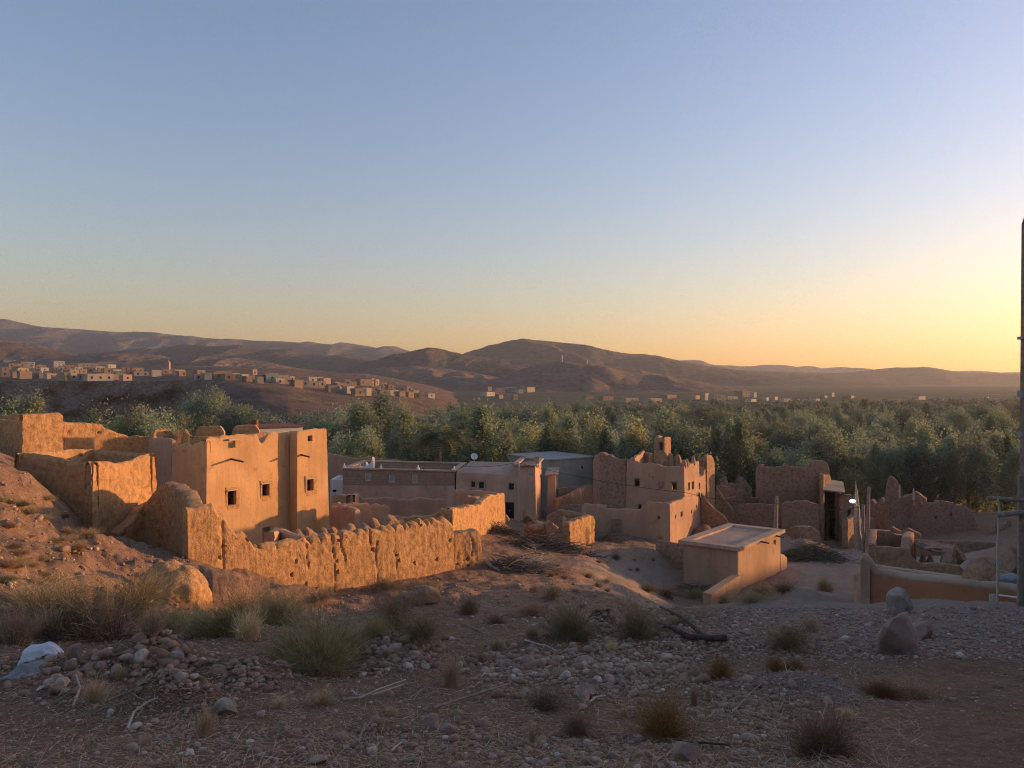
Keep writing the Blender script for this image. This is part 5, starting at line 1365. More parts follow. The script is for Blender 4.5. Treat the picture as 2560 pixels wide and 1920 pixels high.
# ---------------------------------------------------------------- far town
def solve_d(px, py):
    ds = np.linspace(260, 1300, 1500)
    if px < 1110:
        de_, ze_ = plat_edge(px)
        z = np.where(ds > de_ + 3, plateau_z(px, ds), -100)
    else:
        z = np.interp(ds, [0, 350, 800, 1500], [-19, -19, -9.5, -5])
    i = int(np.argmax((CY - py) / F * ds < z)) if ((CY - py) / F * ds < z).any() else 900
    return float(ds[i]), float(z[i])
TOWN = [(9, 30, 901, 909, "w"), (51, 76, 898, 907, "w"), (58, 68, 894, 899, "w"), (132, 153, 896, 914, "w"), (17, 48, 910, 924, "b"), (48, 74, 912, 921, "b"), (76, 102, 914, 922, "c"), (174, 194, 908, 916, "b"), (194, 231, 909, 920, "o"),
        (237, 256, 917, 926, "w"), (257, 277, 921, 935, "b"), (278, 295, 925, 938, "c"), (43, 68, 929, 946, "b"), (69, 96, 929, 945, "o"), (96, 120, 933, 945, "o"), (0, 30, 930, 941, "b"), (127, 152, 941, 953, "o"), (153, 168, 933, 951, "b"), (168, 181, 934, 952, "o"),
        (185, 200, 936, 948, "c"), (200, 213, 936, 948, "o"), (214, 234, 937, 947, "b"), (236, 255, 935, 948, "o"), (209, 262, 947, 952, "c"), (268, 296, 940, 948, "b"), (299, 319, 942, 952, "p"), (315, 332, 930, 938, "b"), (333, 363, 931, 940, "c"),
        (377, 396, 927, 940, "w"), (401, 430, 925, 937, "b"), (432, 454, 926, 939, "p"), (486, 505, 932, 938, "b"), (508, 523, 942, 951, "w"), (537, 570, 931, 939, "o"), (558, 592, 943, 957, "b"), (594, 605, 943, 954, "w"), (608, 622, 948, 957, "b"),
        (625, 636, 925, 939, "p"), (640, 660, 943, 955, "b"), (662, 690, 934, 958, "g"), (691, 714, 939, 957, "c"), (719, 730, 945, 956, "w"), (766, 786, 944, 957, "c"), (787, 800, 945, 957, "w"), (801, 821, 951, 959, "p"), (829, 857, 950, 966, "b"),
        (859, 872, 950, 965, "o"), (833, 844, 960, 970, "c"), (872, 886, 956, 966, "b"), (892, 922, 949, 965, "b"), (923, 929, 947, 966, "o"), (931, 942, 950, 967, "o"), (944, 953, 953, 968, "o"), (954, 963, 958, 968, "c"), (966, 980, 963, 972, "b"), (880, 906, 973, 991, "b"),
        (907, 921, 972, 991, "c"), (924, 947, 970, 978, "o"), (992, 1011, 965, 983, "b"), (1013, 1027, 966, 983, "o"), (1029, 1043, 977, 988, "c"), (1065, 1083, 985, 994, "w"), (840, 870, 968, 980, "o"),
        (1205, 1233, 981, 991, "w"), (1236, 1258, 972, 985, "p"), (1262, 1287, 969, 978, "w"), (1280, 1291, 987, 1000, "b"), (1190, 1210, 962, 974, "b"), (1216, 1228, 952, 962, "b"), (1307, 1334, 969, 981, "o"), (1240, 1256, 988, 997, "b"), (1295, 1306, 975, 984, "w"),
        (1556, 1592, 996, 1006, "o"), (1614, 1651, 997, 1008, "o"), (1655, 1690, 988, 997, "b"), (1728, 1752, 990, 1001, "p"), (1753, 1773, 983, 1002, "o"), (1779, 1811, 988, 1003, "o"), (1812, 1842, 992, 1000, "c"), (1845, 1879, 979, 994, "b"), (1880, 1890, 982, 996, "c"),
        (1868, 1891, 999, 1007, "w"), (1909, 1921, 996, 1003, "w"), (1926, 1946, 993, 1002, "p"), (1954, 1978, 998, 1007, "w"), (1984, 2002, 1001, 1008, "c"), (2034, 2049, 998, 1007, "w"), (2073, 2086, 983, 995, "o"), (2052, 2070, 990, 998, "b"), (2110, 2140, 990, 999, "b"),
        (2213, 2232, 998, 1009, "b"), (2234, 2257, 1001, 1012, "c"), (2285, 2315, 992, 1006, "c"), (2325, 2342, 999, 1008, "b"), (2365, 2376, 1000, 1006, "w"), (2462, 2474, 996, 1003, "w"), (2484, 2496, 999, 1005, "w"), (1460, 1482, 990, 998, "b"), (1500, 1530, 992, 1001, "b")]
_rt = random.Random(4)
for _x in range(2, 335, 12):
    _y = _rt.uniform(921, 950); _w = _rt.uniform(13, 26); TOWN.append((_x, _x + _w, _y - _rt.uniform(7, 11), _y, _rt.choice("bbocbow")))
for _x in range(440, 1040, 22):
    _y = float(np.interp(_x, [440, 650, 780, 900, 1040], [945, 955, 968, 984, 992])) + _rt.uniform(-5, 6); _w = _rt.uniform(12, 24); TOWN.append((_x, _x + _w, _y - _rt.uniform(7, 11), _y, _rt.choice("bbocbb")))
KIND = {"w": ("town_white", "white"), "b": ("town_brown", "brown"), "c": ("town_cream", "cream"), "o": ("town_ochre", "ochre"), "p": ("town_pink", "pink"), "g": ("town_green", "grey green")}
for i, (x0, x1, y0, y1, k) in enumerate(TOWN):
    d, zg = solve_d((x0 + x1) / 2, y1)
    zt = (CY - y0) / F * d
    zt = zg + min(zt - zg, 5.5 if i < 100 else 3.6)
    if zt - zg < 2.3: zt = zg + 2.3 + 0.3 * (i % 3)
    mat, cname = KIND[k]
    where = ("above the rocky cliff" if x1 < 345 else "near the pink minaret" if x1 < 640 else "along the red slope crest") if x1 < 1110 else ("among trees below the round hill" if x1 < 1400 else "beyond the valley trees")
    tall = zt - zg > 4.6
    a, b = plan(x0, d), plan(x1, d)
    ang = math.radians(24 + (i * 37) % 32)
    rot = np.array([[math.cos(ang), -math.sin(ang)], [math.sin(ang), math.cos(ang)]])
    c_ = (a + b) / 2; hwid = (b - a)[0] / 2 * 1.12; dep = max(4.0, min(9, hwid * 1.3))
    cor = [c_ + rot @ np.array(q_) + [0, dep / 2] for q_ in ((-hwid, -dep / 2), (hwid, -dep / 2), (hwid, dep / 2), (-hwid, dep / 2))]
    t_ = thing("town_house", f"{'tall' if tall else 'low'} {cname} flat roofed house {where}", "house", [*c_, zg - 0.5], f"{'tall' if tall else 'low'} {cname} houses {where}")
    mb = MB(); mb.prism(cor, zg - 3.0, zt); mb.build("wall", MATS[mat], t_)
    mb = MB(); oc, ic = inset(cor, -0.06), inset(cor, 0.3)
    for q_ in range(4):
        v4 = (oc[q_], oc[(q_ + 1) % 4], ic[(q_ + 1) % 4], ic[q_])
        mb.hexa([[*w_, zt + 0.003] for w_ in v4], [[*w_, zt + 0.4] for w_ in v4])
    mb.build("parapet", MATS[mat], t_)
    f = Face(cor[0], cor[1]); f2 = Face(cor[1], cor[2])
    nfl = 2 if tall else 1
    nw = max(1, int(hwid * 2 / 3.2))
    for fl_ in range(nfl):
        for w_ in range(nw):
            if (i * 5 + w_ * 3 + fl_) % 4 == 0: continue
            u = (w_ + 0.5) / nw
            p_ = f.a + (f.b - f.a) * u; zc_ = zg + (zt - zg) * (0.55 if nfl == 1 else (0.3 + 0.45 * fl_)); e = f.d * 0.45; o_ = f.n
            mb = MB(); v4 = (p_ - e + o_ * .05, p_ + e + o_ * .05, p_ + e - o_ * .1, p_ - e - o_ * .1)
            mb.hexa([[*q_, zc_ - .55] for q_ in v4], [[*q_, zc_ + .55] for q_ in v4]); mb.build("window", MATS["dark_pane"], t_)
# minarets and the lookout towers
def minaret(label, px, y0, y1, d, w, mat, zoff=0):
    zg = (CY - y1) / F * d; zt = (CY - y0) / F * d; c_ = plan(px, d)
    t_ = thing("minaret", label, "minaret", [*c_, zg])
    sq = lambda k: [c_ + [-k, -k], c_ + [k, -k], c_ + [k, k], c_ + [-k, k]]
    h = zt - zg
    mb = MB(); mb.prism(sq(w), zg - 3, zg + h * 0.78); mb.build("shaft", MATS[mat], t_)
    mb = MB(); mb.prism(sq(w * 1.15), zg + h * 0.783, zg + h * 0.82); mb.build("gallery", MATS[mat], t_)
    mb = MB(); mb.prism(sq(w * 0.6), zg + h * 0.823, zg + h * 0.95); mb.build("lantern", MATS[mat], t_)
    mb = MB(); mb.tube([[*c_, zg + h * .953], [*c_, zg + h * .98], [*c_, zg + h * 1.06]], [w * .5, w * .4, .05], 8); mb.build("dome", MATS[mat], t_, True)
d_, z_ = solve_d(420, 938)
minaret("slender pink minaret rising over the plateau town", 420.5, 901, 930, d_ + 15, 1.0, "town_pink")
minaret("far pale minaret in the haze beyond the trees", 2400, 983, 1004, 640, 0.75, "town_cream")
for lab, px, y0, y1, w in (("tall round lookout tower on the reddish hill", 1404, 889, 914, 1.8), ("small square lookout hut on the reddish hill", 1467, 901, 913, 1.5)):
    c_ = plan(px, 1148); zb_ = (CY - y1) / F * 1148; zt = (CY - y0) / F * 1148
    t_ = thing("lookout_tower", lab, "tower", [*c_, zb_])
    mb = MB(); mb.tube([[*c_, zb_ - 6], [*c_, zb_ + (zt - zb_) * .5], [*c_, zt]], [w, w * .93, w * .88], 12 if "round" in lab else 4); mb.build("shaft", MATS["town_cream"], t_, True)
    mb = MB(); mb.tube([[*c_, zt - .6], [*c_, zt + .3]], [w * 1.1, w * 1.1], 12 if "round" in lab else 4); mb.build("rim", MATS["town_cream"], t_)

# ---------------------------------------------------------------- trees
def set_tint(me, t):
    a = me.attributes.new("tint", 'FLOAT', 'POINT')
    a.data.foreach_set("value", np.asarray(t, np.float32))

def leaf_cloud(C, size, seed, up=0.0):
    """one small diamond-shaped leaf spray per centre"""
    r = np.random.default_rng(seed)
    n = len(C)
    u = r.normal(size=(n, 3)); u[:, 2] += up; u /= np.linalg.norm(u, axis=1)[:, None]
    w = r.normal(size=(n, 3)); v = np.cross(u, w); v /= np.linalg.norm(v, axis=1)[:, None]
    s = size * r.uniform(0.6, 1.4, n)[:, None]
    V = np.stack([C - u * s, C + v * s * 0.55, C + u * s, C - v * s * 0.55], 1).reshape(-1, 3)
    return V, np.arange(4 * n).reshape(-1, 4)

def tree_proto(name, seed, H, R, base, n_clump, n_leaf, leaf, bark, leafm, shape="round", up=0.3, limbs=9, pale=False):
    r = np.random.default_rng(seed)
    root = bpy.data.objects.new(name, None); col.objects.link(root)
    mb = MB()
    bend = r.normal(0, 0.02 * H, (6, 2)).cumsum(0) * 0.4
    trunk = np.array([[bend[k, 0] * (k > 0), bend[k, 1] * (k > 0), H * 0.85 * k / 5 - (0.4 if k == 0 else 0)] for k in range(6)])
    mb.tube(trunk, np.linspace(0.022 * H, 0.005 * H, 6), 7)
    cl = []
    for k in range(n_clump):
        if shape == "poplar":
            t = r.beta(1.3, 1.3); rad = R * (math.sin(math.pi * min(1, t * 0.86 + 0.12)) ** 0.8) * r.uniform(0.2, 1.0)
            a = r.uniform(0, 2 * math.pi); z = base + (H - base) * t
            cl.append((math.cos(a) * rad, math.sin(a) * rad, z))
        else:
            q = r.normal(size=3); q /= np.linalg.norm(q); q[2] = q[2] * 0.9 + 0.1
            k_ = r.uniform(0.45, 1.0) ** 0.6
            lob = 1 + 0.28 * math.sin(q[0] * 4 + seed) * math.cos(q[1] * 3 + seed * 2)
            cl.append((q[0] * R * k_ * lob, q[1] * R * k_ * lob, (H + base) / 2 + q[2] * (H - base) / 2 * k_ * lob))
    cl = np.array(cl)
    for k in r.choice(len(cl), min(limbs, len(cl)), replace=False):
        c_ = cl[k]; zt = max(base * 0.6, c_[2] - 0.35 * H * r.uniform(0.3, 0.7)); zt = min(zt, H * 0.75)
        s_ = np.array([np.interp(zt, trunk[:, 2], trunk[:, 0]), np.interp(zt, trunk[:, 2], trunk[:, 1]), zt])
        mid = (s_ + c_) / 2 + [0, 0, 0.05 * H * r.uniform(-0.5, 0.5)]
        mb.tube([s_, mid, c_], [0.009 * H, 0.006 * H, 0.003 * H], 5)
    tr = part("trunk", np.concatenate(mb.V), np.concatenate(mb.Q), np.concatenate(mb.T), MATS[bark], root)
    C, T = [], []
    for k, c_ in enumerate(cl):
        cr = R * (0.30 if shape == "poplar" else 0.26) * r.uniform(0.7, 1.3)
        e = r.normal(size=(n_leaf, 3)) * cr * np.array([0.62, 0.62, 1.15 if shape == "poplar" else 0.55])
        C.append(c_ + e)
        T.append(np.clip(r.uniform(0, 1) * 0.6 + r.uniform(0, 0.5, n_leaf), 0, 1))
    C = np.concatenate(C); T = np.concatenate(T)
    C[:, 2] = np.maximum(C[:, 2], 0.1)
    V, Qd = leaf_cloud(C, leaf, seed + 1, up)
    me = make_mesh("crown", V, Qd, None, False)
    set_tint(me, np.repeat(T, 4))
    link("crown", me, MATS[leafm], root)
    return root

protos = {}
protos["poplar"] = [tree_proto("poplar_tree", 200 + i, 10, (1.5, 1.9, 1.3)[i], 0.8, 90, 60, 0.15, "bark_pale", "leaf_poplar", "poplar", 0.9) for i in range(3)]
protos["grey"] = [tree_proto("grey_green_tree", 210 + i, 10, (2.9, 3.6, 2.3)[i], 0.9, 110, 60, 0.15, "bark_pale", "leaf_poplar", ("round", "round", "poplar")[i], 0.5, 14) for i in range(3)]
protos["dark"] = [tree_proto("dark_tree", 220 + i, 10, (3.4, 2.2, 3.0, 2.6)[i], 0.6, 120, 60, 0.16, "bark", "leaf_olive", ("round", "poplar", "round", "poplar")[i], 0.4, 10) for i in range(4)]
protos["yellow"] = [tree_proto("yellow_tree", 230 + i, 10, (1.9, 2.4)[i], 0.6, 70, 60, 0.16, "bark_pale", "leaf_yellow", "poplar", 0.7) for i in range(2)]

# bare tree: forking twigs
def bare_tree(seed):
    r = random.Random(seed)
    root = bpy.data.objects.new("bare_tree", None); col.objects.link(root)
    mb = MB(); tw_ = MB()
    def grow(p, d, L, rad, lev):
        q = p + d * L
        (mb if lev < 2 else tw_).tube([p, (p + q) / 2 + np.array([r.gauss(0, .04), r.gauss(0, .04), 0]) * L, q], [rad, rad * .85, rad * .7], 5 if lev < 3 else 3)
        if lev >= 5: return
        for _ in range(3 if lev < 4 else 2):
            e = d + np.array([r.gauss(0, .5), r.gauss(0, .5), r.gauss(.12, .3)]); e /= np.linalg.norm(e)
            grow(q, e, L * r.uniform(.6, .85), rad * .6, lev + 1)
    for k in range(4):
        d = np.array([r.gauss(0, .45), r.gauss(0, .45), 1.0]); d /= np.linalg.norm(d)
        grow(np.array([0, 0, -.3]), d, 2.0, .13, 0)
    mb.build("trunk", MATS["bark"], root, True)
    o = tw_.build("crown", MATS["leaf_bare"], root, True); set_tint(o.data, np.random.default_rng(seed).uniform(0, 1, len(o.data.vertices)))
    return root
protos["bare"] = [bare_tree(5)]

# date palm
def palm():
    r = np.random.default_rng(9)
    root = bpy.data.objects.new("date_palm", None); col.objects.link(root)
    mb = MB(); zs = np.linspace(-.4, 8.2, 26)
    mb.tube([[0.05 * math.sin(z), 0, z] for z in zs], [0.30 + 0.035 * (i % 2) - 0.05 * z / 8 for i, z in enumerate(zs)], 10); mb.build("trunk", MATS["bark"], root, True)
    V, Qd, T, n = [], [], [], 0
    for k in range(54):
        az = r.uniform(0, 2 * math.pi); el = r.uniform(-0.5, 1.4); dead = el < -0.35
        L = r.uniform(2.8, 3.8) * (0.8 if dead else 1)
        h = np.array([math.cos(az), math.sin(az), 0]); side = np.array([-h[1], h[0], 0])
        p = np.array([0, 0, 8.15]); e = el; prev = p
        for s_ in range(14):
            st_ = L / 14
            p = p + (h * math.cos(e) + np.array([0, 0, 1]) * math.sin(e)) * st_
            e -= 0.115
            for sg in (-1, 1):
                ll = 0.62 * math.sin(math.pi * min(0.97, (s_ + 2) / 16)) + 0.08
                tip = p + side * sg * ll + h * ll * 0.45 + np.array([0, 0, -0.18 * ll])
                w = (p - prev) * 0.30
                V += [p - w, p + w, tip + w * .1, tip - w * .1]; Qd.append([n, n + 1, n + 2, n + 3]); n += 4
                T += [0.9 if dead else r.uniform(0.1, 0.7)] * 4
            V += [prev + side * .03, prev - side * .03, p - side * .02, p + side * .02]; Qd.append([n, n + 1, n + 2, n + 3]); n += 4; T += [0.6] * 4
            prev = p
    me = make_mesh("crown", V, Qd, None, False); set_tint(me, T); link("crown", me, MATS["leaf_palm"], root)
    return root
protos["palm"] = [palm()]

LABEL = {"poplar": ("pale green upright poplar", "poplar tree"), "grey": ("broad grey green tree", "tree"), "dark": ("dense dark green orchard tree", "tree"),
         "yellow": ("yellowing autumn tree", "tree"), "bare": ("leafless brown tree", "bare tree"), "palm": ("tall date palm with drooping fronds", "palm")}
used = set(); NTREE = 0
def put_tree(kind, px, d, ytop, where, var=None, wide=1.0, one=None):
    """tree rooted in the valley floor, crown top at the photo row ytop"""
    global NTREE
    r = random.Random(int(px * 7 + d * 13))
    pr = protos[kind][(var if var is not None else r.randrange(99)) % len(protos[kind])]
    x, y = plan(px, d); zg = gz(x, y)
    H = (CY - ytop) / F * d - zg
    s = max(0.35, H / (10.0 if kind not in ("palm", "bare") else (11.0 if kind == "palm" else 8.0)))
    o = pr if pr.name not in used else copy_tree(pr)
    used.add(pr.name)
    o.location = (x, y, zg)
    sw = s ** 0.75 * wide * r.uniform(0.88, 1.15)
    o.scale = (sw, sw, s)
    o.rotation_euler = (r.uniform(-.03, .03), r.uniform(-.03, .03), r.uniform(0, 6.28))
    lab, cat = LABEL[kind]
    lab = ("tall " if s > 1.12 else ("small " if s < 0.8 else "")) + lab
    tag(o, one or f"{lab} {where}", cat, None if one else f"{lab}s {where}"[:60])
    NTREE += 1
put_tree("palm", 1092, 96, 1028, "", wide=1.45, one="tall date palm with drooping fronds behind the long house")
put_tree("bare", 1296, 93, 1098, "", one="leafless brown tree beside the grey concrete house", wide=1.1)
put_tree("poplar", 1203, 106, 1022, "", 0, 1.5, one="tall pale poplar with a white trunk right of the palm")
put_tree("poplar", 1165, 112, 1045, "behind the long house", 1, 1.1)
put_tree("poplar", 1255, 112, 1060, "behind the long house", 2, 1.3)
for (px, d, y, w) in ((735, 122, 1052, 1.0), (800, 118, 1032, 1.1), (862, 128, 1018, 1.0), (905, 120, 1022, 1.15), (960, 126, 1002, 1.1), (1010, 118, 1030, 1.1), (690, 130, 1066, .9), (920, 112, 1070, .9), (850, 110, 1085, .9), (985, 108, 1092, .8)):
    put_tree("grey" if px % 3 else "dark", px, d, y, "behind the walls left of the palm", None, w)
for (px, d, y, k) in ((40, 150, 996, "grey"), (90, 152, 1004, "grey"), (190, 128, 1052, "grey"), (228, 132, 1040, "dark"), (262, 126, 1050, "yellow"), (300, 130, 1046, "poplar"), (330, 128, 1040, "yellow"), (352, 132, 1030, "poplar"), (385, 130, 1030, "grey"), (415, 128, 1062, "grey"),
                       (478, 170, 1000, "dark"), (512, 165, 985, "dark"), (545, 168, 992, "grey"), (582, 150, 1012, "dark"), (620, 150, 1018, "grey"), (455, 140, 1035, "grey"), (660, 146, 1040, "dark"), (5, 150, 1012, "grey"), (700, 160, 1050, "grey")):
    put_tree(k, px, d, y, "below the rocky cliff")
rt = random.Random(21)
def fill(x0, x1, dx, d0, d1, ya, yb, kinds, where, thin=1.0):
    x = x0
    while x < x1:
        if rt.random() < thin:
            d = rt.uniform(d0, d1)
            put_tree(rt.choice(kinds), x + rt.uniform(-dx, dx) * .4, d, rt.uniform(ya, yb), where, None, rt.uniform(.85, 1.2))
        x += dx * rt.uniform(.75, 1.25)
fill(1330, 1480, 26, 100, 108, 1065, 1100, ["poplar", "poplar", "yellow", "grey"], "in the sunlit row behind the concrete house")
fill(1480, 1900, 23, 92, 104, 1048, 1115, ["poplar", "poplar", "poplar", "grey", "yellow"], "in the sunlit row behind the kasbah ruin")
fill(1900, 2620, 25, 94, 108, 1082, 1155, ["poplar", "poplar", "poplar", "dark", "grey"], "in the row behind the right hand ruins")
put_tree("poplar", 1665, 98, 1040, "in the sunlit row behind the kasbah ruin", 1, 1.3)
put_tree("yellow", 1585, 100, 1068, "in the sunlit row behind the kasbah ruin", 0, 1.2)
put_tree("yellow", 2128, 90, 1170, "behind the awning of the dark ruin", 1, 1.2); put_tree("yellow", 2010, 92, 1150, "behind the awning of the dark ruin", 0, 1.0)
fill(1060, 1500, 30, 118, 140, 1040, 1075, ["grey", "poplar", "dark"], "in the grove right of the palm")
fill(1500, 2640, 30, 112, 132, 1066, 1130, ["grey", "dark", "poplar", "poplar"], "in the second row of the valley grove")
fill(1100, 1420, 26, 165, 200, 1010, 1045, ["dark", "dark", "grey"], "in the dark grove below the round hill")
fill(1420, 2640, 30, 142, 175, 1046, 1092, ["dark", "dark", "grey"], "in the dark middle of the valley grove")
fill(1400, 2640, 28, 185, 232, 1026, 1062, ["dark", "dark", "grey"], "deep in the valley grove")
fill(1130, 2640, 26, 245, 305, 1006, 1038, ["dark", "grey", "dark"], "at the far side of the valley grove")
fill(640, 1130, 40, 200, 260, 1052, 1070, ["grey", "dark"], "at the foot of the red slope", .6)
fill(-60, 640, 46, 250, 320, 1050, 1066, ["grey", "dark"], "at the foot of the rocky cliff", .8)

# far orchard, one mass of crowns
rg = np.random.default_rng(33)
CC = []
for k in range(760):
    px = rg.uniform(1130, 2750); d = math.exp(rg.uniform(math.log(305), math.log(500)))
    if px < 1480 and d > 430: continue
    x, y = plan(px, d); zg = gz(x, y); h = rg.uniform(3.5, 6.5); R_ = rg.uniform(2.2, 4.2)
    e = rg.normal(size=(110, 3)); e /= np.linalg.norm(e, axis=1)[:, None]
    CC.append(np.array([x, y, zg + h * .55]) + e * rg.uniform(.55, 1.05, (110, 1)) * [R_, R_, h * .48])
for k in range(60):
    px = rg.uniform(1060, 1200); d = rg.uniform(330, 420); x, y = plan(px, d); zg = gz(x, y); e = rg.normal(size=(70, 3)); e /= np.linalg.norm(e, axis=1)[:, None]
    CC.append(np.array([x, y, zg + 2]) + e * [2.4, 2.4, 2.2])
CC = np.concatenate(CC)
V, Qd = leaf_cloud(CC, 0.75, 5, 0.1)
me = make_mesh("orchard", V, Qd, None, False); set_tint(me, np.repeat(np.clip(np.repeat(rg.uniform(0, .7, len(CC) // 10 + 1), 10)[:len(CC)] + rg.uniform(0, .3, len(CC)), 0, 1), 4))
tag(link("orchard", me, MATS["leaf_olive"]), "far off orchard canopy filling the valley", "orchard", None, "stuff")

# ---------------------------------------------------------------- scrub and grass
def ribbons(P0, D, L, W, seed, droop=0.3, k=4):
    r = np.random.default_rng(seed)
    n = len(P0)
    side = np.cross(D, r.normal(size=(n, 3))); side /= np.linalg.norm(side, axis=1)[:, None] + 1e-9
    wander = r.normal(size=(n, 3)) * 0.35
    pts = [P0]; d = D.copy()
    for s_ in range(k - 1):
        d = d + wander / k + np.array([0, 0, -droop / k]); d /= np.linalg.norm(d, axis=1)[:, None]
        pts.append(pts[-1] + d * (L / (k - 1))[:, None])
    V = []
    for s_ in range(k):
        w = (W * (1 - 0.75 * s_ / (k - 1)))[:, None] * side * 0.5
        V += [pts[s_] - w, pts[s_] + w]
    V = np.stack(V, 1)
    b = (np.arange(n) * 2 * k)[:, None]
    q = np.concatenate([b + np.array([[2 * s_, 2 * s_ + 1, 2 * s_ + 3, 2 * s_ + 2]]) for s_ in range(k - 1)], 1).reshape(-1, 4)
    return V.reshape(-1, 3), q, pts

def shrub_proto(name, seed, mat, n, spread, twigs, wid, droop=0.25, tuft=False):
    r = np.random.default_rng(seed)
    az = r.uniform(0, 2 * math.pi, n)
    el = r.uniform(0.15, 1.5, n) if not tuft else r.normal(1.25, .22, n)
    D = np.stack([np.cos(az) * np.cos(el), np.sin(az) * np.cos(el), np.abs(np.sin(el))], -1)
    P0 = np.stack([r.normal(0, .10 if tuft else .07, n), r.normal(0, .10 if tuft else .07, n), np.full(n, -.03)], -1)
    if not tuft:
        k_ = n // 3; P0[:k_, :2] += r.normal(0, .16, (k_, 2))
    lob = np.clip(0.72 + 0.5 * fbm(np.c_[np.cos(az) * 2.2 + seed, np.sin(az) * 2.2, el * 2.0], 3, seed), 0.25, 1.3)
    L = r.uniform(.35, 1.0, n) * lob * (np.cos(el) * spread + np.sin(el) * 1.0)
    V, q, pts = ribbons(P0, D, L, r.uniform(.6, 1.4, n) * wid, seed, droop)
    Vs, Qs, T = [V], [q], [np.repeat(r.uniform(0, 1, n), 8)]
    off = len(V)
    for j in range(twigs):
        i_ = r.integers(0, n, n); lv = r.uniform(.35, 1, n)
        k0 = np.minimum((lv * 3).astype(int), 2); A = np.stack(pts)[k0, i_]; B = np.stack(pts)[k0 + 1, i_]
        S0 = A + (B - A) * r.uniform(0, 1, n)[:, None]
        d2 = (B - A) / (np.linalg.norm(B - A, axis=1)[:, None] + 1e-9) + r.normal(0, .55, (n, 3)); d2 /= np.linalg.norm(d2, axis=1)[:, None]
        V2, q2, _ = ribbons(S0, d2, L[i_] * r.uniform(.15, .4, n), r.uniform(.5, 1.1, n) * wid * .8, seed + 7 + j, droop * .5, 3)
        Vs.append(V2); Qs.append(q2 + off); off += len(V2); T.append(np.repeat(r.uniform(0, 1, n), 6))
    V = np.concatenate(Vs); V[:, 2] = np.maximum(V[:, 2], -.05)
    me = make_mesh(name, V, np.concatenate(Qs), None, False); set_tint(me, np.concatenate(T))
    me.materials.append(MATS[mat])
    return me
SH = {"green": [shrub_proto("scrub_bush", 300 + i, "scrub_green", (1300, 700, 1000)[i], (.75, 1.0, 1.3)[i], 4, (.009, .011, .009)[i]) for i in range(3)],
      "brown": [shrub_proto("scrub_bush", 310 + i, "scrub_brown", (1200, 480, 800)[i], (.8, 1.0, 1.4)[i], 4, (.009, .012, .010)[i]) for i in range(3)],
      "rust": [shrub_proto("scrub_bush", 320 + i, "scrub_rust", 1000, .9, 4, .009) for i in range(1)],
      "straw": [shrub_proto("grass_tuft", 330 + i, "straw", 700, .5, 1, .013, .35, True) for i in range(2)],
      "twigs": [shrub_proto("dry_twigs", 340, "twig", 130, .8, 3, .011)]}
NAMES = {"green": ("scrub_bush", "bush"), "brown": ("scrub_bush", "bush"), "rust": ("scrub_bush", "bush"), "straw": ("grass_tuft", "grass"), "twigs": ("dry_twigs", "twigs")}
def put_shrub(kind, px, py, w, h, label, group=None):
    g = at_ground(px, py)
    r = random.Random(int(px * 3 + py))
    d = g[1]
    me = SH[kind][r.randrange(len(SH[kind]))]
    o = link(NAMES[kind][0], me, None, None, g)
    sx = w / F * d / 1.35; sz = h / F * d / 0.9
    o.scale = (sx, sx * 0.9, sz); o.rotation_euler = (0, 0, r.uniform(0, 6.28))
    tag(o, label, NAMES[kind][1], group)
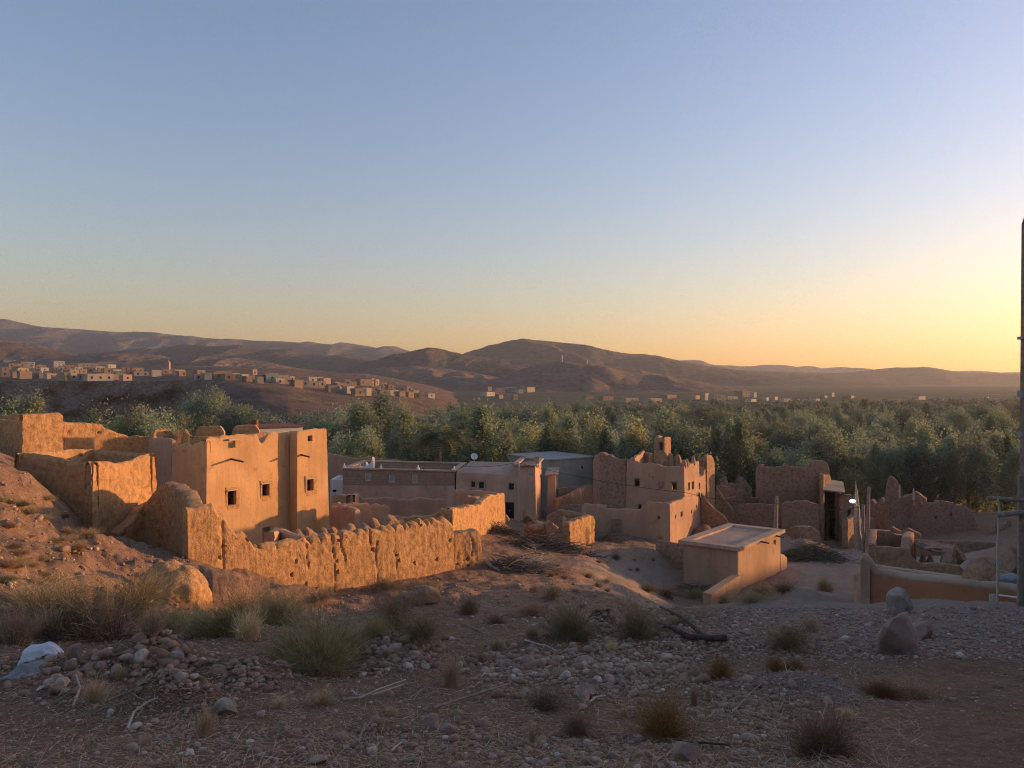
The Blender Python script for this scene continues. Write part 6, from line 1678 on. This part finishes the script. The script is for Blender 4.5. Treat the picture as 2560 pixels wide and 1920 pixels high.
for a in (("straw", 40, 1610, 200, 110, "tall dry straw clump behind the white sack"), ("green", 170, 1580, 220, 110, "olive scrub bush on the bank left of the orange dome"), ("brown", 255, 1595, 200, 130, "brown scrub bush overhanging the cobble heap"),
          ("green", 330, 1540, 170, 100, "grey olive scrub in front of the orange earth dome"), ("green", 90, 1530, 190, 80, "low olive scrub on the lit left bank"), ("brown", 150, 1500, 150, 60, "low dry brown scrub below the roofless tower"), ("twigs", 130, 1600, 160, 130, "bare grey twigs sticking out of the left scrub"), ("twigs", 285, 1600, 120, 110, "bare branch tangle above the cobble heap"),
          ("green", 430, 1585, 170, 75, "low green scrub right below the orange dome"), ("straw", 500, 1592, 150, 85, "tall yellow grass clump below the orange dome"), ("green", 560, 1588, 150, 90, "yellow green scrub next to the tall grass"), ("brown", 610, 1545, 160, 90, "brown scrub against the eroded bank"), ("green", 690, 1560, 130, 90, "dry green scrub at the foot of the eroded bank"),
          ("green", 795, 1690, 225, 180, "large round green scrub bush casting deep shade"), ("twigs", 800, 1640, 200, 150, "pale bare twigs in the large green bush"), ("green", 870, 1655, 90, 90, "smaller green scrub touching the large bush"), ("green", 720, 1650, 120, 90, "green scrub on the left flank of the large bush"),
          ("brown", 985, 1575, 105, 100, "brown green scrub above the cobble pile"), ("brown", 1050, 1600, 110, 70, "low brown scrub right of the cobble pile"), ("green", 935, 1595, 90, 60, "low green scrub above the cobble pile"), ("green", 1172, 1535, 62, 46, "round dark scrub on the open slope"),
          ("straw", 1128, 1716, 95, 98, "tall straw coloured grass tuft right of the cobble pile"), ("straw", 805, 1764, 120, 52, "flat straw tuft below the large green bush"), ("straw", 235, 1762, 115, 80, "grass tuft at the foot of the cobble heap"), ("straw", 512, 1842, 95, 95, "dry straw tuft on the dirt mound"),
          ("brown", 1425, 1602, 140, 100, "dark brown scrub left of the stone cone"), ("green", 1590, 1597, 125, 92, "dark green scrub right of the stone cone"), ("rust", 1800, 1698, 72, 60, "small rust red bush above the grey gravel heap"), ("rust", 1660, 1842, 165, 112, "wide rust brown bush beside the straw stalks"),
          ("brown", 1360, 1774, 125, 62, "low brown bush on the stony foreground"), ("brown", 1442, 1842, 100, 70, "straggly brown bush near the bottom stones"), ("straw", 1735, 1764, 38, 64, "thin straw stalks beside the grey gravel heap"), ("straw", 1770, 1752, 24, 48, "few pale stalks on the grey gravel heap"),
          ("brown", 1972, 1622, 105, 64, "brown bush on the grey gravel slope"), ("brown", 2026, 1580, 52, 48, "small dark bush high on the grey gravel slope"), ("rust", 1940, 1678, 60, 40, "low rust bush above the gravel heap"), ("rust", 1985, 1676, 50, 30, "low rust sprig right of its twin bush"), ("brown", 2055, 1892, 190, 118, "large dark bush at the lower right"),
          ("rust", 2205, 1742, 110, 40, "flat rust patch of scrub on the right hand dirt"), ("brown", 2290, 1744, 110, 44, "flat brown patch of scrub on the right hand dirt"), ("straw", 1530, 1630, 60, 34, "short straw grass below the stone cone"), ("straw", 1240, 1630, 70, 50, "sparse straw grass beside the twig litter"), ("straw", 1205, 1660, 50, 40, "small straw tuft on the cobbles"),
          ("straw", 1330, 1860, 40, 70, "lone straw stalks on the lower stones"), ("brown", 1380, 1496, 52, 34, "small dark bush on the red slope"), ("brown", 1335, 1480, 28, 18, "tiny dark bush uphill on the red slope"), ("brown", 1495, 1468, 30, 16, "tiny dark tuft on the open red slope"), ("brown", 1470, 1445, 26, 12, "tiny dark tuft near the gully edge"), ("brown", 1378, 1440, 26, 12, "tiny dark tuft below the brush pile"), ("brown", 1540, 1400, 28, 18, "small dark tuft above the gully"),
          ("brown", 1620, 1480, 60, 22, "dark scrub strip along the gully"), ("brown", 1665, 1490, 70, 26, "dark scrub strip by the ramp wall"), ("green", 1740, 1495, 90, 26, "green weeds at the small house foot"), ("green", 1800, 1508, 80, 30, "green weeds below the ramp wall"), ("green", 1880, 1506, 80, 30, "weeds at the crest below the small house"), ("green", 2062, 1478, 46, 38, "dark green bush on the earth pile by the path"), ("green", 1905, 1490, 70, 28, "weeds on the slope before the small house"), ("brown", 1960, 1480, 70, 30, "dark weeds at the earth pile's foot"),
          ("green", 960, 1475, 110, 34, "low green weeds in front of the long wall"), ("brown", 1075, 1470, 44, 20, "dark tuft near the long wall's foot"), ("brown", 800, 1500, 90, 20, "dark weeds at the end of the eroded bank"), ("straw", 1140, 1500, 50, 20, "short dry grass on the sandy slope"), ("green", 995, 1168, 50, 28, "olive bush growing behind the long house roof"), ("brown", 1600, 1330, 60, 18, "dry weeds at the foot of the kasbah ruin"), ("brown", 1330, 1540, 90, 40, "low brown scrub on the shaded slope"), ("brown", 1240, 1560, 70, 34, "dark low scrub left of the long stick"), ("green", 1700, 1560, 60, 26, "sparse weeds above the forked log"), ("straw", 300, 1700, 60, 40, "short dry grass in the cobble heap"), ("straw", 620, 1600, 150, 90, "tall straw grass before the eroded bank"), ("straw", 380, 1590, 130, 80, "straw grass in front of the earth dome"), ("straw", 120, 1590, 150, 90, "pale dry grass above the white sack"), ("straw", 900, 1600, 90, 50, "dry grass above the left of the cobble pile"), ("straw", 1330, 1600, 80, 44, "dry grass beside the dark brown scrub"), ("straw", 700, 1770, 70, 36, "thin dry grass below the dark cobble heap"), ("straw", 980, 1790, 60, 30, "short straw tuft by the frond ribs"), ("straw", 1560, 1800, 50, 44, "straw tuft left of the rust brown bush"), ("straw", 2120, 1800, 70, 36, "short straw tuft on the right hand dirt")):
    put_shrub(*a)
for i in range(34):
    sx0, sy0 = rt.uniform(-10, 235), rt.uniform(1190, 1470)
    put_shrub(rt.choice(["brown", "brown", "green"]), sx0, sy0, rt.uniform(26, 64), rt.uniform(9, 20), "low dry weed patch on the lit left hillside", "dry weeds on the left hillside")
for i in range(26):
    sx0, sy0 = rt.uniform(1250, 1720), rt.uniform(1385, 1540)
    put_shrub(rt.choice(["brown", "brown", "straw"]), sx0, sy0, rt.uniform(14, 34), rt.uniform(6, 12), "tiny dry tuft dotted over the open red slope", "tiny tufts on the red slope")

# dry brush piles in the village
def brush(name, label, px, py, w, h, depth, n, mats, L, seed):
    g = at_ground(px, py); d = g[1]
    r = np.random.default_rng(seed)
    W_, H_ = w / F * d / 2, h / F * d
    t_ = thing(name, label, "brushwood", g)
    for mi, (mt, share) in enumerate(mats):
        k = int(n * share)
        u = r.normal(0, .42, (k, 2))
        x, y = g[0] + u[:, 0] * W_ * 1.1, g[1] + u[:, 1] * depth
        z = ground_z(x, y) + np.abs(r.normal(0, .5, k)) * H_ * np.exp(-(u ** 2).sum(1) * 1.5)
        az = r.normal(0.2, .8, k) + (r.random(k) < .5) * math.pi
        D = np.stack([np.cos(az), np.sin(az) * .6, r.normal(0.05, .22, k)], -1); D /= np.linalg.norm(D, axis=1)[:, None]
        V, q, _ = ribbons(np.stack([x, y, z], -1), D, r.uniform(.4, 1.2, k) * L, r.uniform(.02, .05, k), seed + mi, .15, 4)
        me = make_mesh("branches", V - g, q, None, False); set_tint(me, np.repeat(r.uniform(0, 1, k), 8)); tag(link("branches", me, MATS[mt], t_), None, None, None, "stuff")
brush("brush_pile", "long dark pile of dry brushwood before the roofless pen", 1375, 1372, 230, 34, 1.6, 1500, (("brush_green", .6), ("twig", .4)), 1.4, 401)
brush("brush_pile", "dark brushwood spread below the stub wall with pale ends", 1290, 1425, 130, 26, 1.2, 900, (("twig", .6), ("brush_green", .4)), 1.3, 402)
brush("brush_pile", "bundle of bleached pale branches on the sandy slope", 1352, 1416, 60, 18, .5, 260, (("twig_pale", 1.0),), 1.2, 403)
brush("brush_pile", "green brushwood heap at the foot of the dark ruin", 2030, 1400, 165, 46, 1.6, 2200, (("brush_green", .85), ("twig", .15)), 1.2, 404)
brush("brush_pile", "small spray of bleached twigs on the brush pile", 1338, 1385, 22, 30, .2, 60, (("twig_pale", 1.0),), .7, 405)
brush("brush_pile", "thin brushwood litter beside the doorway path", 1250, 1335, 110, 20, 1.4, 500, (("twig", .6), ("brush_green", .4)), 1.0, 406)
brush("brush_pile", "dark brushwood against the kasbah ruin's rubble", 1520, 1350, 120, 16, 1.0, 400, (("twig", .6), ("brush_green", .4)), 1.0, 407)
brush("brush_pile", "dark brush litter in the ditch beside the ramp wall", 1735, 1480, 90, 18, .8, 500, (("brush_green", .6), ("twig", .4)), .9, 408)

# ---------------------------------------------------------------- loose things in the foreground
def stick(label, pts, r0, r1, mat, name="stick", lift=0.03, cat="stick"):
    P3 = []
    for (px, py, h) in pts:
        g = at_ground(px, py); P3.append(g + np.array([0, 0, h + lift]))
    mb = MB(); mb.tube(P3, np.linspace(r0, r1, len(P3)), 7)
    return tag(mb.build(name, MATS[mat], None, True), label, cat)
lg = thing("forked_log", "dark forked dead branch lying right of the dark green scrub", "log", at_ground(1760, 1604))
def logpart(nm, pts, rad):
    mb = MB(); mb.tube([at_ground(px, py) + np.array([0, 0, h]) for (px, py, h) in pts], rad, 9); mb.build(nm, MATS["wood_dark"], lg, True)
logpart("trunk", [(1818, 1610, .10), (1770, 1609, .09), (1720, 1604, .09), (1680, 1588, .12), (1638, 1570, .14)], [.062, .06, .054, .042, .026])
logpart("branch", [(1758, 1606, .10), (1720, 1584, .2), (1690, 1565, .26), (1650, 1545, .26)], [.044, .038, .032, .022])
for k, pts in enumerate(([(857, 1757, .02), (900, 1758, .05), (945, 1748, .10), (985, 1738, .12), (1014, 1724, .12)], [(880, 1742, .06), (893, 1752, .05), (930, 1754, .07), (975, 1746, .1), (1008, 1733, .1)])):
    stick("bleached white palm frond rib lying on the ground" if not k else "second bleached frond rib beside its twin", pts, .014, .010, "wood_pale", "palm_rib", .02, "frond")
stick("long brown stick slanting across the dark ground", [(1082, 1782, .02), (1160, 1757, .03), (1235, 1733, .03), (1275, 1718, .02)], .018, .012, "wood_grey")
stick("bent bare stick on the side of the dirt mound", [(318, 1836, .02), (335, 1800, .05), (370, 1775, .06), (395, 1762, .05)], .014, .008, "wood_pale")
stick("long pale stick lying on the right of the cobbles", [(1155, 1563, .02), (1210, 1590, .03), (1262, 1612, .03)], .018, .012, "wood_grey")
stick("short pale stick near the stones in the middle", [(1473, 1767, .02), (1490, 1754, .03), (1514, 1750, .02)], .014, .012, "wood_pale")
stick("curved thin branch on the grey gravel heap", [(1828, 1795, .02), (1858, 1768, .05), (1880, 1745, .05), (1904, 1725, .03)], .012, .008, "wood_grey")
stick("pale root straggling over the cobble spread", [(1312, 1612, .03), (1340, 1620, .04), (1370, 1624, .03), (1392, 1636, .02)], .016, .01, "wood_pale")
stick("thin dark stick at the lower right stones", [(1700, 1870, .02), (1760, 1873, .03), (1825, 1876, .02)], .012, .01, "wood_dark")
stick("short pale stick below the large dark bush", [(1958, 1843, .02), (1990, 1844, .03), (2015, 1847, .02)], .012, .01, "wood_pale")
stick("split pale stick at the lower middle", [(895, 1870, .02), (905, 1848, .03), (915, 1822, .03)], .013, .01, "wood_grey")
stick("crooked pale twig near the bottom edge", [(978, 1892, .02), (990, 1885, .03), (1004, 1873, .03)], .01, .008, "wood_pale")
stick("pale stick poking from the cobble heap", [(183, 1778, .02), (200, 1745, .06), (190, 1715, .1)], .016, .01, "wood_pale")
stick("long thin stick at the foot of the dirt mound", [(260, 1770, .03), (330, 1748, .06), (365, 1728, .06)], .010, .008, "wood_grey")
stick("driftwood trunk piece at the end of the stub wall", [(1212, 1412, .15), (1228, 1424, .12), (1248, 1432, .08)], .14, .06, "wood_grey", "driftwood")

# white sack and grey matting over the left heap
def drape(name, label, cat, c, ax_, ay_, mat, seed, lift, holes=0.0):
    n = 40
    u, v = np.meshgrid(np.linspace(-1, 1, n), np.linspace(-1, 1, n), indexing='ij')
    rag = 1 + 0.18 * n2(u * 3, v * 3, 1.0, 3, seed)
    x = c[0] + (ax_[0] * u + ay_[0] * v) * rag; y = c[1] + (ax_[1] * u + ay_[1] * v) * rag
    z = ground_z(x, y) + lift * (1 - 0.75 * np.maximum(np.abs(u), np.abs(v)) ** 4) + 0.05 * n2(u * 2 + v * 5, v * 2, 1.0, 3, seed + 3)
    e = np.stack([x, y, z], -1)
    bt_ = e.copy(); bt_[..., 2] -= 0.015
    ii_ = np.arange(n * n).reshape(n, n)
    q = np.stack([ii_[:-1, :-1], ii_[1:, :-1], ii_[1:, 1:], ii_[:-1, 1:]], -1).reshape(-1, 4)
    rim = np.concatenate([ii_[:, 0], ii_[-1, 1:], ii_[::-1, -1][1:], ii_[0, ::-1][1:-1]])
    rq = np.stack([rim, np.roll(rim, -1), np.roll(rim, -1) + n * n, rim + n * n], -1)
    return tag(part(name, np.concatenate([e.reshape(-1, 3), bt_.reshape(-1, 3)]), np.concatenate([q, q[:, ::-1] + n * n, rq]), None, MATS[mat], None, True, 60), label, cat)
drape("white_sack", "torn white plastic sack draped over the left earth heap", "sack", plan(104, 11.2), (0.24, 0.10), (-0.05, 0.16), "plastic_white", 3, 0.13)
drape("grey_matting", "grey matted cloth hanging below the white sack", "cloth", plan(70, 10.8), (0.24, 0.05), (0.04, 0.2), "matting", 5, 0.05)

# boulders
def boulder(label, px, py, w, h, mat, seed, dep=0.8, facet=0.45, rot=0.3):
    g = at_ground(px, py); d = g[1]; rx = w / F * d / 2; rz = h / F * d / 2
    lump("boulder", label, "boulder", g + np.array([0, rx * dep * .5, rz * 0.62]), (rx * 1.12, rx * dep, rz * 1.4), mat, seed, amp=0.28, facet=facet, rot=rot)
boulder("big lower boulder of the rock pair by the gravel slope", 2262, 1640, 125, 112, "boulder_rock", 41, 0.8, 0.6)
boulder("upright grey boulder standing behind the big rock", 2256, 1532, 72, 78, "boulder_grey", 45, 0.7, 0.62)
boulder("shoulder rock leaning on the big boulder", 2308, 1600, 50, 56, "boulder_rock", 47)
boulder("small rock at the upright boulder's foot", 2232, 1540, 26, 22, "boulder_rock", 49)
boulder("rough half buried boulder at the bottom stones", 1720, 1905, 80, 44, "boulder_rock", 51)
boulder("red earthen clod on the slope before the long wall", 1060, 1512, 70, 40, "mud_ruin", 53, 0.8, 0.2)
boulder("pointed pale block in the cobble heap", 440, 1668, 36, 34, "boulder_grey", 55)
boulder("tan upright slab in the left cobble heap", 186, 1655, 34, 44, "boulder_rock", 57, .5)
boulder("brown rock in the middle of the dark ground", 1465, 1745, 60, 34, "boulder_rock", 59)
boulder("weathered rock cluster head by the long stick", 1080, 1822, 42, 32, "boulder_rock", 61)
boulder("round rock beside the weathered cluster", 1120, 1835, 40, 26, "boulder_rock", 63)
boulder("long pale rock below the dirt mound", 560, 1790, 60, 40, "boulder_grey", 65, .6)
lump("earth_dome", "rounded orange earth dome half lit by the sun", "mound", at_ground(402, 1500) + np.array([0, 0.9, -0.15]), (0.98, 0.95, 1.0), "mud_orange", 71, sub=5, amp=0.26)

# ---------------------------------------------------------------- stones: the largest one by one, the rest as gravel
def ico(sub):
    bm = bmesh.new(); bmesh.ops.create_icosphere(bm, subdivisions=sub, radius=1.0)
    V = np.array([v.co[:] for v in bm.verts]); T = np.array([[v.index for v in f.verts] for f in bm.faces]); bm.free()
    return V, T
iV2, iT2 = ico(2); iV1, iT1 = ico(1)
stone_me = []
for k in range(12):
    V = iV2 * (1 + 0.30 * fbm(iV2 * 1.1 + k * 5.1, 3, k))[:, None]
    q_ = np.random.default_rng(k); 
    for j in range(4):
        nq = q_.normal(size=3); nq /= np.linalg.norm(nq); V = V - np.clip(V @ nq - (0.72 if k % 3 else 0.5), 0, None)[:, None] * nq * 0.85
    V = V * np.array([1.0, q_.uniform(.65, .95), q_.uniform(.5, .75)])
    me = make_mesh("stone", V, None, iT2, True); set_tint(me, np.zeros(len(V))); me.materials.append(MATS["river_stone"]); stone_me.append(me)
rs = np.random.default_rng(55)
ZONES = [("heap by the white sack", 130, 1690, 90, 60, 110, .055), ("tall cobble heap under the left scrub", 410, 1650, 95, 65, 330, .05), ("small dark cobble heap left of the green bush", 620, 1690, 75, 45, 220, .038),
         ("cobble pile behind the green bush", 985, 1630, 100, 42, 520, .042), ("stone cone between the dark scrubs", 1500, 1590, 42, 36, 130, .045), ("cobble spread in the middle ground", 1520, 1690, 230, 60, 900, .042),
         ("stone spread at the heap's right", 1290, 1660, 120, 40, 300, .042), ("dirt mound", 420, 1830, 120, 60, 260, .032), ("stones beside the grey gravel heap", 1880, 1770, 130, 70, 420, .036), ("stones at the lower middle", 900, 1850, 330, 60, 600, .030), ("stones along the bottom edge", 1500, 1880, 420, 45, 900, .030)]
ST = []                                        # x, y, size, zone
def add_stones(px, py, sz, zone):
    ds = None
    for a, b, s_ in zip(px, py, sz):
        ST.append((a, b, s_, zone))
for zi, (lab, cx, cy_, wx, wy, n, sz) in enumerate(ZONES):
    add_stones(rs.normal(cx, wx * .6, n), rs.normal(cy_, wy * .6, n), sz * np.exp(rs.normal(0, .42, n)), zi)
n = 13000
add_stones(rs.uniform(-60, 2150, n), rs.uniform(1560, 1960, n), .015 * np.exp(rs.normal(0, .55, n)), -1)
n = 6000
add_stones(rs.uniform(1500, 2600, n), rs.uniform(1520, 1650, n), .022 * np.exp(rs.normal(0, .45, n)), -2)
n = 2600
add_stones(rs.uniform(1900, 2620, n), rs.uniform(1640, 1960, n), .012 * np.exp(rs.normal(0, .5, n)), -1)
n = 1300
add_stones(rs.uniform(780, 1750, n), rs.uniform(1440, 1570, n), .03 * np.exp(rs.normal(0, .5, n)), -3)
n = 700
add_stones(rs.uniform(-40, 480, n), rs.uniform(1180, 1560, n), .035 * np.exp(rs.normal(0, .5, n)), -3)
ST = np.array(ST)
# photo rows to plan depth through the smooth slope (one shared table per column band)
dtab = np.exp(np.linspace(math.log(4.5), math.log(60), 260))
dd = np.empty(len(ST))
cb = np.round(ST[:, 0] / 40).astype(int)
for c_ in np.unique(cb):
    zz = ground_z((c_ * 40 - CX) / F * dtab, dtab)
    rowy = CY - zz / dtab * F
    rowy = np.minimum.accumulate(rowy)
    m_ = cb == c_
    dd[m_] = np.interp(-ST[m_, 1], -rowy, dtab)
sx_ = (ST[:, 0] - CX) / F * dd
okm = (dd > 5.0) & (dd < 48)
ST, dd, sx_ = ST[okm], dd[okm], sx_[okm]
sz_ = ground_z(sx_, dd)
size = np.minimum(ST[:, 2], 0.17) * np.clip(dd / 11, .8, 1.3)
HAND = [(794, 1908, .098), (930, 1886, .07), (1040, 1886, .05), (1510, 1890, .06), (325, 1862, .055), (640, 1872, .055), (2065, 1752, .07), (1940, 1752, .075), (1900, 1690, .06), (2030, 1740, .05), (1530, 1895, .06), (1830, 1900, .05), (120, 1670, .10), (140, 1705, .12), (355, 1630, .12), (455, 1600, .13), (470, 1622, .11), (340, 1668, .12), (1490, 1905, .05), (715, 1845, .08), (740, 1840, .08)]
score = size / dd
order = np.argsort(-score)
big_i, small_i = order[:255], order[255:]
ZL = {i: z[0] for i, z in enumerate(ZONES)}
ZL[-1] = "dark stony foreground"; ZL[-2] = "grey gravel slope"; ZL[-3] = "open red slope"
def put_stone(x, y, z, s_, where, k):
    big_ = "large" if s_ > 0.10 else ("fist sized" if s_ > 0.06 else "small")
    o = link("loose_stone", stone_me[k % 12], None, None, (x, y, z + s_ * .22))
    r = random.Random(k)
    o.scale = (s_, s_ * r.uniform(.8, 1.1), s_ * r.uniform(.8, 1.15)); o.rotation_euler = (r.uniform(-.35, .35), r.uniform(-.35, .35), r.uniform(0, 6.28))
    pre = "on" if where in ("open red slope", "grey gravel slope", "dark stony foreground", "dirt mound") else "in"
    if where.startswith("stones"): lab = f"{big_} rounded river stone of the {where}"
    else: lab = f"{big_} rounded river stone {pre} the {where}"
    tag(o, lab, "stone", lab.replace("stone ", "stones ", 1))
for k, i in enumerate(big_i):
    put_stone(sx_[i], dd[i], sz_[i], size[i], ZL[int(ST[i, 3])], k)
for k, (px, py, s_) in enumerate(HAND):
    g = at_ground(px, py); put_stone(g[0], g[1], g[2], s_, "dark stony foreground" if px > 500 else "tall cobble heap under the left scrub", 300 + k)
k_ = len(small_i)
base_sh = np.stack([iV1 * (1 + 0.35 * fbm(iV1 * 1.2 + j * 3.3, 2, j))[:, None] * [1, .8, .6] for j in range(16)])
pick = rs.integers(0, 16, k_); ang = rs.uniform(0, 6.28, k_)
B = base_sh[pick] * size[small_i][:, None, None]
ca_, sa_ = np.cos(ang)[:, None], np.sin(ang)[:, None]
B = np.stack([B[..., 0] * ca_ - B[..., 1] * sa_, B[..., 0] * sa_ + B[..., 1] * ca_, B[..., 2]], -1)
B += np.stack([sx_[small_i], dd[small_i], sz_[small_i] + size[small_i] * .15], -1)[:, None]
T = (iT1[None] + (np.arange(k_) * len(iV1))[:, None, None]).reshape(-1, 3)
me = make_mesh("gravel", B.reshape(-1, 3), None, T, True); set_tint(me, np.repeat(rs.uniform(0, 1, k_), len(iV1)))
tag(link("gravel", me, MATS["river_stone"]), "small stones and gravel strewn over the slope", "gravel", None, "stuff")
# dry litter: straw bits and thin twigs on the dark ground
n = 9000
px, py = rs.uniform(-40, 2300, n), rs.uniform(1570, 1950, n)
cb = np.round(px / 40).astype(int); ld = np.empty(n)
for c_ in np.unique(cb):
    zz = ground_z((c_ * 40 - CX) / F * dtab, dtab); rowy = np.minimum.accumulate(CY - zz / dtab * F); m_ = cb == c_; ld[m_] = np.interp(-py[m_], -rowy, dtab)
lx = (px - CX) / F * ld; lz = ground_z(lx, ld) + .012
az = rs.uniform(0, 6.28, n); D = np.stack([np.cos(az), np.sin(az), np.abs(rs.normal(0, .25, n))], -1); D /= np.linalg.norm(D, axis=1)[:, None]
V, q, _ = ribbons(np.stack([lx, ld, lz], -1), D, rs.uniform(.05, .28, n), rs.uniform(.004, .009, n), 77, .1, 3)
me = make_mesh("dry_litter", V, q, None, False); set_tint(me, np.repeat(rs.uniform(0, .8, n), 6))
tag(link("dry_litter", me, MATS["straw"]), "dry straw bits and twigs littering the ground", "litter", None, "stuff")

# ---------------------------------------------------------------- air
m, nt, out = new_mat("haze_air")
pv = nd(nt, "ShaderNodeVolumePrincipled")
pv.inputs["Color"].default_value = (0.86, 0.86, 0.86, 1)
pv.inputs["Density"].default_value = 1.2e-4
pv.inputs["Anisotropy"].default_value = 0.5
nt.links.new(pv.outputs[0], out.inputs["Volume"])
mb = MB(); mb.hexa([[-4700, -4700, -27], [4700, -4700, -27], [4700, 4700, -27], [-4700, 4700, -27]], [[-4700, -4700, 345], [4700, -4700, 345], [4700, 4700, 345], [-4700, 4700, 345]])
hz_ = mb.build("haze", m, None); tag(hz_, "thin evening haze filling the valley air", "haze", None, "stuff")
print("TREES", NTREE, "STONES", len(big_i), "OBJS", len(bpy.data.objects))
